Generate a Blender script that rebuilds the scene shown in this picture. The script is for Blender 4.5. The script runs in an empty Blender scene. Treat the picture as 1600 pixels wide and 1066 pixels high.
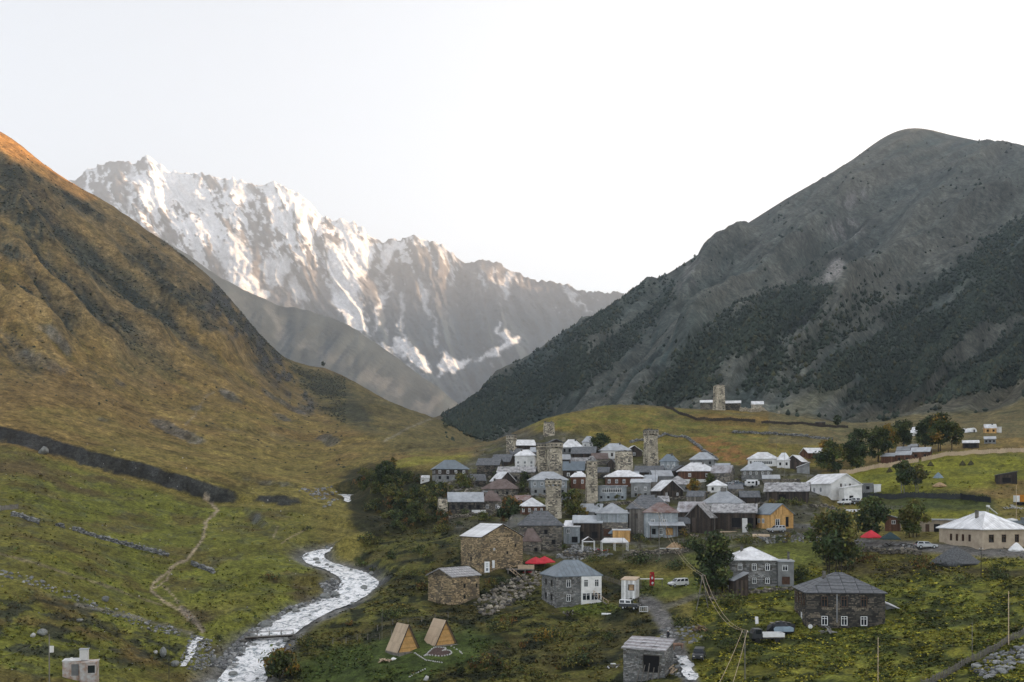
import bpy, bmesh, math, random
import numpy as np
from math import radians as R, sin, cos, tan, pi, hypot, atan2
from mathutils import Vector, Matrix

SC = bpy.context.scene
COL = SC.collection
# ---------------------------------------------------------------- camera
F, CX, CY, CZ = 1556.0, 800.0, 780.0, 62.0      # focal length, centre column and horizon row (in photo pixels), eye height in metres
cam = bpy.data.cameras.new('camera')
cam.sensor_width = 36.0
cam.lens = 36.0 * F / 1600.0
cam.shift_y = (CY - 533.0) / 1600.0        # a shift lens keeps the towers upright
cam.clip_start = 1.0
cam.clip_end = 60000.0
camo = bpy.data.objects.new('camera', cam)
camo.location = (0, 0, CZ)
camo.rotation_euler = (R(90), 0, 0)
COL.objects.link(camo)
SC.camera = camo
# ---------------------------------------------------------------- world, sun, exposure
SUN_AZ, SUN_EL = 76.0, 17.7                      # degrees clockwise from the view direction (+Y), and above the horizon
w = bpy.data.worlds.new('World')
SC.world = w
w.use_nodes = True
nt = w.node_tree
for n in list(nt.nodes):
    nt.nodes.remove(n)
sky = nt.nodes.new('ShaderNodeTexSky')
sky.sky_type = 'NISHITA'
sky.sun_disc = False
sky.sun_elevation = R(SUN_EL)
sky.sun_rotation = R(SUN_AZ)
sky.altitude = 2100
sky.air_density = 1.0
sky.dust_density = 4.0
sky.ozone_density = 1.0
hs = nt.nodes.new('ShaderNodeHueSaturation')
hs.inputs['Saturation'].default_value = 0.22
bg = nt.nodes.new('ShaderNodeBackground')
bg.inputs['Strength'].default_value = 0.15
out = nt.nodes.new('ShaderNodeOutputWorld')
nt.links.new(sky.outputs[0], hs.inputs['Color'])
nt.links.new(hs.outputs[0], bg.inputs['Color'])
nt.links.new(bg.outputs[0], out.inputs['Surface'])
sl = bpy.data.lights.new('sun', 'SUN')
sl.energy = 5.0
sl.angle = R(0.5)
sl.color = (1.0, 0.62, 0.31)
so = bpy.data.objects.new('sun', sl)
sd = Vector((sin(R(SUN_AZ)) * cos(R(SUN_EL)), cos(R(SUN_AZ)) * cos(R(SUN_EL)), sin(R(SUN_EL))))
so.rotation_euler = sd.to_track_quat('Z', 'Y').to_euler()
COL.objects.link(so)
vs = SC.view_settings
vs.view_transform = 'Standard'
vs.look = 'None'
vs.gamma = 1.0
vs.use_curve_mapping = False
vs.exposure = 1.62
SC.cycles.use_denoising = True
SC.cycles.denoising_prefilter = 'NONE'
SC.cycles.max_bounces = 4
SC.cycles.volume_bounces = 0
SC.cycles.transparent_max_bounces = 8
SC.cycles.use_adaptive_sampling = False
SC.cycles.sampling_pattern = 'BLUE_NOISE'
# ---------------------------------------------------------------- noise
def _hash(ix, iy, seed):
    h = (ix.astype(np.int64) * 374761393 + iy.astype(np.int64) * 668265263 + seed * 974634777) & 0xffffffff
    h = ((h ^ (h >> 13)) * 1274126177) & 0xffffffff
    return ((h ^ (h >> 16)) & 0xffffff) / float(0xffffff)

def vnoise(x, y, seed=0):
    x = np.asarray(x, float); y = np.asarray(y, float)
    ix = np.floor(x); iy = np.floor(y)
    fx = x - ix; fy = y - iy
    fx = fx * fx * (3 - 2 * fx); fy = fy * fy * (3 - 2 * fy)
    a = _hash(ix, iy, seed); b = _hash(ix + 1, iy, seed)
    c = _hash(ix, iy + 1, seed); d = _hash(ix + 1, iy + 1, seed)
    return (a * (1 - fx) + b * fx) * (1 - fy) + (c * (1 - fx) + d * fx) * fy

def fbm(x, y, seed=0, octv=5, gain=0.5):
    s = 0; a = 1.0; t = 0
    for i in range(octv):
        s = s + a * vnoise(x, y, seed + i * 17)
        t += a; a *= gain; x = x * 2.03 + 3.1; y = y * 2.03 + 1.7
    return s / t

def ridged(x, y, seed=0, octv=5, gain=0.5):
    s = 0; a = 1.0; t = 0
    for i in range(octv):
        s = s + a * (1 - np.abs(2 * vnoise(x, y, seed + i * 13) - 1))
        t += a; a *= gain; x = x * 2.07 + 5.3; y = y * 2.07 + 9.1
    return s / t

def sstep(a, b, x):
    t = np.clip((x - a) / (b - a), 0, 1)
    return t * t * (3 - 2 * t)

def inpoly(px, py, poly):
    r = np.zeros(np.shape(px), bool)
    n = len(poly)
    for i in range(n):
        x0, y0 = poly[i]; x1, y1 = poly[(i + 1) % n]
        if y0 == y1: continue
        c = ((y0 > py) != (y1 > py)) & (px < (x1 - x0) * (py - y0) / (y1 - y0) + x0)
        r ^= c
    return r

def polydist(px, py, pl, closed=False):
    """distance to a polyline, and the run along it (0..number of segments)"""
    best = np.full(np.shape(px), 1e18); run = np.zeros(np.shape(px)); side = np.zeros(np.shape(px))
    seg = list(zip(pl[:-1], pl[1:])) + ([(pl[-1], pl[0])] if closed else [])
    for i, (a, b) in enumerate(seg):
        dx, dy = b[0] - a[0], b[1] - a[1]
        L2 = dx * dx + dy * dy + 1e-9
        t = np.clip(((px - a[0]) * dx + (py - a[1]) * dy) / L2, 0, 1)
        qx = px - (a[0] + t * dx); qy = py - (a[1] + t * dy)
        d = qx * qx + qy * qy
        m = d < best
        best = np.where(m, d, best); run = np.where(m, i + t, run)
        side = np.where(m, np.sign(dx * qy - dy * qx), side)
    return np.sqrt(best), run, side

def softpoly(px, py, poly, soft):
    """1 inside a polygon, fading over SOFT at its edge"""
    d, _, _ = polydist(px, py, poly, True)
    s = np.where(inpoly(px, py, poly), d, -d)
    return sstep(-soft, soft, s)

# ---------------------------------------------------------------- terrain: one height field Z(X, Y)
# surveyed ground points: at bearing u (photo column), a list of (row, distance in metres)
SURVEY = {
 -500: [(1150,100),(900,170),(700,330),(560,460),(350,620),(150,820),(60,1000),(230,1600),(400,3500)],
 -200: [(1100,120),(930,170),(740,300),(600,420),(450,560),(330,700),(150,860),(230,1300),(430,2200),(480,3600)],
 0: [(1066,140),(960,170),(870,205),(790,262),(730,300),(690,333),(668,348),(600,425),(533,490),(430,590),(330,690),(212,830),(300,1100),(450,1800),(520,3600)],
 130: [(1066,150),(960,185),(880,220),(800,280),(722,335),(700,350),(640,430),(560,530),(450,650),(380,770),(298,900),(400,1150),(520,2000),(545,3600)],
 250: [(1066,165),(985,195),(900,235),(820,290),(755,335),(730,352),(680,440),(600,570),(500,700),(377,930),(450,1150),(545,2000),(550,3600)],
 360: [(1066,174),(1000,196),(930,225),(860,265),(785,335),(762,352),(700,450),(640,570),(560,720),(468,960),(540,1200),(565,2000)],
 430: [(1066,178),(985,203),(900,245),(830,295),(794,335),(772,352),(720,455),(650,620),(590,790),(548,960),(570,1300),(575,2000)],
 490: [(1066,176),(950,219),(870,272),(840,292),(798,336),(770,362),(735,440),(690,540),(650,700),(620,800),(570,1000),(592,1250),(585,2000)],
 545: [(1066,170),(930,232),(905,246),(857,286),(806,342),(790,353),(745,410),(720,450),(680,560),(640,720),(594,980),(612,1200),(590,2000)],
 600: [(1066,165),(1000,190),(920,230),(865,262),(840,282),(828,312),(800,342),(772,350),(723,400),(714,440),(690,540),(660,680),(622,920),(655,1200),(672,2000),(672,3200)],
 650: [(1066,165),(1000,186),(930,225),(870,256),(835,285),(812,318),(790,336),(745,365),(720,392),(704,450),(680,580),(645,830),(665,1200),(676,2000),(676,3200)],
 690: [(1066,165),(1010,180),(940,220),(900,238),(860,260),(810,305),(780,330),(752,345),(730,380),(708,440),(690,560),(660,780),(672,1000),(656,1500),(676,2200),(676,3200)],
 760: [(1066,165),(1010,183),(945,216),(895,236),(850,260),(800,308),(770,335),(740,360),(712,400),(694,500),(706,720),(640,1300),(612,1560),(625,2300)],
 860: [(1066,163),(1000,188),(945,213),(900,238),(860,260),(830,288),(806,308),(770,335),(742,352),(715,375),(690,395),(674,408),(656,440),(690,600),(620,1100),(560,1670),(600,2400)],
 960: [(1066,158),(1000,184),(960,203),(910,230),(870,250),(840,268),(800,308),(770,335),(737,354),(712,378),(690,402),(652,450),(633,482),(672,640),(600,1050),(540,1480),(478,1820),(520,2600)],
 1060: [(1066,150),(1010,168),(960,193),(915,218),(870,245),(838,263),(800,298),(770,325),(740,350),(715,378),(690,402),(660,440),(640,482),(667,640),(600,980),(520,1450),(426,1900),(470,2700)],
 1180: [(1066,140),(1000,165),(960,183),(925,203),(880,228),(840,250),(826,260),(790,292),(750,328),(728,352),(700,388),(665,450),(641,492),(660,620),(580,980),(480,1450),(348,2050),(420,3000)],
 1300: [(1066,132),(981,172),(930,195),(880,218),(840,246),(800,282),(770,312),(735,345),(700,392),(665,470),(662,560),(600,860),(500,1330),(400,1740),(277,2240),(360,3300)],
 1420: [(1066,130),(980,168),(930,185),(880,208),(850,230),(800,278),(760,312),(725,350),(690,415),(666,500),(656,600),(600,830),(500,1230),(400,1640),(300,2050),(208,2380),(300,3400)],
 1540: [(1066,126),(1000,150),(930,178),(880,203),(850,222),(800,270),(760,306),(715,352),(678,430),(655,560),(600,770),(500,1100),(400,1480),(300,1880),(233,2320),(300,3400)],
 1640: [(1066,120),(1000,145),(930,172),(880,198),(850,218),(800,264),(760,300),(710,352),(680,420),(640,570),(600,720),(500,1020),(400,1380),(300,1800),(243,2280),(300,3400)],
 1900: [(1120,112),(900,190),(750,300),(670,470),(600,640),(500,900),(400,1200),(300,1600),(130,2180),(300,3300)],  # ridge out of frame, raised to block the sun
}
pts = [(u, math.log(d), v) for u, l in SURVEY.items() for v, d in l]
pts += [(u, math.log(d), v) for u, v, d in ((1800,95,2440),(1900,90,2300),(1560,233,2330),(1605,243,2330),(1650,243,2340),(1360,241,2330),(1385,222,2360),(1400,211,2370),(1436,208,2375),(1462,216,2370),(1486,227,2350),(1512,226,2340),  # first two points: unseen summit put there to keep sun off the mountain
        (1240,310,2140),(1120,383,1970),(1030,440,1860),(1000,455,1840),(920,512,1750),(800,589,1600),(730,628,1540),
        (1340,262,2300),(60,250,860),(180,325,915),(300,408,945),(395,508,960),(450,570,990))]
for u in (-2200, -1200):
    for d in (60, 200, 500, 900, 1600, 3000):
        z = -25 + max(0, (d - 170)) * 0.42
        pts.append((u, math.log(d), CY - min(z, 450) * F / d))
for u in (2300, 2716, 3653, 5079, 7218):        # the range runs on beyond the frame
    for X, Z in ((80, -26), (300, 25), (700, 270), (1150, 590), (1650, 960), (2500, 500)):
        d = X * F / (u - CX)
        if d < 3600: pts.append((u, math.log(d), CY - Z * F / d))
for u in (0, 130, 250, 360, 490, 690, 860, 1060, 1300, 1540, 1900, -500):   # the slope under the camera
    pts.append((u, math.log(70), CY + 20 * F / 70))
    pts.append((u, math.log(26), CY + 9 * F / 26))
pts = np.array(pts)
KU, KL, C2 = 1 / 250.0, 2.3, 0.10

def _coord(u, L):
    uu = np.asarray(u, float)
    uu = np.where(uu > 1700, 1700 + (uu - 1700) * 0.35, np.where(uu < -100, -100 + (uu + 100) * 0.5, uu))
    return uu * KU, np.asarray(L) * KL

pu, pl_ = _coord(pts[:, 0], pts[:, 1])
A = np.sqrt((pu[:, None] - pu[None]) ** 2 + (pl_[:, None] - pl_[None]) ** 2 + C2)
np.fill_diagonal(A, A.diagonal() - 0.012)
vmean = pts[:, 2].mean()
Wt = np.linalg.solve(A, pts[:, 2] - vmean)

gu = np.concatenate([np.linspace(-2200, -520, 30), np.linspace(-480, -40, 45), np.arange(-36, 1640, 3.2),
                     np.linspace(1650, 2300, 50), np.linspace(2350, 7300, 45)])
gL = np.concatenate([np.linspace(math.log(26), math.log(110), 50, endpoint=False), np.arange(math.log(110), math.log(420), 0.0052),
                     np.arange(math.log(420), math.log(3300), 0.0064)])
NU, NL = len(gu), len(gL)
GU, GL = np.meshgrid(gu, gL)
cu, cl = _coord(gu, gL[0])[0], gL * KL
GV = np.full(GU.shape, vmean)
for (a, b, wgt) in zip(pu, pl_, Wt):
    GV += wgt * np.sqrt(((cu - a) ** 2)[None, :] + ((cl - b) ** 2)[:, None] + C2)
GD = np.exp(GL)
GX = (GU - CX) / F * GD
GY = GD
GZ = CZ - (GV - CY) / F * GD

def _gridpos(u, D):
    iu = np.interp(u, gu, np.arange(NU)); il = np.interp(np.log(D), gL, np.arange(NL))
    return iu, il

def sample(G, u, D):
    iu, il = _gridpos(u, D)
    i0 = np.clip(np.floor(iu).astype(int), 0, NU - 2); j0 = np.clip(np.floor(il).astype(int), 0, NL - 2)
    a = iu - i0; b = il - j0
    return (G[j0, i0] * (1 - a) + G[j0, i0 + 1] * a) * (1 - b) + (G[j0 + 1, i0] * (1 - a) + G[j0 + 1, i0 + 1] * a) * b

def ground_z(X, Y):
    Y = max(Y, 26.5)
    return float(sample(GZ, CX + X / Y * F, np.array(float(Y))))

def hit(u, v, far=3200):
    """distance at which the line of sight through (u, v) first meets the ground"""
    i = min(max(int(np.searchsorted(gu, u)) - 1, 0), NU - 2)
    a = (u - gu[i]) / (gu[i + 1] - gu[i])
    vz = CY + (CZ - (GZ[:, i] * (1 - a) + GZ[:, i + 1] * a)) * F / GD[:, 0]
    k = np.nonzero((vz[1:] <= v) & (vz[:-1] > v))[0]
    if not len(k):
        k = [int(np.argmin(np.abs(vz - v)))]
        return float(GD[k[0], 0])
    k = int(k[0])
    t = (vz[k] - v) / (vz[k] - vz[k + 1])
    return float(math.exp(gL[k] * (1 - t) + gL[k + 1] * t))

def at(u, v, D=None):
    D = D or hit(u, v)
    return Vector(((u - CX) / F * D, D, CZ - (v - CY) / F * D))

def on(u, D):
    X = (u - CX) / F * D
    return Vector((X, D, ground_z(X, D)))

# river bed
RIVER = [(358,1100,160,7),(378,1066,177,6.8),(400,1030,187,6.2),(424,997,199,6.2),(474,960,216,7),(517,945,226,7.6),(548,928,236,7.4),(562,908,245,7.5),(540,893,254,6.5),(500,880,266,5),(490,868,274,4),(510,860,281,4),(545,854,290,4),(590,840,303,4),(626,826,315,4),(622,815,327,4.5),(585,806,340,5),(560,796,350,5),(545,786,360,4.5),(540,770,385,4.5)]
def catmull(P, n=8):
    P = [np.array(p, float) for p in P]
    P = [2 * P[0] - P[1]] + P + [2 * P[-1] - P[-2]]
    o = []
    for i in range(1, len(P) - 2):
        for k in range(n):
            t = k / n
            o.append(0.5 * (2 * P[i] + (P[i + 1] - P[i - 1]) * t + (2 * P[i - 1] - 5 * P[i] + 4 * P[i + 1] - P[i + 2]) * t * t + (3 * P[i] - P[i - 1] - 3 * P[i + 1] + P[i + 2]) * t ** 3))
    o.append(P[-2])
    return o
rv = catmull([((u - CX) / F * d, d, CZ - (v - CY) / F * d, wd) for u, v, d, wd in RIVER])
zlast = 0
rz = np.minimum.accumulate(np.array([p[2] for p in rv])[::-1])[::-1]
rz = np.convolve(np.pad(rz, 5, 'edge'), np.ones(11) / 11, 'valid')
river_xy = [(p[0], p[1]) for p in rv]
sub = (GD < 420) & (GU > 200) & (GU < 760)
dR, runR, _ = polydist(GX[sub], GY[sub], river_xy)
wR = np.interp(runR, np.arange(len(rv)), [p[3] for p in rv])
zR = np.interp(runR, np.arange(len(rv)), rz)
bank_noise = (fbm(GX[sub] / 9, GY[sub] / 9, 5, 3) - 0.5) * 5
k = sstep(wR * 0.52, wR * 0.52 + 7, dR + bank_noise * 0.6)
low = zR - 0.7 + 0.55 * sstep(0, wR * 0.6, dR)
Zs = GZ[sub]
far_k = 1 - sstep(12, 24, dR)
GZ[sub] = (low * (1 - k) + np.maximum(Zs, zR + 0.5) * k) * far_k + Zs * (1 - far_k)
RIV = np.full(GZ.shape, 1e3); RIV[sub] = dR - wR * 0.5 + bank_noise

# terraces, banks and gullies: a step of H metres along a line, fading over DEC metres to each side
BANKMASK = np.zeros(GZ.shape)
GROUND0 = GZ.copy()
def bank(line, H, wd, dec, mask=1.0, ends=12.0, rough=1.5):
    xy = []
    for p in line:
        D = p[2] if len(p) > 2 else hit(p[0], p[1])
        xy.append(((p[0] - CX) / F * D, D))
    xs = [p[0] for p in xy]; ys = [p[1] for p in xy]
    m = (GX > min(xs) - dec * 3) & (GX < max(xs) + dec * 3) & (GY > min(ys) - dec * 3) & (GY < max(ys) + dec * 3)
    if not m.any(): return
    x, y = GX[m], GY[m]
    d, run, side = polydist(x, y, xy)
    n = len(xy) - 1
    L = np.concatenate([[0], np.cumsum([hypot(xy[i + 1][0] - xy[i][0], xy[i + 1][1] - xy[i][1]) for i in range(n)])])
    s = np.interp(run, np.arange(n + 1), L)
    fade = sstep(0, ends, s) * sstep(0, ends, L[-1] - s)
    t = d * side + (fbm(x / 7, y / 7, 31, 3) - 0.5) * rough * 2
    hh = H * fade * (0.75 + 0.5 * vnoise(s / 25, s * 0, 7))
    prof = np.tanh(t / (wd * 0.5)) * np.exp(-np.abs(t) / dec) * 0.5
    GZ[m] += hh * prof
    BANKMASK[m] = np.maximum(BANKMASK[m], mask * fade * np.exp(-(t / (wd * 0.75)) ** 4))

# lines run left to right, the ground beyond them is the higher
bank([(-420,600,341),(-60,664,341),(0,680,341),(60,690,341),(130,706,341),(200,728,341),(300,760,342),(380,778,342),(425,787,342)], 6.2, 4.0, 30, 1.0, 26, 1.6)
bank([(370,776,342),(440,790,342),(500,801,342)], 3.2, 2.6, 20, .9, 14, 1.4)
bank([(340,735),(380,745),(430,758),(490,772)], 2.4, 2.6, 16, .5)
bank([(350,796),(385,800),(405,815),(420,830)], 3.0, 2.6, 14, .5)
bank([(215,650),(250,662),(290,682),(325,696)], 4.2, 6, 30, .8)
bank([(128,641),(155,652),(178,665)], 2.6, 5, 25, .6)
bank([(45,515),(75,532),(110,556),(130,568)], 5, 7, 40, .7)
bank([(0,530),(40,548),(80,572),(130,600)], 5, 8, 45, .45)
bank([(160,580),(180,592),(215,615)], 4, 6, 35, .6)
bank([(225,585),(245,600),(262,606)], 3.2, 6, 30, .5)
bank([(285,625),(310,636),(330,644)], 3, 5, 30, .6)
bank([(340,605),(365,625),(395,640)], 5, 7, 40, .7)
bank([(400,610),(425,622),(460,640),(475,650)], 4.5, 7, 40, .7)
bank([(415,640),(440,652),(455,662)], 3.6, 6, 30, .7)
bank([(495,678),(510,686),(530,696)], 4, 5, 25, .7)
bank([(310,664),(360,668),(420,676),(500,682)], 3, 9, 40, .3)
bank([(0,812),(20,818),(60,826)], 1.2, 2, 12, .5)
bank([(590,735,372),(640,760,352),(690,790,330),(760,815,300)], -4, 7, 14, .4)
bank([(1130,775),(1200,777),(1260,790),(1320,772)], 2.2, 3, 12, .5)
bank([(1340,770),(1420,770),(1500,772),(1560,790)], 3.2, 3, 16, .7)
bank([(940,868),(1000,880),(1070,886)], 3.0, 5, 14, .5)
bank([(870,962),(930,965),(1000,975)], 2.4, 4, 14, .4)
bank([(1250,862),(1330,868),(1400,866),(1480,880)], 2.0, 4, 14, .5)
bank([(1400,690),(1480,688),(1560,690)], 2, 5, 16, .3)
bank([(1100,955),(1150,968),(1180,990)], 2.5, 4, 12, .5)
for ln, hh in (([(985,690),(1040,676),(1120,672),(1220,678),(1300,684)], 1.8), ([(1020,640),(1060,655),(1120,660),(1240,664),(1290,668)], 2.0),
               ([(880,680),(930,668),(990,662)], 2.5), ([(1030,700),(1060,708),(1110,722)], 1.5)):
    bank(ln, hh, 4, 18, .5)

# relief
q1 = (GV - 0.95 * GU) + 40 * (fbm(GU / 170, GV / 170, 3, 3) - 0.5)         # runs along the fall lines of the western slope
up = sstep(380, 560, GD) * (1 - sstep(560, 640, GU - (GD - 700) * 0.12)) * (GD < 1500)
up *= sstep(640, 480, GV + 0.0 * GU)
rib = ridged(q1 / 75, (GU + GV) / 700, 11, 4, 0.5)
rib2 = ridged(q1 / 26, (GU + GV) / 260, 23, 4, 0.55)
def crest_of(lo, hi):
    m = (gL > math.log(lo)) & (gL < math.log(hi))
    return np.convolve(np.pad(gL[m][GV[m].argmin(0)], 6, 'edge'), np.ones(13) / 13, 'valid')
def crest_fade(Lc, wd, keep):
    t = (Lc[None] - GL) / wd
    return keep + (1 - keep) * np.where(t > 0, 1 - np.exp(-t * t), 0)
crest_k = crest_fade(crest_of(600, 1500), .13, .06)
GZ += up * crest_k * ((rib - 0.55) * 24 + (rib2 - 0.55) * 10)
base_d = np.interp(GU, [480, 600, 690, 760, 860, 960, 1060, 1180, 1300, 1420, 1640, 7300], [3400, 1250, 860, 700, 610, 630, 640, 620, 560, 560, 560, 300])
mt = sstep(0.0, 0.45, np.log(GD / base_d))
q2 = (GV + 0.72 * GU) + 60 * (fbm(GU / 220, GV / 220, 8, 3) - 0.5)        # fall lines of the eastern mountain
mrib = ridged(q2 / 115, (GU - GV) / 900, 41, 4, 0.5)
mrib2 = ridged(q2 / 40, (GU - GV) / 240, 47, 5, 0.6)
infr = sstep(690, 800, GU)
mck = crest_fade(crest_of(1250, 3000), .11, .02)
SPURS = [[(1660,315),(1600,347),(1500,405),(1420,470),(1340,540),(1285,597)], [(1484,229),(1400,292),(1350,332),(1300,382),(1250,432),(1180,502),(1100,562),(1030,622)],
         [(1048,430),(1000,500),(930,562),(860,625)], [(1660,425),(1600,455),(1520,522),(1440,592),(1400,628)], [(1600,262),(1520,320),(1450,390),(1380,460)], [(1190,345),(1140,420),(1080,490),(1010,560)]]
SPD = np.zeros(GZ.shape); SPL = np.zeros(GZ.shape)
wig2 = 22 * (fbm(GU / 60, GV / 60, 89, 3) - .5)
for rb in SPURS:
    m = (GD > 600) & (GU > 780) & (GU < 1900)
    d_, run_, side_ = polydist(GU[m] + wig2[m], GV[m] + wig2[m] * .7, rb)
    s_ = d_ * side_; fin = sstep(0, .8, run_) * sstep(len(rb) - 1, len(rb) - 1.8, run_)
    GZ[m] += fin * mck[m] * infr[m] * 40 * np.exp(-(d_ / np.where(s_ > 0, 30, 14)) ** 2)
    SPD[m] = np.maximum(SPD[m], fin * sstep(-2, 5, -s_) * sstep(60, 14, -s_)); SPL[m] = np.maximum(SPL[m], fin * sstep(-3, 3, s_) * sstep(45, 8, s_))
GZ += infr * mt * mck * ((mrib - 0.55) * 130 + (mrib2 - 0.5) * 36)
GZ += infr * mt * (fbm(GX / 30, GY / 30, 77, 4) - 0.5) * 7 * mck
RIBS = [[(0,251),(60,293),(115,356),(210,436),(320,536),(380,571)], [(0,321),(50,366),(125,436),(215,506),(280,556)], [(160,331),(225,391),(300,461),(360,526),(400,560)],
        [(0,386),(65,436),(150,516),(215,566)], [(250,376),(320,436),(390,510),(440,566)], [(0,455),(60,500),(130,560)]]
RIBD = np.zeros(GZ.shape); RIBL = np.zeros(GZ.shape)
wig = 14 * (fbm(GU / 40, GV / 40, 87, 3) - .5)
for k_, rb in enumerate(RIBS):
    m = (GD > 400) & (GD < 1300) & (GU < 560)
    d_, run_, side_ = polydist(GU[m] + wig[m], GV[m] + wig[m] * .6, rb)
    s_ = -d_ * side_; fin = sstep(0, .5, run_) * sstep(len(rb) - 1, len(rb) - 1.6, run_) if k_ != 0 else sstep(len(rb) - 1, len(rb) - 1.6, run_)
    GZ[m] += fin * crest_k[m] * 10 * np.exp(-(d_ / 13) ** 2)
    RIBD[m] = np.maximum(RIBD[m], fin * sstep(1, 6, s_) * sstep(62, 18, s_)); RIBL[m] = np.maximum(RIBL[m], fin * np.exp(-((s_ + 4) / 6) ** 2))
wk = up * crest_k
GZ += wk * ((fbm(GX / 18, GY / 18, 81, 4) - .5) * 5 + (fbm(GX / 5, GY / 5, 83, 3) - .5) * 2)
mound = [((u - CX) / F * d, d) for u, v, d in ((540,868,276),(575,856,284),(610,845,292),(655,832,304))]
dM, _, _ = polydist(GX, GY, mound)
GZ += 3.6 * np.exp(-(dM / 4.5) ** 2) * sstep(1.5, 4, RIV)
valley = (1 - mt * infr)
rk = sstep(2, 8, RIV)
GZ += valley * rk * ((fbm(GX / 16, GY / 16, 51, 3) - 0.5) * 1.5 + (fbm(GX / 3.2, GY / 3.2, 57, 3) - 0.5) * 0.9)
GZ += valley * sstep(300, 500, GD) * (fbm(GX / 60, GY / 60, 59, 4) - 0.5) * 8 * (GU < 760)
GZ += valley * rk * BANKMASK * (fbm(GX / 1.4, GY / 2.5, 61, 3) - 0.5) * 1.4
# ---------------------------------------------------------------- materials
def _nodes(name):
    m = bpy.data.materials.new(name); m.use_nodes = True
    t = m.node_tree
    return m, t, t.nodes['Principled BSDF']

def mat(name, col, rough=0.9, metal=0.0, amt=0.25, scale=1.5, col2=None, stretch=(1, 1, 1), bump=0.0, spec=0.3, coord='Object', emit=None, detail=5.0):
    """a colour mottled by noise between COL and COL2 (default: a darker COL)"""
    m, t, b = _nodes(name)
    L = t.links.new
    tc = t.nodes.new('ShaderNodeTexCoord'); mp = t.nodes.new('ShaderNodeMapping')
    mp.inputs['Scale'].default_value = stretch
    L(tc.outputs[coord], mp.inputs[0])
    nz = t.nodes.new('ShaderNodeTexNoise')
    nz.inputs['Scale'].default_value = scale; nz.inputs['Detail'].default_value = detail; nz.inputs['Roughness'].default_value = 0.65
    L(mp.outputs[0], nz.inputs['Vector'])
    rp = t.nodes.new('ShaderNodeValToRGB')
    c2 = col2 or tuple(c * (1 - amt) ** 2 for c in col)
    c1 = tuple(min(1, c * (1 + amt * 0.5)) for c in col)
    rp.color_ramp.elements[0].position = 0.35; rp.color_ramp.elements[0].color = (*c2, 1)
    rp.color_ramp.elements[1].position = 0.65; rp.color_ramp.elements[1].color = (*c1, 1)
    L(nz.outputs['Fac'], rp.inputs[0])
    oi = t.nodes.new('ShaderNodeObjectInfo')
    mr = t.nodes.new('ShaderNodeMapRange'); mr.inputs[3].default_value = 0.86; mr.inputs[4].default_value = 1.12
    L(oi.outputs['Random'], mr.inputs[0])
    mx = t.nodes.new('ShaderNodeMixRGB'); mx.blend_type = 'MULTIPLY'; mx.inputs[0].default_value = 1
    L(rp.outputs[0], mx.inputs[1]); L(mr.outputs[0], mx.inputs[2])
    L(mx.outputs[0], b.inputs['Base Color'])
    b.inputs['Roughness'].default_value = rough; b.inputs['Metallic'].default_value = metal
    b.inputs['Specular IOR Level'].default_value = spec
    if bump:
        bp = t.nodes.new('ShaderNodeBump'); bp.inputs['Strength'].default_value = 0.6; bp.inputs['Distance'].default_value = bump
        L(nz.outputs['Fac'], bp.inputs['Height']); L(bp.outputs[0], b.inputs['Normal'])
    return m

def attr_mat(name, s1=0.35, s2=0.06, amt=0.45, bump=0.25, rough=0.95, stretch=(1, 1, 1), fine=0.0):
    """colour from the painted attribute, broken up by two scales of noise"""
    m, t, b = _nodes(name)
    L = t.links.new
    at_ = t.nodes.new('ShaderNodeAttribute'); at_.attribute_name = 'Col'
    g = t.nodes.new('ShaderNodeNewGeometry')
    mp = t.nodes.new('ShaderNodeMapping'); mp.inputs['Scale'].default_value = stretch
    L(g.outputs['Position'], mp.inputs[0])
    last = at_.outputs['Color']
    n0 = None
    for i, (s, a) in enumerate(((s1, amt), (s2, amt * 0.7), (s1 * 3.3, fine))):
        nz = t.nodes.new('ShaderNodeTexNoise'); nz.inputs['Scale'].default_value = s; nz.inputs['Detail'].default_value = 6; nz.inputs['Roughness'].default_value = 0.7
        L(mp.outputs[0], nz.inputs['Vector'])
        mr = t.nodes.new('ShaderNodeMapRange'); mr.inputs[1].default_value = 0.3; mr.inputs[2].default_value = 0.7
        mr.inputs[3].default_value = 1 - a; mr.inputs[4].default_value = 1 + a
        L(nz.outputs['Fac'], mr.inputs[0])
        mx = t.nodes.new('ShaderNodeMixRGB'); mx.blend_type = 'MULTIPLY'; mx.inputs[0].default_value = 1
        L(last, mx.inputs[1]); L(mr.outputs[0], mx.inputs[2]); last = mx.outputs[0]
        n0 = n0 or nz
    L(last, b.inputs['Base Color'])
    b.inputs['Roughness'].default_value = rough; b.inputs['Specular IOR Level'].default_value = 0.1
    bp = t.nodes.new('ShaderNodeBump'); bp.inputs['Strength'].default_value = 0.7; bp.inputs['Distance'].default_value = bump
    L(n0.outputs['Fac'], bp.inputs['Height']); L(bp.outputs[0], b.inputs['Normal'])
    return m

def np_mesh(name, verts, quads, material, col=None, smooth=True, tris=False):
    me = bpy.data.meshes.new(name)
    k = 3 if tris else 4
    n, nf = len(verts), len(quads)
    me.vertices.add(n); me.vertices.foreach_set('co', np.ascontiguousarray(verts, np.float32).ravel())
    me.loops.add(nf * k); me.loops.foreach_set('vertex_index', np.ascontiguousarray(quads, np.int32).ravel())
    me.polygons.add(nf); me.polygons.foreach_set('loop_start', np.arange(0, nf * k, k, dtype=np.int32))
    me.polygons.foreach_set('use_smooth', np.full(nf, smooth))
    if col is not None:
        a = me.color_attributes.new('Col', 'FLOAT_COLOR', 'POINT')
        a.data.foreach_set('color', np.ascontiguousarray(np.concatenate([np.clip(col, 0, 1), np.ones((n, 1))], 1), np.float32).ravel())
    me.update(calc_edges=True)
    me.materials.append(material)
    return me

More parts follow.
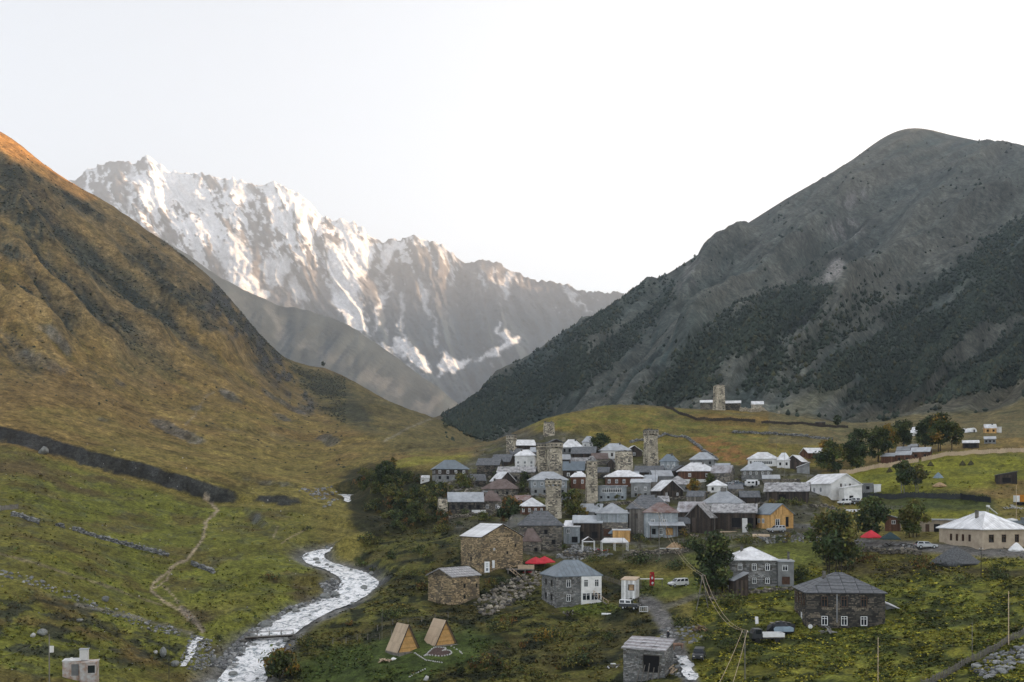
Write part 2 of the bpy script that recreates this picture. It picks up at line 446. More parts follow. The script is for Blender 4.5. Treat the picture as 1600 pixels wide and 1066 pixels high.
def link(name, me, kind=None, parent=None, label=None, cat=None, group=None):
    o = bpy.data.objects.new(name, me); COL.objects.link(o)
    if parent: o.parent = parent
    if kind: o['kind'] = kind
    if label: o['label'] = label
    if cat: o['category'] = cat
    if group: o['group'] = group
    return o

# ---------------------------------------------------------------- colour of the ground (albedo)
U, D = GU, GD
V = CY + (CZ - GZ) * F / GD
C = np.zeros(GZ.shape + (3,))
def c3(*a): return np.array(a, float)
def wpoly(poly, soft, amp=10):
    return softpoly(U + (fbm(GX / 14, GY / 14, 131, 4) - .5) * 4 * amp, V + (fbm(GX / 14, GY / 14, 137, 4) - .5) * 2.4 * amp, poly, soft)
def paint(mask, col):
    C[:] = C * (1 - mask[..., None]) + np.asarray(col, float) * mask[..., None]
nA = fbm(GX / 40, GY / 40, 101, 5); nB = fbm(GX / 11, GY / 11, 103, 5); nC = fbm(GX / 3.0, GY / 3.0, 107, 4); nD = fbm(GX / 130, GY / 130, 109, 4)
GOLD, OLIVE, GREEN, BROWN, DARK, ROCK = c3(.185,.128,.046), c3(.150,.128,.034), c3(.122,.136,.022), c3(.12,.075,.032), c3(.028,.032,.022), c3(.075,.075,.072)
EARTH = c3(.024,.026,.028)
# western slope: gold high up, olive lower, green by the river
h = sstep(560, 800, V + (nA - .5) * 160 - (U - 200) * 0.05)
C[:] = GOLD * (1 - h[..., None]) + OLIVE * h[..., None]
hi = sstep(470, 300, V - 0.55 * (U - 100) + (nD - .5) * 200)
paint(hi * .85 * (D > 400), c3(.098,.078,.044))
paint(sstep(.5, .68, nB) * .5, OLIVE * .75)
paint(sstep(.52, .7, nA) * .5 * (V < 780), c3(.16,.095,.04))
# dark juniper and slate between the ribs, with the gullies' shade painted in
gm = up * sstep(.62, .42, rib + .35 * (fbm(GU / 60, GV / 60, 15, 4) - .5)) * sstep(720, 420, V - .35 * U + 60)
JUN_SHADE = c3(.034,.042,.038)
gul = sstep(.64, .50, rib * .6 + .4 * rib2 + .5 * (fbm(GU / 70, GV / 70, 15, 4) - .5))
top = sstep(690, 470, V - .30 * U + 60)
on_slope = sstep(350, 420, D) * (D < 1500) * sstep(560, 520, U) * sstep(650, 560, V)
paint(np.clip(on_slope * gul * (.10 + .45 * top), 0, .8), JUN_SHADE * 1.3)
paint(np.clip(RIBD * (.35 + .6 * sstep(.36, .56, fbm(GU / 20, GV / 20, 145, 4))) * sstep(640, 540, V - .1 * U), 0, .92), JUN_SHADE)  # far side of each rib: scrub and shade in one tone
paint(np.clip(RIBL * .7, 0, 1), c3(.215,.150,.065))  # lit side of the ribs painted golden
paint(on_slope * sstep(.55, .44, rib2) * .6 * sstep(.40, .6, fbm(GU / 60, GV / 60, 19, 4)), c3(.05,.05,.042))
paint(on_slope * sstep(.70, .84, rib) * .6, c3(.215,.150,.065))
for poly, a in (([(-10,232),(40,262),(120,300),(160,335),(166,352),(120,335),(70,305),(-10,268)], .9), ([(-10,285),(35,305),(70,335),(92,372),(80,388),(40,368),(-10,330)], .9),
                ([(-10,345),(35,385),(52,412),(25,412),(-10,390)], .9), ([(185,352),(250,405),(330,478),(350,520),(318,518),(245,450),(200,400)], .85),
                ([(90,345),(150,385),(215,455),(260,500),(220,485),(150,425),(105,380)], .6), ([(55,330),(110,365),(180,430),(175,445),(110,400)], .5), ([(250,420),(330,495),(300,500),(265,470)], .6),
                ([(335,440),(395,500),(440,560),(420,560),(370,510),(330,470)], .6), ([(120,455),(170,490),(160,500),(115,475)], .45), ([(180,490),(205,510),(190,512)], .5)):
    m = softpoly(U + 26 * (fbm(GU / 16, GV / 16, 141, 4) - .5), V + 26 * (fbm(GU / 16, GV / 16, 143, 4) - .5), poly, 6) * (D > 400) * (D < 1500)
    paint(m * a * (.55 + .45 * sstep(.35, .55, fbm(GU / 12, GV / 12, 147, 3))), JUN_SHADE * .9)
streak = ridged(q1 / 11, (GU + GV) / 160, 151, 3, .6)
paint(on_slope * sstep(.66, .8, streak) * .35, c3(.20,.145,.065)); paint(on_slope * sstep(.52, .42, streak) * .4, c3(.06,.055,.035))
rockface = softpoly(U, V, [(330,420),(400,500),(470,570),(500,640),(480,650),(430,600),(380,545),(320,480)], 14) * (D < 1100) * (D > 400)
paint(rockface * sstep(.42, .6, fbm(U / 9, V / 14, 21, 4)), ROCK * .75)
# sub-ridge at the valley mouth
m = softpoly(U, V, [(440,555),(540,590),(690,655),(765,690),(640,715),(520,655),(470,600)], 8) * (D > 420) * (D < 1300)
paint(m * .6, c3(.10,.09,.035))
m = softpoly(U, V, [(455,575),(530,590),(575,640),(590,672),(560,668),(500,640)], 10) * (D > 420) * (D < 1300)
paint(m * sstep(.35, .6, nA + .1) * .85, c3(.034,.038,.026))
# lower western meadow
m = sstep(336, 326, D) * sstep(520, 470, U - (V - 830) * .5) * (U > -600)
paint(m * .85, GREEN * .4 + OLIVE * .45)
paint(m * sstep(.48, .62, nA) * .6, GREEN)
paint(m * sstep(.52, .66, nB) * .65, c3(.10,.075,.028))
paint(m * sstep(.58, .68, nC) * .5, DARK * 1.6)
m = wpoly( [(-20,700),(120,730),(230,755),(260,775),(120,770),(-20,745)], 9) * (D < 330)
paint(m * .6 * sstep(.35, .55, nB), c3(.085,.058,.03))
m = wpoly( [(-20,940),(60,930),(150,950),(240,990),(290,1010),(260,1050),(180,1040),(60,1030),(-20,1010)], 10) * (D < 330)
paint(m * sstep(.40, .62, nB) * .65, c3(.10,.068,.028))
paint(m * sstep(.5, .62, nC) * .8, DARK)
m = wpoly( [(330,905),(400,900),(470,915),(490,935),(400,980),(300,1000),(280,950)], 9) * (D < 330)
paint(m * sstep(.4, .6, nB) * .8, c3(.07,.055,.025))
# banks: slate and earth
slate = EARTH * (0.15 + 1.1 * nC[..., None] + .9 * vnoise(GX / 1.9, GY / 3, 171)[..., None])
big = (GD < 347) & (GD > 325)
paint((GU < 560) * big * sstep(.25, .5, BANKMASK + .3 * (nC - .5)) * .93, slate)
paint((GU < 560) * ~big * sstep(.2, .6, BANKMASK + .4 * (nC - .5)) * .6, slate * 2.6)
crest_sunlight = softpoly(U, V, [(-20,180),(0,200),(60,242),(140,296),(152,312),(128,312),(60,272),(0,234),(-20,222)], 5) * (D > 700) * (D < 1100)
paint(crest_sunlight * .9, c3(.34,.185,.062))  # low sunlight along the western crest painted into the ground colour
paint(np.clip(BANKMASK * (GU >= 560) * .75, 0, 1), c3(.035,.036,.02))
# ravine and village bank
m = wpoly( [(545,728),(600,722),(660,735),(690,755),(700,800),(760,830),(700,860),(640,870),(560,840),(545,790),(530,760)], 9) * (D < 440)
paint(m * .95, c3(.024,.026,.013))
paint(m * sstep(.5, .62, nC) * .5, c3(.055,.045,.018))
m = wpoly( [(600,722),(690,705),(770,712),(760,722),(690,728),(620,732)], 6) * (D > 380) * (D < 520)
paint(m * .9, c3(.17,.16,.03))
# eastern bank below the village
m = wpoly( [(560,850),(700,825),(840,880),(960,880),(1060,950),(1080,1080),(400,1080),(420,1010),(520,960),(575,915)], 9) * (D < 330)
paint(m, c3(.055,.052,.018))
paint(m * sstep(.42, .56, nB) * .8, c3(.095,.095,.022))
paint(m * sstep(.52, .66, nC) * .5, c3(.085,.07,.024))
paint(m * sstep(.5, .38, nC) * .9, c3(.018,.022,.012))
m = wpoly( [(520,1010),(640,990),(740,985),(790,1000),(720,1040),(660,1066),(470,1075),(470,1040)], 9) * (D < 330)
paint(m * .9, c3(.05,.072,.018))
# village ground: earth, weeds and gravel
m = wpoly( [(690,745),(760,700),(860,668),(960,690),(1060,705),(1180,712),(1290,715),(1290,760),(1280,840),(1060,880),(960,870),(840,870),(720,850),(680,800)], 9) * (D < 460) * (D > 235)
paint(m, c3(.062,.06,.036))
paint(m * sstep(.46, .6, nB) * .8, c3(.085,.082,.025))
paint(m * sstep(.55, .7, nC) * .6, c3(.12,.115,.105))
# meadows east of the track
m = wpoly( [(1090,905),(1180,890),(1260,880),(1400,875),(1700,870),(1700,1100),(1060,1100),(1085,1010)], 9) * (D < 330) * (U > 1000)
m = np.maximum(m, (U > 1640) * (D < 230))
paint(m, c3(.175,.18,.026))
paint(m * sstep(.46, .6, nB) * .7, c3(.215,.19,.025))
paint(m * sstep(.52, .42, nC) * .9, c3(.034,.044,.014))
paint(m * sstep(.56, .7, nA) * .5, c3(.05,.06,.016))
m = wpoly( [(1250,870),(1340,860),(1460,880),(1600,890),(1640,880),(1640,905),(1500,905),(1330,905)], 9) * (D < 330) * (U > 1000)
paint(m * .7 * sstep(.35, .6, nB + .1), c3(.06,.045,.022))
m = wpoly( [(1060,880),(1130,905),(1280,880),(1290,845),(1200,850),(1080,860)], 9) * (D < 330) * (D > 180)
paint(m * .85, c3(.085,.1,.02))
for poly in ([(1285,758),(1340,735),(1420,718),(1480,712),(1640,705),(1640,745),(1560,760),(1420,772),(1330,778)],
             [(1340,800),(1420,780),(1540,785),(1560,805),(1480,822),(1420,825)]):
    m = wpoly( poly, 8) * (D < 420) * (D > 200)
    paint(m, c3(.155,.155,.02))
    paint(m * sstep(.5, .66, nB) * .6, c3(.09,.1,.022))
m = wpoly( [(1340,772),(1480,770),(1560,778),(1560,800),(1420,792),(1340,795)], 6) * (D < 420) * (D > 200)
paint(m * .8, c3(.035,.05,.018))
# terraced fields on the knoll behind the village
m = wpoly( [(820,668),(880,640),(1000,632),(1120,640),(1230,652),(1300,662),(1300,735),(1160,722),(1040,712),(930,690)], 8) * (D < 640) * (D > 330)
paint(m, c3(.15,.125,.028))
paint(m * sstep(.45, .6, nB) * .8, c3(.115,.12,.026))
paint(m * sstep(.52, .64, nC) * .5, c3(.17,.105,.035))
m = wpoly( [(1080,684),(1125,680),(1150,692),(1180,712),(1150,722),(1110,712)], 4) * (D < 640) * (D > 330)
paint(m * .85 * sstep(.3, .5, nC), c3(.20,.10,.035))
m = wpoly( [(1060,645),(1110,643),(1220,652),(1200,662),(1100,660)], 5) * (D < 640) * (D > 330)
paint(m * .7, c3(.19,.115,.035))
paint(np.clip(BANKMASK * (GU >= 820) * (D > 370) * .8, 0, 1), c3(.05,.05,.035))
# foot of the eastern mountain
m = (U > 1200) * (D > 400) * sstep(.30, .12, mt) * (V < 720) * (V > 590)
paint(m * .9, c3(.135,.112,.05)); paint(m * sstep(.5, .65, nB) * .5, c3(.08,.085,.04))
# eastern mountain
mm = infr * sstep(.05, .22, mt)
paint(mm, c3(.054,.074,.070))
paint(mm * sstep(.45, .62, nD) * .6, c3(.066,.080,.070))
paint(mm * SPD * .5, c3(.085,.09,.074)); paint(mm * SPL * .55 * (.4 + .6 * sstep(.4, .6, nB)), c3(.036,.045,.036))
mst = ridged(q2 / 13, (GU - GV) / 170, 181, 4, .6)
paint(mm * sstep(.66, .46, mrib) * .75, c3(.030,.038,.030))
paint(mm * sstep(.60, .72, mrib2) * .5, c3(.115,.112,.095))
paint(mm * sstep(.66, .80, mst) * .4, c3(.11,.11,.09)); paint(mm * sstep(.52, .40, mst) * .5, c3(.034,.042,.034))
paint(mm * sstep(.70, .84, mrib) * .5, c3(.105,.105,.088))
paint(mm * softpoly(U, V, [(1180,660),(1300,590),(1330,600),(1250,660)], 10) * .6, c3(.12,.115,.07))
paint(mm * softpoly(U, V, [(1330,655),(1420,625),(1640,560),(1640,640),(1400,668)], 14) * .5, c3(.115,.095,.055))
paint(mm * softpoly(U, V, [(1295,412),(1312,400),(1320,415),(1313,432),(1290,443),(1283,448)], 4), c3(.24,.23,.215))
paint(mm * softpoly(U, V, [(1290,352),(1330,340),(1353,365),(1345,378),(1300,375)], 5) * sstep(.45, .58, nB), c3(.21,.205,.195))
paint(mm * softpoly(U, V, [(1055,445),(1075,412),(1095,405),(1100,440),(1062,455)], 6) * sstep(.42, .58, nB), c3(.15,.15,.14))
paint(mm * softpoly(U, V, [(1300,318),(1345,290),(1360,310),(1320,330)], 6) * sstep(.5, .62, nB), c3(.17,.165,.155))
WOODS = [[(1600,345),(1660,340),(1660,560),(1560,600),(1440,622),(1330,625),(1285,600),(1290,575),(1330,540),(1380,500),(1430,460),(1500,410)],
         [(690,650),(760,612),(850,548),(960,478),(1040,440),(1050,470),(1000,530),(930,580),(860,635),(800,668),(760,690)],
         [(1000,620),(1060,560),(1120,500),(1200,455),(1260,440),(1290,450),(1280,480),(1210,540),(1240,570),(1190,600),(1120,600),(1060,630)],
         [(1240,470),(1270,425),(1295,405),(1262,455)], [(1180,620),(1280,500),(1400,420),(1420,430),(1330,520),(1240,610)]]
WDENS = [1.0, .8, .9, .6, .35]
def wood_density(u, v):
    p = np.zeros(np.shape(u))
    du = 34 * (fbm(u / 26, v / 26, 401, 4) - .5); dv = 34 * (fbm(u / 26, v / 26, 405, 4) - .5)
    for poly, a in zip(WOODS, WDENS): p = np.maximum(p, a * softpoly(u + du, v + dv, poly, 14))
    return p * sstep(.36, .56, fbm((v + .72 * u) / 30, (u - v) / 140, 411, 4) + .06)
mw = (U > 680) & (U < 1670) & (D > 600)
wd_ = np.zeros(U.shape); wd_[mw] = wood_density(U[mw], V[mw])
paint(np.clip(wd_ * 1.1, 0, .9) * (mm > .3), c3(.040,.050,.036))
# river banks: gravel
g = (GD < 300) * sstep(5.5, 1.0, RIV + 3 * (nC - .5))
left_bar = softpoly(U, V, [(430,965),(470,945),(560,930),(560,915),(520,905),(500,912),(515,935),(450,950),(390,985),(330,1040),(370,1050)], 8)
g = np.maximum(g * .8, left_bar * (D < 330))
paint(np.clip(g, 0, 1), c3(.14,.14,.145) * (0.5 + 1.0 * nC[..., None]))
# paths
def path(line, wpx, col, rough=3.0, k=.95, Dm=420):
    d, _, _ = polydist(U + (nB - .5) * rough * 2, V + (nC - .5) * rough, line)
    paint(sstep(wpx, wpx * .45, d) * k * (D < Dm), col)
SAND = c3(.29,.235,.16)
path([(319,778),(330,786),(340,797),(322,815),(316,840),(305,860),(292,876),(276,880),(258,898),(240,910),(236,922),(255,940),(283,955),(300,970)], 2.7, SAND)
path([(276,880),(268,888),(262,905),(240,920)], 1.6, SAND)
path([(255,915),(272,932),(283,955)], 1.5, SAND)
path([(0,865),(60,882),(130,904),(190,925),(250,945)], 2.6, c3(.17,.14,.09), k=.75)
path([(283,950),(305,970),(316,985)], 6, c3(.19,.16,.12))
path([(120,945),(200,962),(260,978),(300,990)], 4, c3(.17,.155,.13), k=.7)
path([(440,848),(462,835),(480,825)], 1.5, SAND, k=.6); path([(425,842),(435,822)], 1.5, SAND, k=.5)
path([(290,664),(303,650),(322,618),(335,612)], 2, c3(.2,.17,.12), k=.6, Dm=900)
path([(600,690),(640,668),(672,655)], 2.2, c3(.2,.18,.13), k=.6, Dm=1200)
GRAV = c3(.135,.13,.125)
path([(1010,938),(1028,955),(1040,975),(1052,1000),(1068,1030),(1085,1080)], 17, GRAV, rough=6)
path([(1035,950),(1065,940),(1090,930),(1140,925)], 6, c3(.15,.14,.11), k=.8)
path([(1330,846),(1400,852),(1480,858),(1600,866)], 10, c3(.13,.125,.12), rough=5)
path([(1240,822),(1280,822),(1300,815)], 5, c3(.12,.12,.118), k=.8)
path([(1090,845),(1180,832),(1240,830)], 5, c3(.12,.115,.1), k=.7)
paint(softpoly(U, V, [(870,945),(940,940),(975,950),(930,962),(880,958)], 5) * (D < 330) * .9, c3(.095,.115,.022))
paint(softpoly(U, V, [(1000,905),(1090,900),(1100,925),(1050,935),(1000,930)], 6) * (D < 330) * .8, c3(.09,.11,.022))
C *= (0.8 + 0.4 * nC[..., None]) 
C *= (1 + .02 * (D < 420) * (U > 560))[..., None]
C *= (.72 + .56 * fbm(U / 7, V / 4.5, 161, 2)[..., None]) * (.85 + .3 * vnoise(U / 3.3, V / 2.4, 163)[..., None])

# ---------------------------------------------------------------- terrain meshes
idx = np.arange(NU * NL).reshape(NL, NU)
quads = np.stack([idx[:-1, :-1], idx[:-1, 1:], idx[1:, 1:], idx[1:, :-1]], -1).reshape(-1, 4)
fu = GU[:-1, :-1].ravel(); fd = GD[:-1, :-1].ravel()
is_mtn = (fd > np.interp(fu, gu, np.interp(gu, [-2200, 599, 600, 690, 760, 860, 960, 1060, 1180, 1300, 1420, 1640, 7300], [1e5, 1e5, 1300, 880, 715, 615, 640, 645, 625, 570, 570, 570, 300])))
is_hill = (~is_mtn) & (fd > 345) & (fu < np.interp(fd, [345, 400, 520, 700, 1400], [545, 560, 800, 800, 800]))
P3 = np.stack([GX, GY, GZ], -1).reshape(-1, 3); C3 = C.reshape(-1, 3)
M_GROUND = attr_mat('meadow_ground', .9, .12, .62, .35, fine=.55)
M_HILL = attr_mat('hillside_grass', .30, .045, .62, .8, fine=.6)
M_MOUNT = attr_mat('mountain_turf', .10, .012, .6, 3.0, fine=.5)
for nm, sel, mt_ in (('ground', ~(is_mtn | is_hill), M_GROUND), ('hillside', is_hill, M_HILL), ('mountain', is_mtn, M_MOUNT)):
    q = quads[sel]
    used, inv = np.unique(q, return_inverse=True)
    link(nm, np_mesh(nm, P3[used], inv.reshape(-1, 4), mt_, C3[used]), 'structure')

# ---------------------------------------------------------------- river water
def water_mat():
    m, t, b = _nodes('river_water'); L = t.links.new
    g = t.nodes.new('ShaderNodeNewGeometry')
    n1 = t.nodes.new('ShaderNodeTexNoise'); n1.inputs['Scale'].default_value = .55; n1.inputs['Detail'].default_value = 8; n1.inputs['Roughness'].default_value = .75; n1.inputs['Distortion'].default_value = .8
    L(g.outputs['Position'], n1.inputs['Vector'])
    rp = t.nodes.new('ShaderNodeValToRGB')
    e = rp.color_ramp.elements
    e[0].position = .41; e[0].color = (.15, .19, .21, 1); e[1].position = .52; e[1].color = (.88, .88, .89, 1)
    L(n1.outputs['Fac'], rp.inputs[0]); L(rp.outputs[0], b.inputs['Base Color'])
    b.inputs['Roughness'].default_value = .25
    bp = t.nodes.new('ShaderNodeBump'); bp.inputs['Strength'].default_value = .8; bp.inputs['Distance'].default_value = .4
    L(n1.outputs['Fac'], bp.inputs['Height']); L(bp.outputs[0], b.inputs['Normal'])
    return m
M_WATER = water_mat()
def ribbon(line, zs, widths, n=9, rough=.35, seed=3):
    """a water surface NC columns wide that follows a line"""
    P = np.array([(p[0], p[1]) for p in line]); T = np.gradient(P, axis=0); T /= np.linalg.norm(T, axis=1)[:, None] + 1e-9
    N = np.stack([-T[:, 1], T[:, 0]], 1)
    s = np.linspace(-1, 1, n)
    XY = P[:, None] + N[:, None] * (s[None, :, None] * np.asarray(widths)[:, None, None])
    Z = np.asarray(zs)[:, None] + (fbm(XY[..., 0] / 1.3, XY[..., 1] / 1.3, seed, 3) - .5) * rough + (fbm(XY[..., 0] / 5, XY[..., 1] / 5, seed + 5, 3) - .5) * rough
    i = np.arange(len(P) * n).reshape(len(P), n)
    q = np.stack([i[:-1, :-1], i[:-1, 1:], i[1:, 1:], i[1:, :-1]], -1).reshape(-1, 4)
    return np.concatenate([XY, Z[..., None]], -1).reshape(-1, 3), q
rvd = [np.array([np.interp(t, np.arange(len(rv)), [p[k] for p in rv]) for k in range(4)]) for t in np.arange(0, len(rv) - 1, .2)]
rzd = np.interp(np.arange(0, len(rv) - 1, .2), np.arange(len(rv)), rz)
vv, qq = ribbon(rvd, rzd + .1, [p[3] * .5 + .9 for p in rvd], 25)
link('river', np_mesh('river', vv, qq, M_WATER), 'structure')

# ---------------------------------------------------------------- snow mountain and its range, far grey ridge
def sheet(name, us, crest, dcrest, foot, dfoot, nrow, disp, colour, material):
    t = np.linspace(0, 1, nrow)
    UU, TT = np.meshgrid(us, t)
    vc = np.interp(us, [p[0] for p in crest], [p[1] for p in crest])[None]
    dc = np.interp(us, [p[0] for p in dcrest], [p[1] for p in dcrest])[None]
    vf = np.interp(us, [p[0] for p in foot], [p[1] for p in foot])[None]
    df = np.interp(us, [p[0] for p in dfoot], [p[1] for p in dfoot])[None]
    z0 = (CY - vc) / F * dc; z1 = (CY - vf) / F * df
    DD = dc + (df - dc) * TT
    ZZ = z0 + (z1 - z0) * (TT ** .9)
    VV = CY - ZZ * F / DD
    dY, dZ, extra = disp(UU, VV, TT)
    X = (UU - CX) / F * DD; Y = DD + dY; Z = CZ + ZZ + dZ
    # a back slope, so that the mountain is a solid mass
    Xb = X[0]; back = [np.stack([Xb * (1 + .12 * k), Y[0] + 1200 * k, np.maximum(Z[0] * (1 - .5 * k), 150)], -1) for k in (1.0, 2.0)]
    V3 = np.concatenate([back[1][None], back[0][None], np.stack([X, Y, Z], -1)], 0)
    Cc = colour(UU, VV, TT, extra, X, Y, Z)
    Cc = np.concatenate([Cc[:1], Cc[:1], Cc], 0)
    nr = nrow + 2; n = len(us)
    i = np.arange(nr * n).reshape(nr, n)
    q = np.stack([i[:-1, :-1], i[1:, :-1], i[1:, 1:], i[:-1, 1:]], -1).reshape(-1, 4)
    return link(name, np_mesh(name, V3.reshape(-1, 3), q, material, Cc.reshape(-1, 3)), 'structure')

CREST = [(-300,300),(-100,330),(40,310),(100,292),(128,275),(150,263),(172,256),(190,252),(200,254),(207,259),(218,251),(232,247),(243,252),(252,262),(268,270),(290,274),(315,273),(330,277),(345,283),(368,280),(395,292),(412,291),(430,287),(442,292),(455,298),(480,312),(500,336),(520,345),(540,346),(555,351),(570,360),(580,371),(600,381),(612,375),(625,376),(648,370),(660,374),(668,381),(690,385),(705,396),(716,406),(728,413),(752,408),(780,415),(800,424),(815,432),(830,440),(850,441),(870,446),(885,445),(900,452),(920,457),(940,459),(985,462),(1050,470),(1130,410),(1250,330),(1373,264),(1500,252),(1700,252),(2000,230),(2500,160),(3200,60)]  # beyond the visible skyline: unseen massif shaped to shade the lower snow face
def snow_disp(u, v, t):
    wv = 70 * (fbm(u / 130, v / 130, 201, 4) - .5)
    q = u - .42 * (v - 250) + wv
    r1 = ridged(q / 88, v / 520, 203, 3, .5)
    r2 = ridged(q / 25 + .3, v / 150, 207, 5, .58)
    q3 = u - .7 * v + 18 * (fbm(u / 40, v / 40, 209, 3) - .5)
    r3 = .5 * ridged(q3 / 9, v / 45, 211, 4, .6) + .5 * ridged(u / 10, v / 12, 215, 4, .6)
    k = sstep(0, .10, t)
    d = (r1 - .5) * 330 * k + (r2 - .5) * 190 * (.25 + .75 * k) + (r3 - .5) * 105 * (.3 + .7 * k)
    z = (r3[:] - .5) * 50 * (1 - k) + (fbm(u / 7, v * 0, 213, 3) - .5) * 60 * np.exp(-t / .02) * (u < 1000)
    return -d, z, (r1, r2, r3)
GLAC = [([(520,395),(560,375),(585,385),(572,430),(562,470),(576,500),(580,522),(555,525),(540,500),(524,478),(514,440)], 1.0),
        ([(345,395),(375,372),(400,400),(395,430),(420,460),(418,476),(395,466),(370,450),(352,420)], .9),
        ([(418,408),(445,402),(455,420),(448,432),(440,448),(425,450),(412,432)], .8),
        ([(285,275),(315,280),(318,330),(308,340),(296,310)], .75),
        ([(352,285),(395,297),(400,320),(380,322),(362,305)], .8), ([(420,322),(450,335),(462,352),(448,370),(428,350)], .8),
        ([(450,298),(475,315),(490,345),(470,350),(455,325)], .8), ([(455,430),(482,455),(480,470),(462,462),(470,500),(480,505),(472,488),(452,455)], .6),
        ([(600,385),(625,378),(612,410),(604,425),(596,410)], .85), ([(204,262),(212,275),(222,310),(218,345),(212,345),(216,305),(204,280)], .9),
        ([(620,530),(632,525),(648,545),(668,560),(672,585),(655,578),(635,560),(605,545)], .95), ([(690,560),(702,548),(712,562),(735,560),(738,566),(700,585),(685,592)], .95),
        ([(778,505),(784,520),(800,528),(815,533),(800,545),(775,560),(740,566),(760,555),(792,540),(775,520)], .95),
        ([(590,470),(604,460),(608,440),(612,462),(597,480),(592,520),(588,520)], .7), ([(625,460),(632,462),(630,520),(625,520)], .55), ([(680,490),(684,540),(680,540),(677,495)], .6),
        ([(655,430),(668,462),(672,494),(666,490),(660,470),(650,440)], .6), ([(745,420),(755,440),(765,455),(755,452)], .7), ([(795,425),(803,425),(795,465),(788,468)], .8), ([(880,450),(895,458),(925,488),(912,482)], .7),
        ([(560,525),(620,565),(668,600),(640,575),(600,545)], .7)]
def snow_col(u, v, t, ex, X, Y, Z):
    r1, r2, r3 = ex
    n = fbm(u / 24, v / 34, 221, 5); n2 = fbm(u / 6, v / 8, 227, 4)
    line = np.interp(u, [100, 300, 500, 600, 700, 800, 1000], [430, 455, 440, 425, 420, 435, 460])
    hi = sstep(line + 60, line - 90, v)
    n3 = ridged((u - .42 * v) / 9, v / 40, 229, 3, .6)
    s = .42 * (1 - r2) + .46 * (1 - r3) + .22 * n + .34 * n2 + .34 * (1 - n3) - .04 - .13 * sstep(300, 190, u)
    snow = sstep(.735, .77, s + .19 * hi - .16 * (1 - hi) - .03)
    snow = np.maximum(snow * (.25 + .75 * hi), 0)
    for poly, a in GLAC:
        uu = u + 22 * (fbm(u / 10, v / 10, 231, 4) - .5); v2 = v + 22 * (fbm(u / 10, v / 10, 235, 4) - .5)
        snow = np.maximum(snow, a * softpoly(uu, v2, poly, 3.0) * (.72 + .4 * n2))
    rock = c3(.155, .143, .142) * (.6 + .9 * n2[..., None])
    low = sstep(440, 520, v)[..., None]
    rock = rock * (1 - low) + c3(.034, .060, .088) * (.7 + .6 * n2[..., None]) * low  # lower rock tinted with the blue of shade and haze
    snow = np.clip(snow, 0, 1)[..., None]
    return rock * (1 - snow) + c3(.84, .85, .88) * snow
M_SNOW = attr_mat('snow_and_rock', .02, .003, .22, 8.0, rough=.85, fine=.2)
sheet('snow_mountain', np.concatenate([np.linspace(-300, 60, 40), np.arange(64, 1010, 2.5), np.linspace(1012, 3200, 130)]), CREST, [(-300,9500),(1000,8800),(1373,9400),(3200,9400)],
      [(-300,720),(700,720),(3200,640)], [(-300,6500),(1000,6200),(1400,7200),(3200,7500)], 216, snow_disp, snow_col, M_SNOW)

def ridge_disp(u, v, t):
    q = v - .62 * u + 40 * (fbm(u / 90, v / 90, 301, 3) - .5)
    r1 = ridged((u + .75 * v) / 60 + 0 * q, (u - v) / 500, 303, 4, .5); r2 = ridged((u + .8 * v) / 16, (u - v) / 160, 307, 4, .55)
    k = sstep(0, .15, t)
    return -((r1 - .5) * 70 * k + (r2 - .5) * 22 * k), (fbm(u / 20, u * 0, 309, 3) - .5) * 20 + 0 * v, (r1, r2)
def ridge_col(u, v, t, ex, X, Y, Z):
    r1, r2 = ex
    n = fbm(u / 20, v / 20, 311, 5)
    c = c3(.050, .062, .066) * (.6 + .8 * n[..., None])
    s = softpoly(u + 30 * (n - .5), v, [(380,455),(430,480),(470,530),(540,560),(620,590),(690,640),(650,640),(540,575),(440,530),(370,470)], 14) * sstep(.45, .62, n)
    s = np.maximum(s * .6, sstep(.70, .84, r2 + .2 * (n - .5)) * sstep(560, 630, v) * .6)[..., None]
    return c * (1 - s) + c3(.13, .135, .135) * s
M_RIDGE = attr_mat('grey_turf', .03, .006, .3, 5.0)
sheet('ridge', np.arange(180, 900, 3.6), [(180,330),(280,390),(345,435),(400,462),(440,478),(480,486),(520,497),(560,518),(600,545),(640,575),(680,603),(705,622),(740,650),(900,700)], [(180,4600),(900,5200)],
      [(180,680),(900,705)], [(180,3600),(900,4300)], 150, ridge_disp, ridge_col, M_RIDGE)

# valley floor beyond, out to the foot of the far range
me = bpy.data.meshes.new('valley_floor')
me.from_pydata([(-9000, 3000, 240), (9000, 3000, 240), (14000, 13000, 800), (-14000, 13000, 800)], [], [(0, 1, 2, 3)])
M_FAR = mat('far_turf', (.07, .075, .055), coord='Object', scale=.01)
me.materials.append(M_FAR); link('terrain', me, 'structure')

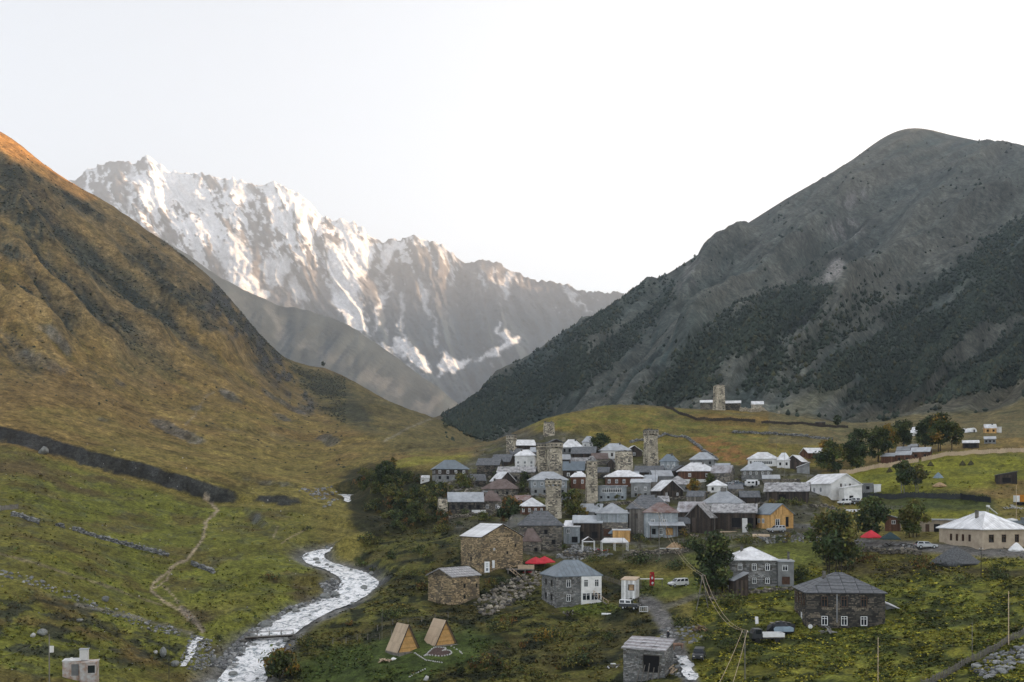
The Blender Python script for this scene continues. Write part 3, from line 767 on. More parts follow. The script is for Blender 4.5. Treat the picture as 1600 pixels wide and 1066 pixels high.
# ---------------------------------------------------------------- haze
HAZE = 9.2e-5
def haze():
    zt = 3420
    x, y0, y1 = 16000, -1500, 14500
    zb = float(min(GZ.min(), 40)) - 1.0
    vs_ = [(-x, y0, zb), (x, y0, zb), (x, y1, zb), (-x, y1, zb), (-x, y0, zt), (x, y0, zt), (x, y1, zt), (-x, y1, zt)]
    me = bpy.data.meshes.new('haze')
    me.from_pydata(vs_, [], [(3, 2, 1, 0), (4, 5, 6, 7), (0, 1, 5, 4), (1, 2, 6, 5), (2, 3, 7, 6), (3, 0, 4, 7)])
    m = bpy.data.materials.new('haze'); m.use_nodes = True
    t = m.node_tree
    for n in list(t.nodes): t.nodes.remove(n)
    o = t.nodes.new('ShaderNodeOutputMaterial'); p = t.nodes.new('ShaderNodeVolumePrincipled')
    p.inputs['Color'].default_value = (.74, .87, 1.0, 1); p.inputs['Density'].default_value = HAZE; p.inputs['Anisotropy'].default_value = .35
    t.links.new(p.outputs[0], o.inputs['Volume'])
    me.materials.append(m)
    link('haze', me, 'stuff')
haze()
# ---------------------------------------------------------------- forest on the eastern mountain, weeds on the ground
rng = np.random.default_rng(7)
def ico():
    bm = bmesh.new(); bmesh.ops.create_icosphere(bm, subdivisions=1, radius=1)
    v = np.array([x.co[:] for x in bm.verts]); f = np.array([[l.index for l in x.verts] for x in bm.faces]); bm.free()
    return v, f
ICO_V, ICO_F = ico()
OCT_V = np.array([(1,0,0),(0,1,0),(-1,0,0),(0,-1,0),(0,0,1),(0,0,-1)], float); OCT_F = np.array([(0,1,4),(1,2,4),(2,3,4),(3,0,4),(1,0,5),(2,1,5),(3,2,5),(0,3,5)])
def gcol(u, D, G=None):
    return np.stack([sample(C[..., k], u, D) for k in range(3)], -1)
M_LEAF = None
def leaf_mat(name='leaves'):
    m, t, b = _nodes(name); L = t.links.new
    a = t.nodes.new('ShaderNodeAttribute'); a.attribute_name = 'Col'
    L(a.outputs['Color'], b.inputs['Base Color']); b.inputs['Roughness'].default_value = .85; b.inputs['Specular IOR Level'].default_value = .15
    return m
M_LEAF = leaf_mat()

def forest():
    n = 100000
    u = rng.uniform(690, 1660, n * 2); L = rng.uniform(math.log(600), math.log(2300), n * 2)
    D_ = np.exp(L)
    z = sample(GZ, u, D_); v = CY + (CZ - z) * F / D_
    p = np.maximum(wood_density(u, v), .018 * sstep(.45, .6, fbm(u / 18, v / 18, 415, 3)))
    keep = rng.random(n * 2) < p * .85
    u, D_, z = u[keep], D_[keep], z[keep]
    n = len(u)
    X = (u - CX) / F * D_
    r = rng.uniform(.9, 2.6, n) * (.6 + .5 * D_ / 1500); hgt = r * rng.uniform(.9, 1.5, n)
    base = OCT_V[None] * (1 + rng.uniform(-.32, .32, (n, len(OCT_V), 1)))
    ang = rng.uniform(0, 2 * pi, n); ca, sa = np.cos(ang)[:, None], np.sin(ang)[:, None]
    bx = base[..., 0] * ca - base[..., 1] * sa; by = base[..., 0] * sa + base[..., 1] * ca
    VV = np.stack([X[:, None] + bx * r[:, None], D_[:, None] + by * r[:, None], (z + hgt * .55)[:, None] + base[..., 2] * hgt[:, None]], -1)
    FF = (OCT_F[None] + (np.arange(n) * len(OCT_V))[:, None, None]).reshape(-1, 3)
    tone = rng.uniform(.65, 1.4, n)[:, None, None]
    autumn = (rng.random(n) < .12)[:, None, None]
    cc = np.where(autumn, c3(.060, .060, .032), c3(.036, .047, .034)) * tone * np.ones((n, len(OCT_V), 1))
    link('forest', np_mesh('forest', VV.reshape(-1, 3), FF, M_LEAF, cc.reshape(-1, 3), smooth=False, tris=True), 'stuff')
    return n
forest()

def clumps(name, n, dens, size, leaves=6, tall=.6, dmin=112, dmax=330, tint=None, seed=1, umin=-40, umax=1640):
    """leafy weeds: small crossed leaves, each clump with a tone of its own"""
    rg = np.random.default_rng(seed)
    u = rg.uniform(umin, umax, n)
    D_ = 1 / rg.uniform(1 / dmax, 1 / dmin, n)                      # about even over the picture
    z = sample(GZ, u, D_); v = CY + (CZ - z) * F / D_
    p = dens(u, v, D_) * (sample(RIV, u, D_) > 2.0)
    k = rg.random(n) < p
    u, D_, z, v = u[k], D_[k], z[k], v[k]
    n = len(u)
    X = (u - CX) / F * D_
    base = gcol(u, D_)
    s = size * rg.uniform(.5, 1.5, n) * (D_ / 180) ** .5
    a = rg.uniform(0, 2 * pi, (n, leaves)); el = rg.uniform(.15, 1.2, (n, leaves)) * tall * 1.4
    ln = s[:, None] * rg.uniform(.6, 1.2, (n, leaves)); wd = ln * rg.uniform(.28, .5, (n, leaves))
    dx, dy, dz = np.cos(a) * np.cos(el), np.sin(a) * np.cos(el), np.sin(el)
    px, py = -np.sin(a), np.cos(a)
    o = np.stack([np.repeat(X[:, None], leaves, 1) + rg.normal(0, .25, (n, leaves)) * s[:, None], np.repeat(D_[:, None], leaves, 1) + rg.normal(0, .25, (n, leaves)) * s[:, None], np.repeat(z[:, None] - .05, leaves, 1)], -1)
    d = np.stack([dx, dy, dz], -1); w_ = np.stack([px, py, 0 * px], -1)
    A_ = o; B_ = o + d * ln[..., None] * .55 + w_ * wd[..., None]; Cc = o + d * ln[..., None] + np.stack([0 * ln, 0 * ln, -ln * .15], -1); D2 = o + d * ln[..., None] * .55 - w_ * wd[..., None]
    VV = np.stack([A_, B_, Cc, D2], 2).reshape(-1, 3)
    FF = np.arange(len(VV)).reshape(-1, 4)
    tone = rg.uniform(.68, 1.35, n)
    hue = rg.normal(0, 1, n)
    col = base * tone[:, None] * np.stack([1 + .12 * hue, 1 + 0 * hue, 1 - .1 * hue], -1)
    if tint is not None: col = tint(col, u, v, D_, rg)
    colv = np.repeat(np.repeat(col[:, None], leaves, 1) * rg.uniform(.75, 1.3, (n, leaves, 1)), 4, 0 + 1).reshape(-1, 3)
    link(name, np_mesh(name, VV, FF, M_LEAF, np.clip(colv, 0, 1), smooth=False), 'stuff')
    return n
R_MEADOW = [(1090,905),(1180,890),(1260,880),(1400,875),(1700,870),(1700,1100),(1060,1100),(1085,1010)]
E_BANK = [(560,850),(700,825),(840,880),(960,880),(1060,950),(1080,1080),(400,1080),(420,1010),(520,960),(575,915)]
V_GROUND = [(690,745),(760,700),(860,668),(960,690),(1060,705),(1180,712),(1290,715),(1290,760),(1280,840),(1060,880),(960,870),(840,870),(720,850),(680,800)]
YARD = [(1340,835),(1440,840),(1620,850),(1620,868),(1440,862),(1340,856)]
ROADP = [(1000,935),(1040,945),(1060,1000),(1105,1070),(1050,1070),(1030,1000),(1015,965)]
def d_weeds(u, v, D_):
    g = fbm(u / 30, v / 14, 501, 4)
    p = softpoly(u, v, R_MEADOW, 10) * sstep(.36, .5, g)
    p = np.maximum(p, softpoly(u, v, E_BANK, 10) * sstep(.38, .52, g) * .9)
    p = np.maximum(p, .5 * softpoly(u, v, [(545,728),(690,755),(700,800),(760,830),(640,870),(545,790)], 10))
    return p * (1 - softpoly(u, v, YARD, 5)) * (1 - softpoly(u, v, ROADP, 4)) * (1 - softpoly(u, v, [(590,985),(730,985),(740,1020),(690,1045),(590,1045)], 8))
def weed_tint(col, u, v, D_, rg):
    y = rg.random(len(u))
    g = fbm(u / 40, v / 16, 521, 4)
    k = (y < .22 * sstep(.4, .6, g) + .06)[:, None]; k2 = (y > .98)[:, None]; k3 = ((y > .84 + .12 * sstep(.40, .55, g)) & (y <= .98))[:, None]
    rm = softpoly(u, v, R_MEADOW, 20)[:, None]
    col = np.where(k, col * (1 - rm) * np.array([1.5, 1.4, 1.1]) + rm * np.array([.31, .28, .035]), col)
    col = np.where(k2, np.array([.11, .08, .03]) * np.ones_like(col), col)
    return np.where(k3, np.array([.034, .046, .016]) * np.ones_like(col), col)
clumps('weeds', 140000, d_weeds, .38, 5, .6, tint=weed_tint, seed=11)
def d_grass(u, v, D_):
    g = fbm(u / 24, v / 12, 511, 4)
    p = .5 * sstep(.45, .62, g) * (u < 520) * (D_ < 330)
    br = softpoly(u, v, [(-20,940),(60,930),(150,950),(240,990),(290,1010),(260,1050),(180,1040),(60,1030),(-20,1010)], 16)
    p = np.maximum(p, br * .9 * sstep(.35, .5, g))
    p = np.maximum(p, softpoly(u, v, [(330,905),(400,900),(470,915),(490,935),(400,980),(300,1000),(280,950)], 14) * .8 * sstep(.4, .55, g))
    p = np.maximum(p, .35 * softpoly(u, v, V_GROUND, 10) * sstep(.42, .55, g))
    p = np.maximum(p, .3 * softpoly(u, v, [(1285,758),(1640,705),(1640,870),(1340,840)], 10) * sstep(.4, .6, g))
    return p
clumps('grass', 70000, d_grass, .42, 4, .8, dmax=430, seed=13)

def shrubs():
    """juniper and rhododendron scrub on the western slope"""
    rg = np.random.default_rng(21); n = 60000
    u = rg.uniform(-40, 540, n); D_ = np.exp(rg.uniform(math.log(430), math.log(990), n))
    z = sample(GZ, u, D_); v = CY + (CZ - z) * F / D_
    c = gcol(u, D_); dark = sstep(.085, .045, c.mean(-1)) * (sample(BANKMASK, u, D_) < .1)
    k = rg.random(n) < dark * .45 + .006
    u, D_, z = u[k], D_[k], z[k]; n = len(u)
    X = (u - CX) / F * D_; r = rg.uniform(.3, 1.0, n)
    base = OCT_V[None] * (1 + rg.uniform(-.35, .35, (n, 6, 1))); a = rg.uniform(0, 6.3, n); ca, sa = np.cos(a)[:, None], np.sin(a)[:, None]
    VV = np.stack([X[:, None] + (base[..., 0] * ca - base[..., 1] * sa) * r[:, None], D_[:, None] + (base[..., 0] * sa + base[..., 1] * ca) * r[:, None], z[:, None] + .1 + base[..., 2] * r[:, None] * .7], -1)
    FF = (OCT_F[None] + (np.arange(n) * 6)[:, None, None]).reshape(-1, 3)
    cc = np.where((rg.random(n) < .25)[:, None, None], c3(.085, .07, .03), c3(.036, .044, .032)) * rg.uniform(.6, 1.5, (n, 1, 1)) * np.ones((n, 6, 1))
    link('shrubbery', np_mesh('shrubbery', VV.reshape(-1, 3), FF, M_LEAF, cc.reshape(-1, 3), smooth=False, tris=True), 'stuff')
shrubs()
# ---------------------------------------------------------------- mesh builder
rnd = random.Random(5)
class MB:
    def __init__(s): s.v = []; s.f = []; s.c = []
    def add(s, vs, fs, col=None):
        b = len(s.v); s.v += [tuple(p) for p in vs]; s.f += [tuple(i + b for i in f) for f in fs]
        if col is not None: s.c += [tuple(col)] * len(vs)
        return s
    def box(s, x0, x1, y0, y1, z0, z1, col=None, M=None):
        vs = [(x0,y0,z0),(x1,y0,z0),(x1,y1,z0),(x0,y1,z0),(x0,y0,z1),(x1,y0,z1),(x1,y1,z1),(x0,y1,z1)]
        if M: vs = [M @ Vector(p) for p in vs]
        return s.add(vs, [(3,2,1,0),(4,5,6,7),(0,1,5,4),(1,2,6,5),(2,3,7,6),(3,0,4,7)], col)
    def prism(s, poly, off, col=None):
        """extrude a 3D polygon by the vector OFF"""
        n = len(poly); o = Vector(off)
        vs = [Vector(p) for p in poly] + [Vector(p) + o for p in poly]
        fs = [tuple(range(n))[::-1], tuple(range(n, 2 * n))] + [(i, (i + 1) % n, n + (i + 1) % n, n + i) for i in range(n)]
        return s.add(vs, fs, col)
    def tube(s, pts, r, n=6, col=None, cap=True):
        pts = [Vector(p) for p in pts]; m = len(pts)
        rs = r if isinstance(r, (list, tuple)) else [r] * m
        vs = []
        for i, p in enumerate(pts):
            t = (pts[min(i + 1, m - 1)] - pts[max(i - 1, 0)])
            if t.length < 1e-9: t = Vector((0, 0, 1))
            t.normalize()
            a = t.cross(Vector((0, 0, 1)) if abs(t.z) < .9 else Vector((1, 0, 0))).normalized(); b = t.cross(a)
            for k in range(n):
                an = 2 * pi * k / n
                vs.append(p + (a * cos(an) + b * sin(an)) * rs[i])
        fs = [(i * n + k, i * n + (k + 1) % n, (i + 1) * n + (k + 1) % n, (i + 1) * n + k) for i in range(m - 1) for k in range(n)]
        if cap: fs += [tuple(range(n))[::-1], tuple(range((m - 1) * n, m * n))]
        return s.add(vs, fs, col)
    def lump(s, c, r, jit=.2, seed=0, col=None):
        rg = random.Random(seed)
        r = r if isinstance(r, (tuple, list)) else (r, r, r)
        vs = [tuple(c[k] + v[k] * r[k] * (1 + rg.uniform(-jit, jit)) for k in range(3)) for v in ICO_V]
        return s.add(vs, [tuple(f) for f in ICO_F], col)
    def mesh(s, name, m, smooth=False):
        me = bpy.data.meshes.new(name); me.from_pydata(s.v, [], s.f)
        if s.c:
            a = me.color_attributes.new('Col', 'FLOAT_COLOR', 'POINT')
            a.data.foreach_set('color', np.concatenate([np.array(s.c, np.float32), np.ones((len(s.v), 1), np.float32)], 1).ravel())
        if smooth: me.polygons.foreach_set('use_smooth', [True] * len(me.polygons))
        me.materials.append(m); me.update(); return me
    def build(s, name, m, parent=None, kind=None, smooth=False, loc=None, rz=None, label=None):
        o = link(name, s.mesh(name, m, smooth), kind, parent, label)
        if loc: o.location = loc
        if rz is not None: o.rotation_euler = (0, 0, rz)
        return o

def thing(name, label, cat, loc=(0, 0, 0), rz=0.0, group=None):
    o = bpy.data.objects.new(name, None); o.empty_display_size = .5; COL.objects.link(o)
    o.location = loc; o.rotation_euler = (0, 0, rz); o['label'] = label; o['category'] = cat
    if group: o['group'] = group
    return o
def tag(o, label, cat, group=None):
    o['label'] = label; o['category'] = cat
    if group: o['group'] = group
    return o
def copy_tree(o, parent=None, loc=None, rz=None, label=None):
    c = o.copy(); COL.objects.link(c)
    if parent: c.parent = parent
    if loc is not None: c.location = loc
    if rz is not None: c.rotation_euler = (0, 0, rz)
    if label: c['label'] = label
    for ch in list(o.children): copy_tree(ch, c)
    return c

# ---------------------------------------------------------------- building materials
M = {}
M['metal_white'] = mat('pale_tin', (.78,.785,.80), .5, .0, .12, .6, stretch=(1,1,1), spec=.4, col2=(.50,.50,.505))
M['metal_grey'] = mat('grey_tin', (.38,.40,.425), .45, .0, .2, .6, spec=.5, col2=(.26,.275,.295))
M['metal_blue'] = mat('blue_grey_tin', (.15,.185,.215), .45, .0, .15, .6, spec=.5)
M['slate'] = mat('slate_sheet', (.135,.14,.15), .7, 0, .35, 1.4, col2=(.075,.08,.085))
M['slate_pale'] = mat('pale_slate', (.40,.395,.40), .8, 0, .3, 1.0, col2=(.13,.125,.125))
M['rust'] = mat('rusty_tin', (.23,.20,.20), .7, 0, .3, .5, col2=(.15,.075,.055))
M['rustbrown'] = mat('brown_tin', (.16,.125,.115), .7, 0, .25, .6, col2=(.10,.07,.06))
M['patched'] = mat('patched_tin', (.42,.42,.44), .6, 0, .3, .45, col2=(.16,.13,.125))
M['plaster'] = mat('white_plaster', (.68,.675,.66), .9, 0, .12, .5, col2=(.50,.50,.485))
M['plaster_grey'] = mat('grey_plaster', (.21,.215,.215), .9, 0, .25, .5, col2=(.13,.135,.135))
M['plaster_blue'] = mat('blue_grey_boards', (.25,.275,.29), .8, 0, .15, .6)
M['plaster_beige'] = mat('beige_block', (.37,.31,.235), .9, 0, .2, .6, col2=(.27,.22,.165))
M['mortar'] = mat('stone_mortar', (.14,.132,.118), .95, 0, .4, .8)
M['mortar_warm'] = mat('warm_mortar', (.25,.195,.12), .95, 0, .4, .5)
M['tower_mortar'] = mat('tower_mortar', (.29,.26,.205), .95, 0, .25, .6)
M['mortar_dark'] = mat('dark_mortar', (.05,.048,.045), .95, 0, .4, .8)
M['wood_dark'] = mat('dark_timber', (.045,.036,.03), .85, 0, .4, 2.0, stretch=(4,4,.5))
M['wood_brown'] = mat('brown_timber', (.10,.05,.032), .8, 0, .3, 2.0, stretch=(4,4,.5))
M['wood_grey'] = mat('weathered_timber', (.20,.185,.165), .85, 0, .35, 2.0, stretch=(4,4,.5))
M['wood_new'] = mat('new_timber', (.48,.29,.11), .7, 0, .2, 2.0, stretch=(4,4,.5))
M['wood_pale'] = mat('pale_boards', (.52,.40,.28), .7, 0, .15, 2.0, stretch=(.6,4,4))
M['glass'] = mat('window_glass', (.018,.024,.03), .12, 0, .3, .7, spec=.5)
M['white'] = mat('white_paint', (.74,.75,.75), .5, 0, .06, 1.0)
M['brown'] = mat('brown_paint', (.09,.05,.03), .6, 0, .2, 2.0)
M['dark'] = mat('dark_opening', (.012,.012,.013), .95, 0, .2, 1.0)
M['iron'] = mat('dark_iron', (.05,.05,.055), .6, .2, .3, 2.0)
M['concrete'] = mat('concrete', (.30,.295,.28), .9, 0, .2, 1.0)
M['cladding'] = attr_mat('laid_stone', 2.2, .5, .30, .04, .95)
M['boards'] = attr_mat('boards', 2.5, .6, .22, .01, .8)
PAL = {
 'stone': [(.17,.15,.12),(.12,.11,.095),(.22,.195,.155),(.085,.08,.075),(.26,.235,.19)],
 'warm': [(.30,.225,.13),(.21,.165,.105),(.38,.29,.175),(.12,.10,.075),(.17,.14,.10)],
 'tower': [(.30,.27,.215),(.40,.355,.28),(.46,.41,.32),(.50,.45,.355),(.38,.345,.27)],
 'dark': [(.065,.06,.053),(.10,.09,.075),(.045,.043,.04),(.14,.12,.095),(.17,.145,.11)],
 'grey': [(.20,.205,.20),(.15,.155,.155),(.26,.26,.255),(.11,.11,.11)],
 'wood_dark': [(.05,.04,.033),(.07,.055,.045),(.035,.03,.027)],
 'wood_brown': [(.11,.055,.035),(.085,.045,.03),(.13,.07,.045)],
 'wood_grey': [(.19,.175,.155),(.13,.12,.105),(.24,.22,.195)],
 'wood_new': [(.50,.30,.115),(.44,.26,.10),(.55,.34,.14)],
 'white': [(.60,.60,.585),(.52,.52,.51),(.66,.66,.65)],
 'blue': [(.26,.285,.30),(.22,.245,.26),(.30,.325,.34)],
}
def in2(poly, x, y):
    r = False; n = len(poly)
    for i in range(n):
        x0, y0 = poly[i]; x1, y1 = poly[(i + 1) % n]
        if (y0 > y) != (y1 > y) and x < (x1 - x0) * (y - y0) / (y1 - y0) + x0: r = not r
    return r
def stones(mb, poly, fr, pal, holes=(), sh=.30, sw=.55, proud=.05, seed=0, patch=None):
    """courses of laid stone on a flat face. FR maps (along, up, out) to 3D"""
    rg = random.Random(seed)
    xs = [p[0] for p in poly]; zs = [p[1] for p in poly]
    z = min(zs)
    while z < max(zs) - .05:
        hh = sh * rg.uniform(.7, 1.35)
        x = min(xs) - rg.uniform(0, sw)
        while x < max(xs):
            ww = sw * rg.uniform(.55, 1.6)
            g = .03
            cx_, cz_ = x + ww / 2, z + hh / 2
            x0, x1 = max(x + g, min(xs)), min(x + ww - g, max(xs)); z0, z1 = z + g, min(z + hh - g, max(zs))
            x += ww
            if x1 - x0 < .1 or z1 - z0 < .06 or not (in2(poly, x0 + .03, z1 - .02) and in2(poly, x1 - .03, z1 - .02) and in2(poly, cx_ if x0 < cx_ < x1 else (x0 + x1) / 2, z0 + .02)): continue
            if any(x1 > h[0] - .02 and x0 < h[1] + .02 and z1 > h[2] - .02 and z0 < h[3] + .02 for h in holes): continue
            if rg.random() < .05: continue
            p = pal
            t_ = float(vnoise(cx_ / 1.7 + seed, cz_ / 1.1, seed)); c = p[min(len(p) - 1, int((t_ * .65 + rg.random() * .35) * len(p)))]; k = rg.uniform(.82, 1.18) * (.7 + .6 * float(vnoise(cx_ / 3.1, cz_ / 2.3 + seed, 5)))
            if patch: c = patch(cx_, cz_) or c
            d = proud * rg.uniform(.3, 1.5)
            j = lambda: rg.uniform(-.025, .025)
            q = [(x0 + j(), z0 + j()), (x1 + j(), z0 + j()), (x1 + j(), z1 + j()), (x0 + j(), z1 + j())]
            vs = [fr(a, b, -.02) for a, b in q] + [fr(a, b, d) for a, b in q]
            mb.add(vs, [(4,5,6,7),(1,2,6,5),(2,3,7,6),(3,0,4,7)], tuple(v * k for v in c))
        z += hh
    return mb
def boards(mb, poly, fr, pal, holes=(), bw=.28, proud=.03, seed=0, horiz=False, gap=.015):
    rg = random.Random(seed)
    if horiz:
        f0 = fr; fr = lambda a, b, o: f0(b, a, o)
        poly = [(b, a) for a, b in poly]; holes = [(h[2], h[3], h[0], h[1]) for h in holes]
    xs = [p[0] for p in poly]
    x = min(xs)
    while x < max(xs) - .02:
        x1 = min(x + bw, max(xs)); xm = (x + x1) / 2
        cr = []
        n = len(poly)
        for i in range(n):
            a, b = poly[i], poly[(i + 1) % n]
            if (a[0] > xm) != (b[0] > xm): cr.append(a[1] + (b[1] - a[1]) * (xm - a[0]) / (b[0] - a[0]))
        if len(cr) >= 2:
            spans = [(min(cr), max(cr))]
            for h in holes:
                if x1 > h[0] and x < h[1]:
                    ns = []
                    for s0, s1 in spans:
                        if h[2] > s0: ns.append((s0, min(s1, h[2])))
                        if h[3] < s1: ns.append((max(s0, h[3]), s1))
                    spans = [s for s in ns if s[1] - s[0] > .05]
            k = rg.uniform(.8, 1.2); c = tuple(v * k for v in rg.choice(pal)); d = proud * rg.uniform(.5, 1.3)
            for s0, s1 in spans:
                q = [(x + gap, s0), (x1 - gap, s0), (x1 - gap, s1), (x + gap, s1)]
                mb.add([fr(a, b, -.01) for a, b in q] + [fr(a, b, d) for a, b in q], [(4,5,6,7),(0,1,5,4),(1,2,6,5),(2,3,7,6),(3,0,4,7)], c)
        x = x1
    return mb

_WIN = {}
def window_meshes(w, h, style):
    key = (round(w, 2), round(h, 2), style)
    if key in _WIN: return _WIN[key]
    fm = MB(); b = .10 if style != 'hole' else .05
    for a in ((-w/2,-w/2+b,-h/2,h/2),(w/2-b,w/2,-h/2,h/2),(-w/2+b,w/2-b,-h/2,-h/2+b),(-w/2+b,w/2-b,h/2-b,h/2)):
        fm.box(a[0], a[1], -.03, .10, a[2], a[3])
    if style in ('white', 'brown', 'strip'):
        n = max(1, round(w / .75)) if style == 'strip' else (2 if w > .6 else 1)
        for k in range(1, n):
            x = -w/2 + w * k / n
            fm.box(x - .04, x + .04, .0, .09, -h/2 + b, h/2 - b)
        if h > 1.0:
            t = h * .22
            xs = [-w/2 + b] + [-w/2 + w * k / n for k in range(1, n)] + [w/2 - b]
            for i in range(len(xs) - 1):
                fm.box(xs[i] + (.042 if i else 0), xs[i + 1] - (.042 if i < len(xs) - 2 else 0), .005, .085, t - .035, t + .035)
    pm = MB()
    if style == 'door':
        pm.box(-w/2 + b, w/2 - b, .03, .08, -h/2 + b, h/2 - b)
        for x0, x1, z0, z1 in ((-.32,.32,.1,.42),(-.32,.32,-.4,-.05)):
            pm.box(x0 * w, x1 * w, .015, .029, z0 * h, z1 * h)
    else:
        pm.box(-w/2 + b * .5, w/2 - b * .5, .105, .13, -h/2 + b * .5, h/2 - b * .5)
    fmat = {'white': M['white'], 'strip': M['white'], 'brown': M['brown'], 'hole': M['mortar_dark'], 'door': M['brown'], 'gate': M['brown']}[style]
    pmat = {'hole': M['dark'], 'door': M['brown'], 'gate': M['wood_brown']}.get(style, M['glass'])
    _WIN[key] = (fm.mesh('window_frame', fmat), pm.mesh('pane', pmat)); return _WIN[key]
def opening(parent, o, dirx, normal, x, z, w, h, style, pmat=None):
    """a window or door in a wall face: O is the face's lower left corner, DIRX its run"""
    fm, pm = window_meshes(w, h, style)
    name = 'door' if style in ('door', 'gate') else 'window'
    e = link(name, fm, parent=parent)
    p = Vector(o) + Vector((dirx[0], dirx[1], 0)) * x + Vector((0, 0, z))
    e.location = p; e.rotation_euler = (0, 0, atan2(dirx[1], dirx[0]))
    pn = link('door_leaf' if name == 'door' else 'pane', pm, parent=e)
    if pmat:
        pn.data = pm.copy(); pn.data.materials[0] = M[pmat] if isinstance(pmat, str) else pmat
    return e

def clip(poly, axis, val, keep_less):
    """clip a 2D polygon by a line a[axis] = val"""
    o = []; n = len(poly)
    for i in range(n):
        a, b = poly[i], poly[(i + 1) % n]
        ia = (a[axis] <= val) == keep_less; ib = (b[axis] <= val) == keep_less
        if ia: o.append(a)
        if ia != ib:
            t = (val - a[axis]) / (b[axis] - a[axis])
            o.append((a[0] + (b[0] - a[0]) * t, a[1] + (b[1] - a[1]) * t))
    return o
def slope_panels(poly, pw, rows, th=.035, seed=0, gap=.03, jit=.02, ragged=0.0):
    """split one roof slope (3D polygon, eave edge first) into sheets laid in rows"""
    rg = random.Random(seed)
    P = [Vector(p) for p in poly]
    ax = (P[1] - P[0]).normalized()
    nn = None
    for i in range(2, len(P)):
        c = ax.cross(P[i] - P[0])
        if c.length > 1e-4: nn = c.normalized(); break
    if nn is None: return []
    if nn.z < 0: nn = -nn
    up = nn.cross(ax)
    if up.z < 0: up = -up
    q = [((p - P[0]).dot(ax), (p - P[0]).dot(up)) for p in P]
    a0, a1 = min(x for x, _ in q), max(x for x, _ in q); b1 = max(y for _, y in q)
    n = max(1, round((a1 - a0) / pw)); out = []
    for r in range(rows):
        y0, y1 = b1 * r / rows, b1 * (r + 1) / rows
        row = clip(clip(q, 1, y0 + (gap if r else 0), False), 1, y1, True)
        if len(row) < 3: continue
        sh = rg.uniform(-.3, .3) * pw * (ragged > 0)
        for k in range(-1, n + 1):
            x0 = a0 + (a1 - a0) * k / n + sh; x1 = a0 + (a1 - a0) * (k + 1) / n + sh
            c = clip(clip(row, 0, x0 + gap * .5, False), 0, x1 - gap * .5, True)
            if len(c) < 3: continue
            ar = abs(sum(c[i][0] * c[(i + 1) % len(c)][1] - c[(i + 1) % len(c)][0] * c[i][1] for i in range(len(c)))) / 2
            if ar < .04: continue
            o1 = .012 + .03 * (rows - r) / rows * 0 + rg.uniform(0, jit)
            tl = rg.uniform(-ragged, ragged)
            pts = [P[0] + ax * x + up * y + nn * (o1 + th + (.02 if y < y0 + .1 and rows > 1 else 0) + tl * (y - y0)) for x, y in c]
            out.append((pts, -nn * th))
    return out
def roof_slopes(kind, w, d, h, rh, ov, ridge=.35):
    x0, x1, y0, y1 = -w/2 - ov, w/2 + ov, -d/2 - ov, d/2 + ov
    if kind == 'hip':
        if w >= d: r = (x1 - x0) * ridge * .5; a, b = Vector((-r, 0, h + rh)), Vector((r, 0, h + rh)); 
        else: r = (y1 - y0) * ridge * .5; a, b = Vector((0, -r, h + rh)), Vector((0, r, h + rh))
        A, B, Cc, Dd = Vector((x0, y0, h)), Vector((x1, y0, h)), Vector((x1, y1, h)), Vector((x0, y1, h))
        if ridge <= .02: return [[A, B, a], [B, Cc, a], [Cc, Dd, a], [Dd, A, a]]
        if w >= d: return [[A, B, b, a], [B, Cc, b], [Cc, Dd, a, b], [Dd, A, a]]
        return [[A, B, a], [B, Cc, b, a], [Cc, Dd, b], [Dd, A, a, b]]
    if kind == 'gx':
        return [[(x0,y0,h),(x1,y0,h),(x1,0,h+rh),(x0,0,h+rh)], [(x1,y1,h),(x0,y1,h),(x0,0,h+rh),(x1,0,h+rh)]]
    if kind == 'gy':
        return [[(x0,y1,h),(x0,y0,h),(0,y0,h+rh),(0,y1,h+rh)], [(x1,y0,h),(x1,y1,h),(0,y1,h+rh),(0,y0,h+rh)]]
    if kind == 'sf': return [[(x0,y0,h),(x1,y0,h),(x1,y1,h+rh),(x0,y1,h+rh)]]
    if kind == 'sr': return [[(x1,y0,h),(x1,y1,h),(x0,y1,h+rh),(x0,y0,h+rh)]]
    if kind == 'sl': return [[(x0,y1,h),(x0,y0,h),(x1,y0,h+rh),(x1,y1,h+rh)]]
    if kind == 'sb': return [[(x1,y1,h),(x0,y1,h),(x0,y0,h+rh),(x1,y0,h+rh)]]
HCOUNT = [0]
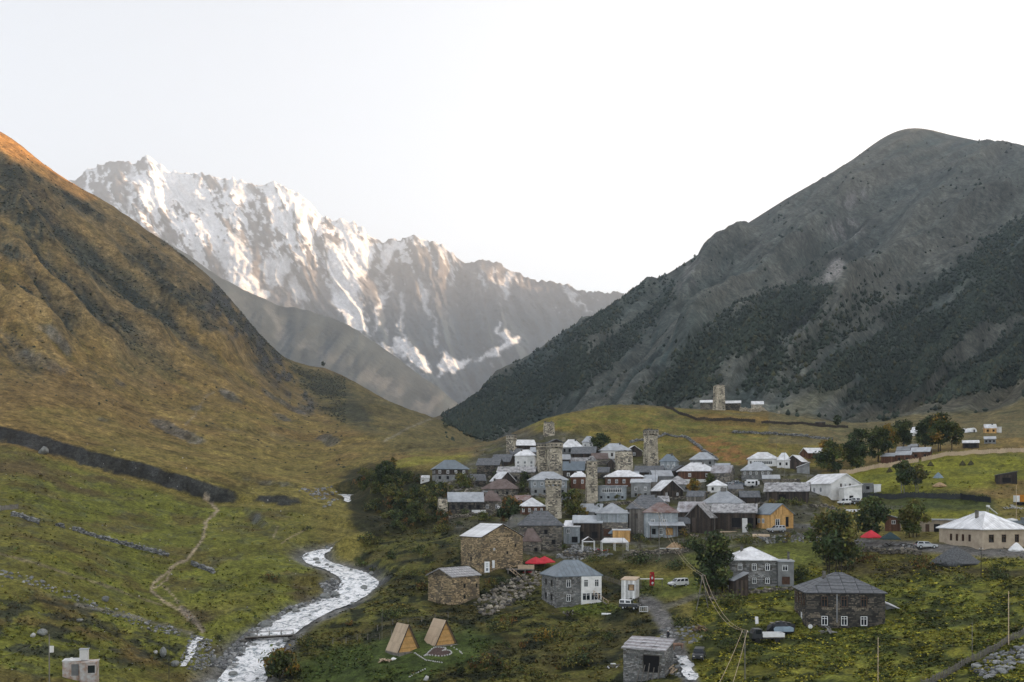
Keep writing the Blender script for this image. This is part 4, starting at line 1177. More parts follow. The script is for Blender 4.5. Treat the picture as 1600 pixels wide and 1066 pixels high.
def make_house(loc, rz, w, d, storeys, roof, label, name='house', cat='house', near=False, found=1.2, chimney=None, group=None, posts=False):
    """STOREYS: list of dict(h, m=wall material, clad=(kind, palette), w=openings); ROOF: dict(kind, rh, m, ov, pw, rows, ridge)"""
    HCOUNT[0] += 1; seed = HCOUNT[0] * 31
    t = thing(name, label, cat, loc, rz, group)
    z = 0.0
    faces = {'f': ((-w/2, -d/2, 0), (1, 0), w), 'r': ((w/2, -d/2, 0), (0, 1), d), 'b': ((w/2, d/2, 0), (-1, 0), w), 'l': ((-w/2, d/2, 0), (0, -1), d)}
    for si, s in enumerate(storeys):
        h = s['h']; zb = z - (found if si == 0 else 0)
        wm = MB(); cm = MB(); clad = s.get('clad')
        ins = s.get('inset', 0)
        for fk, (o, dx, ln) in faces.items():
            nx, ny = dx[1], -dx[0]
            holes = []
            for op in s.get('w', ()):
                if op[0] != fk: continue
                x, zc, ww, hh = op[1] * ln, z + op[2] * h, op[3], op[4]
                holes.append((x - ww/2, x + ww/2, zc - hh/2, zc + hh/2))
                opening(t, o, dx, (nx, ny), x, zc, ww, hh, op[5], op[6] if len(op) > 6 else None)
            fr = lambda a, b, out_, o=o, dx=dx, nx=nx, ny=ny: (o[0] + dx[0] * a + nx * out_, o[1] + dx[1] * a + ny * out_, b)
            xs = sorted({0, ln} | {v for q in holes for v in q[:2]}); zs_ = sorted({zb, z + h} | {v for q in holes for v in q[2:]})
            for i in range(len(xs) - 1):
                for j in range(len(zs_) - 1):
                    mx_, mz_ = (xs[i] + xs[i + 1]) / 2, (zs_[j] + zs_[j + 1]) / 2
                    if any(q[0] < mx_ < q[1] and q[2] < mz_ < q[3] for q in holes): continue
                    if not (0 <= mx_ <= ln and zb <= mz_ <= z + h): continue
                    wm.add([fr(xs[i], zs_[j], 0), fr(xs[i + 1], zs_[j], 0), fr(xs[i + 1], zs_[j + 1], 0), fr(xs[i], zs_[j + 1], 0)], [(0, 1, 2, 3)])
            for q in holes:
                c4 = [(q[0], q[2]), (q[1], q[2]), (q[1], q[3]), (q[0], q[3])]
                for i in range(4):
                    a, b = c4[i], c4[(i + 1) % 4]
                    wm.add([fr(*a, 0), fr(*b, 0), fr(*b, -.22), fr(*a, -.22)], [(3, 2, 1, 0)])
            if clad and (fk != 'b') and fk in s.get('faces', 'flr'):
                poly = [(0, zb), (ln, zb), (ln, z + h), (0, z + h)]
                k, pal = clad[0], PAL[clad[1]]
                big = 1.0 if near else 1.25
                if k == 'stone': stones(cm, poly, fr, pal, holes, .23 * big, .46 * big, .06, seed + ord(fk) + si, s.get('patch'))
                else: boards(cm, poly, fr, pal, holes, .24 * big * (1 if near else 1.6), .04, seed + ord(fk) + si, horiz=(k == 'hboard'))
        wm.add([(-w/2, -d/2, z + h), (w/2, -d/2, z + h), (w/2, d/2, z + h), (-w/2, d/2, z + h)], [(0, 1, 2, 3)])
        wo = wm.build('wall' if si == 0 else 'upper_wall', M[s['m']], t)
        if cm.v: cm.build('stonework' if clad[0] == 'stone' else 'boarding', M['cladding' if clad[0] == 'stone' else 'boards'], wo, kind='stuff')
        if s.get('balcony'):
            bf, bd = s['balcony'] if isinstance(s['balcony'], tuple) else (s['balcony'], 1.3)
            bm_ = MB(); zb_ = z
            bm_.box(-w/2, w/2, -d/2 - bd, -d/2, zb_ - .12, zb_)
            bo = bm_.build('balcony', M[bf], t)
            rl = MB()
            rl.box(-w/2, w/2, -d/2 - bd, -d/2 - bd + .06, zb_ + .95, zb_ + 1.03)
            rl.box(-w/2, w/2, -d/2 - bd + .01, -d/2 - bd + .05, zb_ + .06, zb_ + .12)
            n = max(3, int(w / .5))
            for i in range(n + 1):
                x = -w/2 + .04 + (w - .08) * i / n
                rl.box(x - .03, x + .03, -d/2 - bd + .015, -d/2 - bd + .045, zb_ + .12, zb_ + .95)
            rl.build('railing', M[bf], bo)
            pz = MB()
            for i in range(4):
                x = -w/2 + .1 + (w - .2) * i / 3
                pz.box(x - .07, x + .07, -d/2 - bd + .08, -d/2 - bd + .22, zb_, zb_ + h)
                pz.box(x - .07, x + .07, -d/2 - bd + .08, -d/2 - bd + .22, -found, zb_ - .12)
            pz.build('porch_posts', M[bf], bo, kind='stuff')
        z += h
    rk = roof['kind']; rh = roof['rh']; ov = roof.get('ov', .45); m = M[roof['m']]
    if rk in ('gx', 'gy', 'sf', 'sr', 'sl', 'sb'):       # gable and lean-to infill up to the roof
        g = MB(); e = rh * (1 - 0)
        k = rh / ((d / 2 + ov) if rk == 'gx' else (w / 2 + ov) if rk == 'gy' else (d + 2 * ov) if rk in ('sf', 'sb') else (w + 2 * ov))
        gx = {'gx': [(-d/2, k * ov), (d/2, k * ov), (0, k * (d/2 + ov))], 'gy': [(-w/2, k * ov), (w/2, k * ov), (0, k * (w/2 + ov))]}
        cm = MB(); s = storeys[-1]; clad = roof.get('clad', s.get('clad')); gm = roof.get('gm', s['m'])
        if rk == 'gx':
            for sx in (-1, 1):
                g.prism([(sx * w/2, y, z + q) for y, q in [(-d/2, 0), (d/2, 0)] + gx['gx'][1:2] + gx['gx'][2:] + gx['gx'][:1]], (-sx * .2, 0, 0))
                if clad:
                    fr = lambda a, b, o_, sx=sx: (sx * (w/2 + o_), a, z + b)
                    P_ = [(-d/2, 0), (d/2, 0), (d/2, k * ov), (0, k * (d/2 + ov)), (-d/2, k * ov)]
                    (stones(cm, P_, fr, PAL[clad[1]], (), .23, .46, .06, seed + 5) if clad[0] == 'stone' else boards(cm, P_, fr, PAL[clad[1]], (), .3, .04, seed + 5))
        elif rk == 'gy':
            for sy in (-1, 1):
                g.prism([(x, sy * d/2, z + q) for x, q in [(-w/2, 0), (w/2, 0)] + gx['gy'][1:2] + gx['gy'][2:] + gx['gy'][:1]], (0, -sy * .2, 0))
            if clad:
                fr = lambda a, b, o_: (a, -d/2 - o_, z + b)
                P_ = [(-w/2, 0), (w/2, 0), (w/2, k * ov), (0, k * (w/2 + ov)), (-w/2, k * ov)]
                gh = roof.get('holes', ())
                (stones(cm, P_, fr, PAL[clad[1]], gh, .23, .46, .06, seed + 5, roof.get('patch')) if clad[0] == 'stone' else boards(cm, P_, fr, PAL[clad[1]], gh, .3, .04, seed + 5))
        else:
            lo, hi = k * ov, rh - k * ov
            c = {'sf': (lo, lo, hi, hi), 'sb': (hi, hi, lo, lo), 'sr': (hi, lo, lo, hi), 'sl': (lo, hi, hi, lo)}[rk]
            q = [(-w/2, -d/2), (w/2, -d/2), (w/2, d/2), (-w/2, d/2)]
            vs_ = [(x, y, z) for x, y in q] + [(x, y, z + cc) for (x, y), cc in zip(q, c)]
            g.add(vs_, [(3,2,1,0),(4,5,6,7),(0,1,5,4),(1,2,6,5),(2,3,7,6),(3,0,4,7)])
        go = g.build('gable' if rk[0] == 'g' else 'upper_wall', M[gm], t)
        if cm.v: cm.build('stonework' if clad[0] == 'stone' else 'boarding', M['cladding' if clad[0] == 'stone' else 'boards'], go, kind='stuff')
    if rk == 'flat':
        rm = MB().box(-w/2 - ov, w/2 + ov, -d/2 - ov, d/2 + ov, z + .002, z + .22)
        ro = rm.build('roof', m, t)
        rm2 = MB()
        n = max(2, int((w + 2 * ov) / 1.1))
        for i in range(n):
            x0 = -w/2 - ov + (w + 2 * ov) * i / n
            rm2.box(x0 + .02, x0 + (w + 2 * ov) / n - .02, -d/2 - ov, d/2 + ov, z + .223, z + .25 + rnd.uniform(0, .03))
        rm2.build('roof_sheets', m, ro, kind='stuff')
    elif rk:
        sl_ = roof_slopes(rk, w, d, z, rh, ov, roof.get('ridge', .35))
        rm = MB()
        for p in sl_: rm.prism(p, (0, 0, -.13))
        ro = rm.build('roof', M[roof.get('under', roof['m'])], t)
        pw, rows = roof.get('pw', 1.1), roof.get('rows', 1)
        pm = MB()
        for i, p in enumerate(sl_):
            for j, (pts_, off) in enumerate(slope_panels(p, pw, rows, seed=seed + i, jit=roof.get('jit', .02), ragged=roof.get('ragged', 0), gap=roof.get('gap', .03))):
                if near:
                    c = sum(pts_, Vector()) / len(pts_)
                    MB().prism([q - c for q in pts_], off).build('roof_panel', m, ro, loc=c)
                else: pm.prism(pts_, off)
        if pm.v: pm.build('roof_sheets', m, ro, kind='stuff')
        if rk == 'hip':
            cp = MB()
            P = [Vector(p) for s in sl_ for p in s]
            tops = {(round(p.x, 3), round(p.y, 3), round(p.z, 3)) for p in P if p.z > z + rh * .9}
            cs = {(round(p.x, 3), round(p.y, 3), round(p.z, 3)) for p in P if p.z < z + rh * .1}
            tops = [Vector(p) + Vector((0, 0, .06)) for p in tops]
            for c in cs:
                c = Vector(c) + Vector((0, 0, .06))
                tt = min(tops, key=lambda q: (q - c).length); cp.tube([c, tt], .07, 5)
            if len(tops) > 1: cp.tube(tops, .08, 5)
            cp.build('ridge_caps', m, ro, kind='stuff')
    if chimney:
        x, y, cw, ch = chimney
        cm = MB().box(x - cw/2, x + cw/2, y - cw/2, y + cw/2, z + .1, z + rh + ch).box(x - cw/2 - .06, x + cw/2 + .06, y - cw/2 - .06, y + cw/2 + .06, z + rh + ch + .002, z + rh + ch + .1)
        cm.build('chimney', M['mortar'], t)
    return t

def grid(face, n, rows, w=.95, h=1.35, style='white', x0=.0, x1=1.0, zc=(.5,)):
    return [(face, x0 + (x1 - x0) * (i + .5) / n, z, w, h, style) for i in range(n) for z in zc]

def house(u, v, wpx, hpx, rpx, label, kind='hip', rm='metal_grey', wm='plaster', yaw=0.0, dep=.75, st=None, wins=None, clad=None, D=None, near=False, name='house', cat='house', split=None, **kw):
    """a house whose front wall stands with its foot at row V; sizes in photo pixels at its distance"""
    D = D or hit(u, v); s = D / F
    phi = math.atan((u - CX) / F); th = R(yaw) - phi              # YAW is the turn away from the line of sight
    w = wpx * s * cos(phi) / max(.35, cos(R(yaw)))
    d = dep * w if dep < 3 else dep
    h = hpx * s
    e = (v - CY) / F
    ov = kw.pop('ov', min(.6, .05 * w))
    rh = max(.35, rpx * s - (d / 2 + ov if kind in ('hip', 'gx') else 0 if kind in ('gy', 'sr', 'sl') else d) * e * .9)
    if kind == 'flat': rh = .2
    fx, fy = (u - CX) * s, D
    base = Vector((fx, fy, CZ - (v - CY) * s))
    # the facade centre is at (fx, fy): the house's own centre lies half a depth behind it
    c = base + Vector((-sin(th) * d / 2, cos(th) * d / 2, 0))
    clad = clad or {'mortar': ('stone', 'stone'), 'mortar_warm': ('stone', 'warm'), 'mortar_dark': ('stone', 'dark'), 'wood_dark': ('board', 'wood_dark'), 'wood_brown': ('board', 'wood_brown'),
                    'wood_grey': ('board', 'wood_grey'), 'wood_new': ('board', 'wood_new'), 'plaster_blue': ('board', 'blue')}.get(wm)
    if st is None:
        st = [dict(h=h, m=wm, clad=clad, w=wins or [])]
        if split:                                    # an upper storey of another material: (share of height, material, openings)
            fr_, m2, w2 = split
            cl2 = {'mortar': ('stone', 'stone'), 'mortar_dark': ('stone', 'dark'), 'wood_dark': ('board', 'wood_dark'), 'wood_brown': ('board', 'wood_brown'), 'wood_grey': ('board', 'wood_grey'), 'wood_new': ('board', 'wood_new'), 'plaster_blue': ('board', 'blue')}.get(m2)
            st = [dict(h=h * (1 - fr_), m=wm, clad=clad, w=wins or []), dict(h=h * fr_, m=m2, clad=cl2, w=w2, balcony=kw.pop('balcony', None))]
    roof = dict(kind=kind, rh=rh, m=rm, ov=ov, pw=kw.pop('pw', 1.2), rows=kw.pop('rows', 1), ridge=kw.pop('ridge', .3), jit=kw.pop('jit', .02), ragged=kw.pop('ragged', 0))
    for k in ('gm', 'holes', 'patch', 'under', 'gap'):
        if k in kw: roof[k] = kw.pop(k)
    if 'gclad' in kw: roof['clad'] = kw.pop('gclad')
    ck = kw.pop('chimney', None)
    if ck is None and name == 'house' and kind in ('hip', 'gx') and (HCOUNT[0] * 7) % 5 < 3: ck = (w * (.18 if HCOUNT[0] % 2 else -.2), -d * .08, .55, .25)
    return make_house(c, th, w, d, st, roof, label, name, cat, near, found=kw.pop('found', 2.0), chimney=ck, **kw)

# ---------------------------------------------------------------- towers
def tower(u, v, wpx, hpx, label, top='crown', yaw=14, pal='tower', D=None, taper=.9, rm='slate', name='stone_tower', slits=2, found=2.5):
    D = D or hit(u, v); s = D / F; th = R(yaw)
    w = wpx * s / (cos(th) + sin(abs(th))); h = hpx * s
    base = Vector(((u - CX) * s, D + w / 2, CZ - (v - CY) * s))
    t = thing(name, label, 'tower', base, th)
    HCOUNT[0] += 1; sd_ = HCOUNT[0] * 57
    ch = {'crown': 1.9, 'gable': 2.0, 'cone': 1.2, 'ruin': 0, 'flat': 0}[top]
    hs_ = h - ch - (1.3 if top == 'gable' else 0)
    wt = w * taper * .94
    wall = MB(); z0 = -found
    a = [(-w/2, -w/2), (w/2, -w/2), (w/2, w/2), (-w/2, w/2)]; b = [(x * wt / w, y * wt / w) for x, y in a]
    wall.add([(x, y, z0) for x, y in a] + [(x, y, hs_) for x, y in b], [(0,1,5,4),(1,2,6,5),(2,3,7,6),(3,0,4,7),(4,5,6,7)])
    wo = wall.build('wall', M['tower_mortar'], t)
    cm = MB()
    for k in range(4):
        if k == 2: continue
        p0, p1 = Vector((*a[k], z0)), Vector((*a[(k + 1) % 4], z0)); q0, q1 = Vector((*b[k], hs_)), Vector((*b[(k + 1) % 4], hs_))
        nrm = (p1 - p0).cross(q0 - p0).normalized()
        def fr(x, z, o, p0=p0, p1=p1, q0=q0, q1=q1, nrm=nrm):
            tz = (z - z0) / (hs_ - z0); tx = x / w
            return (p0 * (1 - tx) + p1 * tx) * (1 - tz) + (q0 * (1 - tx) + q1 * tx) * tz + nrm * o
        hl = []
        if k in (0, 1, 3):
            for i in range(slits):
                x, z = w * (.5 + .12 * ((i + k) % 3 - 1)), hs_ * (.35 + .33 * i)
                hl.append((x - .22, x + .22, z - .4, z + .4))
                c = fr(x, z, .02)
                fm, pm = window_meshes(.45, .8, 'hole')
                e = link('window', fm, parent=t); e.location = c; e.rotation_euler = (0, 0, [0, pi/2, pi, -pi/2][k]); link('pane', pm, parent=e)
        rp = random.Random(sd_ + k); pc = [(rp.uniform(0, w), rp.uniform(0, hs_), rp.uniform(.6, 1.8)) for _ in range(4)]
        darkc = PAL['stone'][:4]
        patch = lambda x, z: rp.choice(darkc) if any((x - p[0]) ** 2 + ((z - p[1]) * .7) ** 2 < p[2] ** 2 for p in pc) and rp.random() < .6 else None
        stones(cm, [(0, z0), (w, z0), (w, hs_), (0, hs_)], fr, PAL[pal], hl, .36, .6, .07, sd_ + k, patch)
    cm.build('stonework', M['cladding'], wo, kind='stuff')
    z = hs_
    if top in ('crown', 'gable'):
        c_ = MB(); ww = wt * 1.17; n = 3
        c_.box(-ww/2, ww/2, -ww/2, ww/2, z + .55, z + ch)
        for k in range(4):                                           # corbels below the crown
            for i in range(n + 1):
                x = -ww/2 + ww * i / n; x = max(-ww/2 + .2, min(ww/2 - .2, x))
                Mt = Matrix.Rotation(k * pi/2, 4, 'Z')
                c_.box(x - .2, x + .2, -ww/2 + .02, -wt/2 + .3, z - .3, z + .548, M=Mt)
        co = c_.build('crown', M['tower_mortar'], t)
        cs = MB()
        for k in range(4):
            if k == 2: continue
            Mt = Matrix.Rotation(k * pi/2, 4, 'Z')
            fr = lambda x, zz, o, Mt=Mt: Mt @ Vector((x - ww/2, -ww/2 - o, zz))
            hl = []
            for i in range(n):
                x = ww * (i + .5) / n
                hl.append((x - .27, x + .27, z + .95, z + 1.5))
                fm, pm = window_meshes(.5, .5, 'hole')
                e = link('window', fm, parent=co); e.location = fr(x, z + 1.22, .03); e.rotation_euler = (0, 0, k * pi/2)
                hb = MB().box(-.2, .2, -.035, .12, -.2, .2)
                e.data = _WIN.setdefault('embr', hb.mesh('window', M['dark']))
            stones(cs, [(0, z + .55), (ww, z + .55), (ww, z + ch), (0, z + ch)], fr, PAL[pal], hl, .3, .55, .05, sd_ + 9 + k)
        cs.build('stonework', M['cladding'], co, kind='stuff')
        if top == 'crown':
            pr = MB()
            rr = random.Random(sd_)
            for k in range(4):
                Mt = Matrix.Rotation(k * pi/2, 4, 'Z')
                for i in range(4):
                    x = -ww/2 + ww * (i + .5) / 4
                    pr.box(x - .3, x + .3, -ww/2 + .02, -ww/2 + .4, z + ch + .003, z + ch + rr.uniform(.12, .6), M=Mt)
            pr.build('parapet', M['mortar'], co)
            MB().box(-ww/2 - .15, ww/2 + .15, -ww/2 - .15, ww/2 + .15, z + ch - .12, z + ch + .001).build('roof', M[rm], t)
        else:
            sl_ = roof_slopes('gy', ww, ww, z + ch, 1.3, .35)
            r_ = MB()
            for p in sl_: r_.prism(p, (0, 0, -.14))
            ro = r_.build('roof', M[rm], t)
            g = MB().prism([(-ww/2, -ww/2 + .01, z + ch), (ww/2, -ww/2 + .01, z + ch), (0, -ww/2 + .01, z + ch + 1.1)], (0, .2, 0)); g.build('gable', M['wood_dark'], t)
            pm = MB()
            for p in sl_:
                for q, off in slope_panels(p, .8, 2, seed=sd_): pm.prism(q, off)
            pm.build('roof_sheets', M[rm], ro, kind='stuff')
    elif top == 'cone':
        ww = wt * 1.16
        MB().box(-ww/2, ww/2, -ww/2, ww/2, z, z + .35).build('crown', M['concrete'], t)
        mm_ = MB(); rr = random.Random(4)
        for i in range(14):
            an = i * 2.4; q = i / 14
            mm_.lump((cos(an) * wt * .33 * (1 - q * .8), sin(an) * wt * .33 * (1 - q * .8), z + .5 + q * 1.1), (.55, .55, .42), .25, i)
        mm_.build('rubble_cap', M['slate_pale'], t, kind='stuff')
        for k in range(4):
            Mt = Matrix.Rotation(k * pi/2, 4, 'Z')
            for i in range(2):
                e = link('window', _WIN.setdefault('embr', MB().box(-.2, .2, -.035, .12, -.2, .2).mesh('window', M['dark'])), parent=t)
                e.location = Mt @ Vector(((i - .5) * wt * .5, -wt/2 - .07, z - .7)); e.rotation_euler = (0, 0, k * pi/2)
    elif top in ('ruin', 'flat'):
        pr = MB(); rr = random.Random(sd_)
        n = 5
        for k in range(4):
            Mt = Matrix.Rotation(k * pi/2, 4, 'Z')
            for i in range(n):
                x = -wt/2 + wt * (i + .5) / n
                hh = rr.uniform(.3, 1.4) if top == 'ruin' else rr.uniform(.3, .45)
                pr.box(x - wt/n/2 + .01, x + wt/n/2 - .01, -wt/2 + .004, -wt/2 + .55, z + .003, z + hh, M=Mt)
        po = pr.build('parapet', M['mortar'], t)
        cs = MB()
        for k in (0, 1, 3):
            Mt = Matrix.Rotation(k * pi/2, 4, 'Z')
            stones(cs, [(0, z), (wt, z), (wt, z + .7), (0, z + .7)], lambda x, zz, o, Mt=Mt: Mt @ Vector((x - wt/2, -wt/2 - o, zz)), PAL[pal], (), .3, .55, .06, sd_ + k)
        cs.build('stonework', M['cladding'], po, kind='stuff')
    return t
# ---------------------------------------------------------------- trees and bushes
M['bark'] = mat('bark', (.055,.045,.036), .95, 0, .4, 3.0)
M['bark_pale'] = mat('pale_bark', (.22,.21,.19), .9, 0, .4, 3.0)
GREENS = {'dark': (.046,.062,.028), 'mid': (.082,.096,.032), 'olive': (.125,.118,.034), 'gold': (.22,.14,.03), 'rust': (.15,.085,.03), 'grey': (.075,.088,.052)}
TC = [0]
def crown_mesh(rg, w, h, z0, n, tones, lobes=None, leaf=.34, gapk=.0):
    lobes = lobes or max(8, int(13 + w * 1.3))
    L = []
    for i in range(lobes):
        a = rg.uniform(0, 2 * pi); zz = rg.uniform(-.9, .95); r = (1 - abs(zz) ** 2.2) ** .5 * rg.uniform(.3, 1.02)
        L.append((cos(a) * r * w / 2, sin(a) * r * w / 2, z0 + h / 2 + zz * h / 2 * .82, w * rg.uniform(.09, .21), rg.choice(tones), rg.uniform(.65, 1.35)))
    L.append((0, 0, z0 + h * .5, w * .26, tones[0], .8)); L.append((rg.uniform(-.1, .1) * w, 0, z0 + h * .88, w * .16, tones[0], 1.0))
    Lp = np.array([l[:4] for l in L]); Lc = np.array([np.array(l[4]) * l[5] for l in L])
    g = np.random.default_rng(rg.randrange(10 ** 6))
    wt = Lp[:, 3] ** 2; wt /= wt.sum()
    k = g.choice(len(L), n, p=wt)
    dirs = g.normal(0, 1, (n, 3)); dirs /= np.linalg.norm(dirs, axis=1)[:, None]
    rr = Lp[k, 3] * np.abs(g.normal(.75, .42, n))
    c = Lp[k, :3] + dirs * rr[:, None] * np.array([1, 1, .82])
    c[:, 2] = np.maximum(c[:, 2], z0 - h * .06 + g.uniform(0, .3, n))
    a1 = g.normal(0, 1, (n, 3)); a1 /= np.linalg.norm(a1, axis=1)[:, None]
    a2 = np.cross(a1, g.normal(0, 1, (n, 3))); a2 /= np.linalg.norm(a2, axis=1)[:, None] + 1e-9
    s = leaf * g.uniform(.5, 1.35, n)[:, None]
    V4 = np.stack([c - a1 * s, c - a2 * s * .55, c + a1 * s, c + a2 * s * .55], 1)
    col = Lc[k] * g.uniform(.55, 1.5, (n, 1)) * (1 + g.normal(0, .08, (n, 3)))
    return V4.reshape(-1, 3), np.arange(4 * n).reshape(-1, 4), np.repeat(col, 4, 0)
def tree(u, v, wpx, hpx, label, tones=('dark', 'mid'), D=None, trunk=.22, stems=1, name='tree', cat='tree', group=None, leaf=None, dens=1.0, bark='bark', lean=0):
    D = D or hit(u, v); s = D / F
    TC[0] += 1; rg = random.Random(TC[0] * 77)
    w, h = wpx * s, hpx * s
    t = thing(name, label, cat, (( u - CX) * s, D, CZ - (v - CY) * s), rg.uniform(0, 6), group)
    ct = h * trunk
    for k in range(stems):
        tm = MB(); a = rg.uniform(0, 2 * pi); off = (k and w * .14) or 0
        b = Vector((cos(a) * off, sin(a) * off, -.4))
        r0 = max(.05, .022 * h / stems ** .5)
        top = Vector((b.x * 1.8 + lean, b.y * 1.8, h * .82))
        mid = b.lerp(top, .45) + Vector((rg.uniform(-.04, .04) * h, rg.uniform(-.04, .04) * h, 0))
        tm.tube([b, b.lerp(mid, .5), mid, mid.lerp(top, .5), top], [r0, r0 * .85, r0 * .65, r0 * .4, r0 * .12], 6)
        for i in range(6 if h > 3 else 3):
            q = rg.uniform(.2, .8); p0 = (b.lerp(mid, q / .45) if q < .45 else mid.lerp(top, (q - .45) / .55)); an = rg.uniform(0, 2 * pi); ln = w * rg.uniform(.25, .42) * (1.1 - q * .6)
            p1 = p0 + Vector((cos(an) * ln * .55, sin(an) * ln * .55, ln * .4)); p2 = p0 + Vector((cos(an) * ln, sin(an) * ln, ln * .6))
            tm.tube([p0, p1, p2], [r0 * .4, r0 * .25, r0 * .06], 5)
        tm.build('trunk' if name == 'tree' else 'stem', M[bark], t)
    n = int(min(11000, max(350, 16 * w * h * 4.2)) * dens)
    lf = leaf or max(.13, min(.42, .055 * (w * h) ** .5 + .05))
    V_, F_, C_ = crown_mesh(rg, w, h - ct * .7, ct * .7, n, [GREENS[x] for x in tones], leaf=lf)
    link('crown' if name == 'tree' else 'foliage', np_mesh('crown', V_, F_, M_LEAF, C_, smooth=False), parent=t)
    return t

# ---------------------------------------------------------------- rocks
ROCKM = mat('boulder_stone', (.23,.235,.225), .9, 0, .3, 1.2, col2=(.11,.115,.11))
ROCKW = mat('pale_stone', (.46,.455,.44), .9, 0, .2, 1.5)
def rock_mesh(seed, m=None, sub=2):
    bm = bmesh.new(); bmesh.ops.create_icosphere(bm, subdivisions=sub, radius=1)
    rg = random.Random(seed)
    pl = [(Vector((rg.gauss(0, 1), rg.gauss(0, 1), rg.gauss(0, .7))).normalized(), rg.uniform(.55, .85)) for _ in range(9)]
    for x in bm.verts:
        for n_, d in pl:
            k = x.co.dot(n_)
            if k > d: x.co -= n_ * (k - d)
    me = bpy.data.meshes.new('boulder'); bm.to_mesh(me); bm.free(); me.materials.append(m or ROCKM); return me
ROCKS = [rock_mesh(i) for i in range(5)]; ROCKSW = [rock_mesh(i + 9, ROCKW, 1) for i in range(4)]
def boulder(u, v, px, label, group=None, meshes=None, sq=(1, .8, .75), D=None, sink=.3, name='boulder'):
    D = D or hit(u, v); s = D / F; r = px * s / 2
    o = link(name, rnd.choice(meshes or ROCKS)); o.location = ((u - CX) * s, D, CZ - (v - CY) * s + r * sq[2] * (1 - sink))
    o.scale = (r * sq[0], r * sq[1], r * sq[2]); o.rotation_euler = (0, 0, rnd.uniform(0, 6))
    return tag(o, label, 'rock', group)
def rubble(name, n, poly, size, pal='grey', seed=0, dmax=430, dmin=100, kind='stuff', flat=.7):
    """loose stones strewn over a patch of ground: nobody could count them"""
    g = np.random.default_rng(seed)
    xs = [p[0] for p in poly]; ys = [p[1] for p in poly]
    mb = MB(); k = 0; tries = 0
    while k < n and tries < n * 8:
        tries += 1
        u, v = g.uniform(min(xs), max(xs)), g.uniform(min(ys), max(ys))
        if not in2(poly, u, v): continue
        D = hit(u, v)
        if not dmin < D < dmax: continue
        p = at(u, v, D); r = size * g.uniform(.35, 1.3) ** 1.6
        c = PAL[pal][int(g.integers(len(PAL[pal])))]; kk = g.uniform(.7, 1.4)
        mb.lump((p.x, p.y, p.z + r * .2), (r * g.uniform(.7, 1.3), r * g.uniform(.7, 1.3), r * flat), .28, int(g.integers(1e6)), tuple(x * kk for x in c)); k += 1
    o = mb.build(name, M['cladding'], kind=kind)
    return o

# ---------------------------------------------------------------- vehicles
M['car_white'] = mat('white_car_paint', (.70,.71,.72), .3, 0, .04, 1, spec=.5)
M['car_silver'] = mat('silver_car_paint', (.40,.42,.44), .3, .3, .04, 1, spec=.5)
M['car_dark'] = mat('dark_car_paint', (.03,.034,.04), .3, 0, .1, 1, spec=.5)
M['car_blue'] = mat('grey_blue_car_paint', (.14,.17,.20), .4, 0, .15, 1, spec=.5)
M['rubber'] = mat('rubber', (.018,.018,.018), .9, 0, .2, 4)
M['lamp'] = mat('headlight_glass', (.6,.6,.58), .15, 0, .05, 1, spec=.5)
M['lamp_red'] = mat('tail_light', (.35,.02,.02), .3, 0, .1, 1)
CARS = {  # side profile: lower body (x, z) front to back, cabin (x, z) bottom front, top front, top back, bottom back
 'van': (4.4, 1.75, [(-2.2,.45),(-2.2,.85),(-2.05,1.0),(-1.25,1.12),(2.1,1.15),(2.2,.95),(2.2,.45)], [(-1.25,1.12),(-.55,1.82),(2.0,1.88),(2.12,1.15)]),
 'suv': (4.6, 1.85, [(-2.3,.5),(-2.3,.9),(-2.15,1.05),(-.95,1.15),(2.2,1.15),(2.3,.95),(2.3,.5)], [(-.95,1.15),(-.35,1.78),(1.95,1.84),(2.2,1.15)]),
 'wagon': (4.4, 1.7, [(-2.2,.4),(-2.2,.75),(-2.1,.85),(-.9,.95),(2.1,.95),(2.2,.8),(2.2,.4)], [(-.95,.95),(-.35,1.45),(1.7,1.5),(2.1,.95)]),
 'jeep': (4.0, 1.75, [(-2.0,.55),(-2.0,1.05),(-1.95,1.12),(-.6,1.16),(2.0,1.16),(2.0,.95),(2.0,.55)], [(-.6,1.16),(-.4,1.9),(1.95,1.95),(2.0,1.16)]),
}
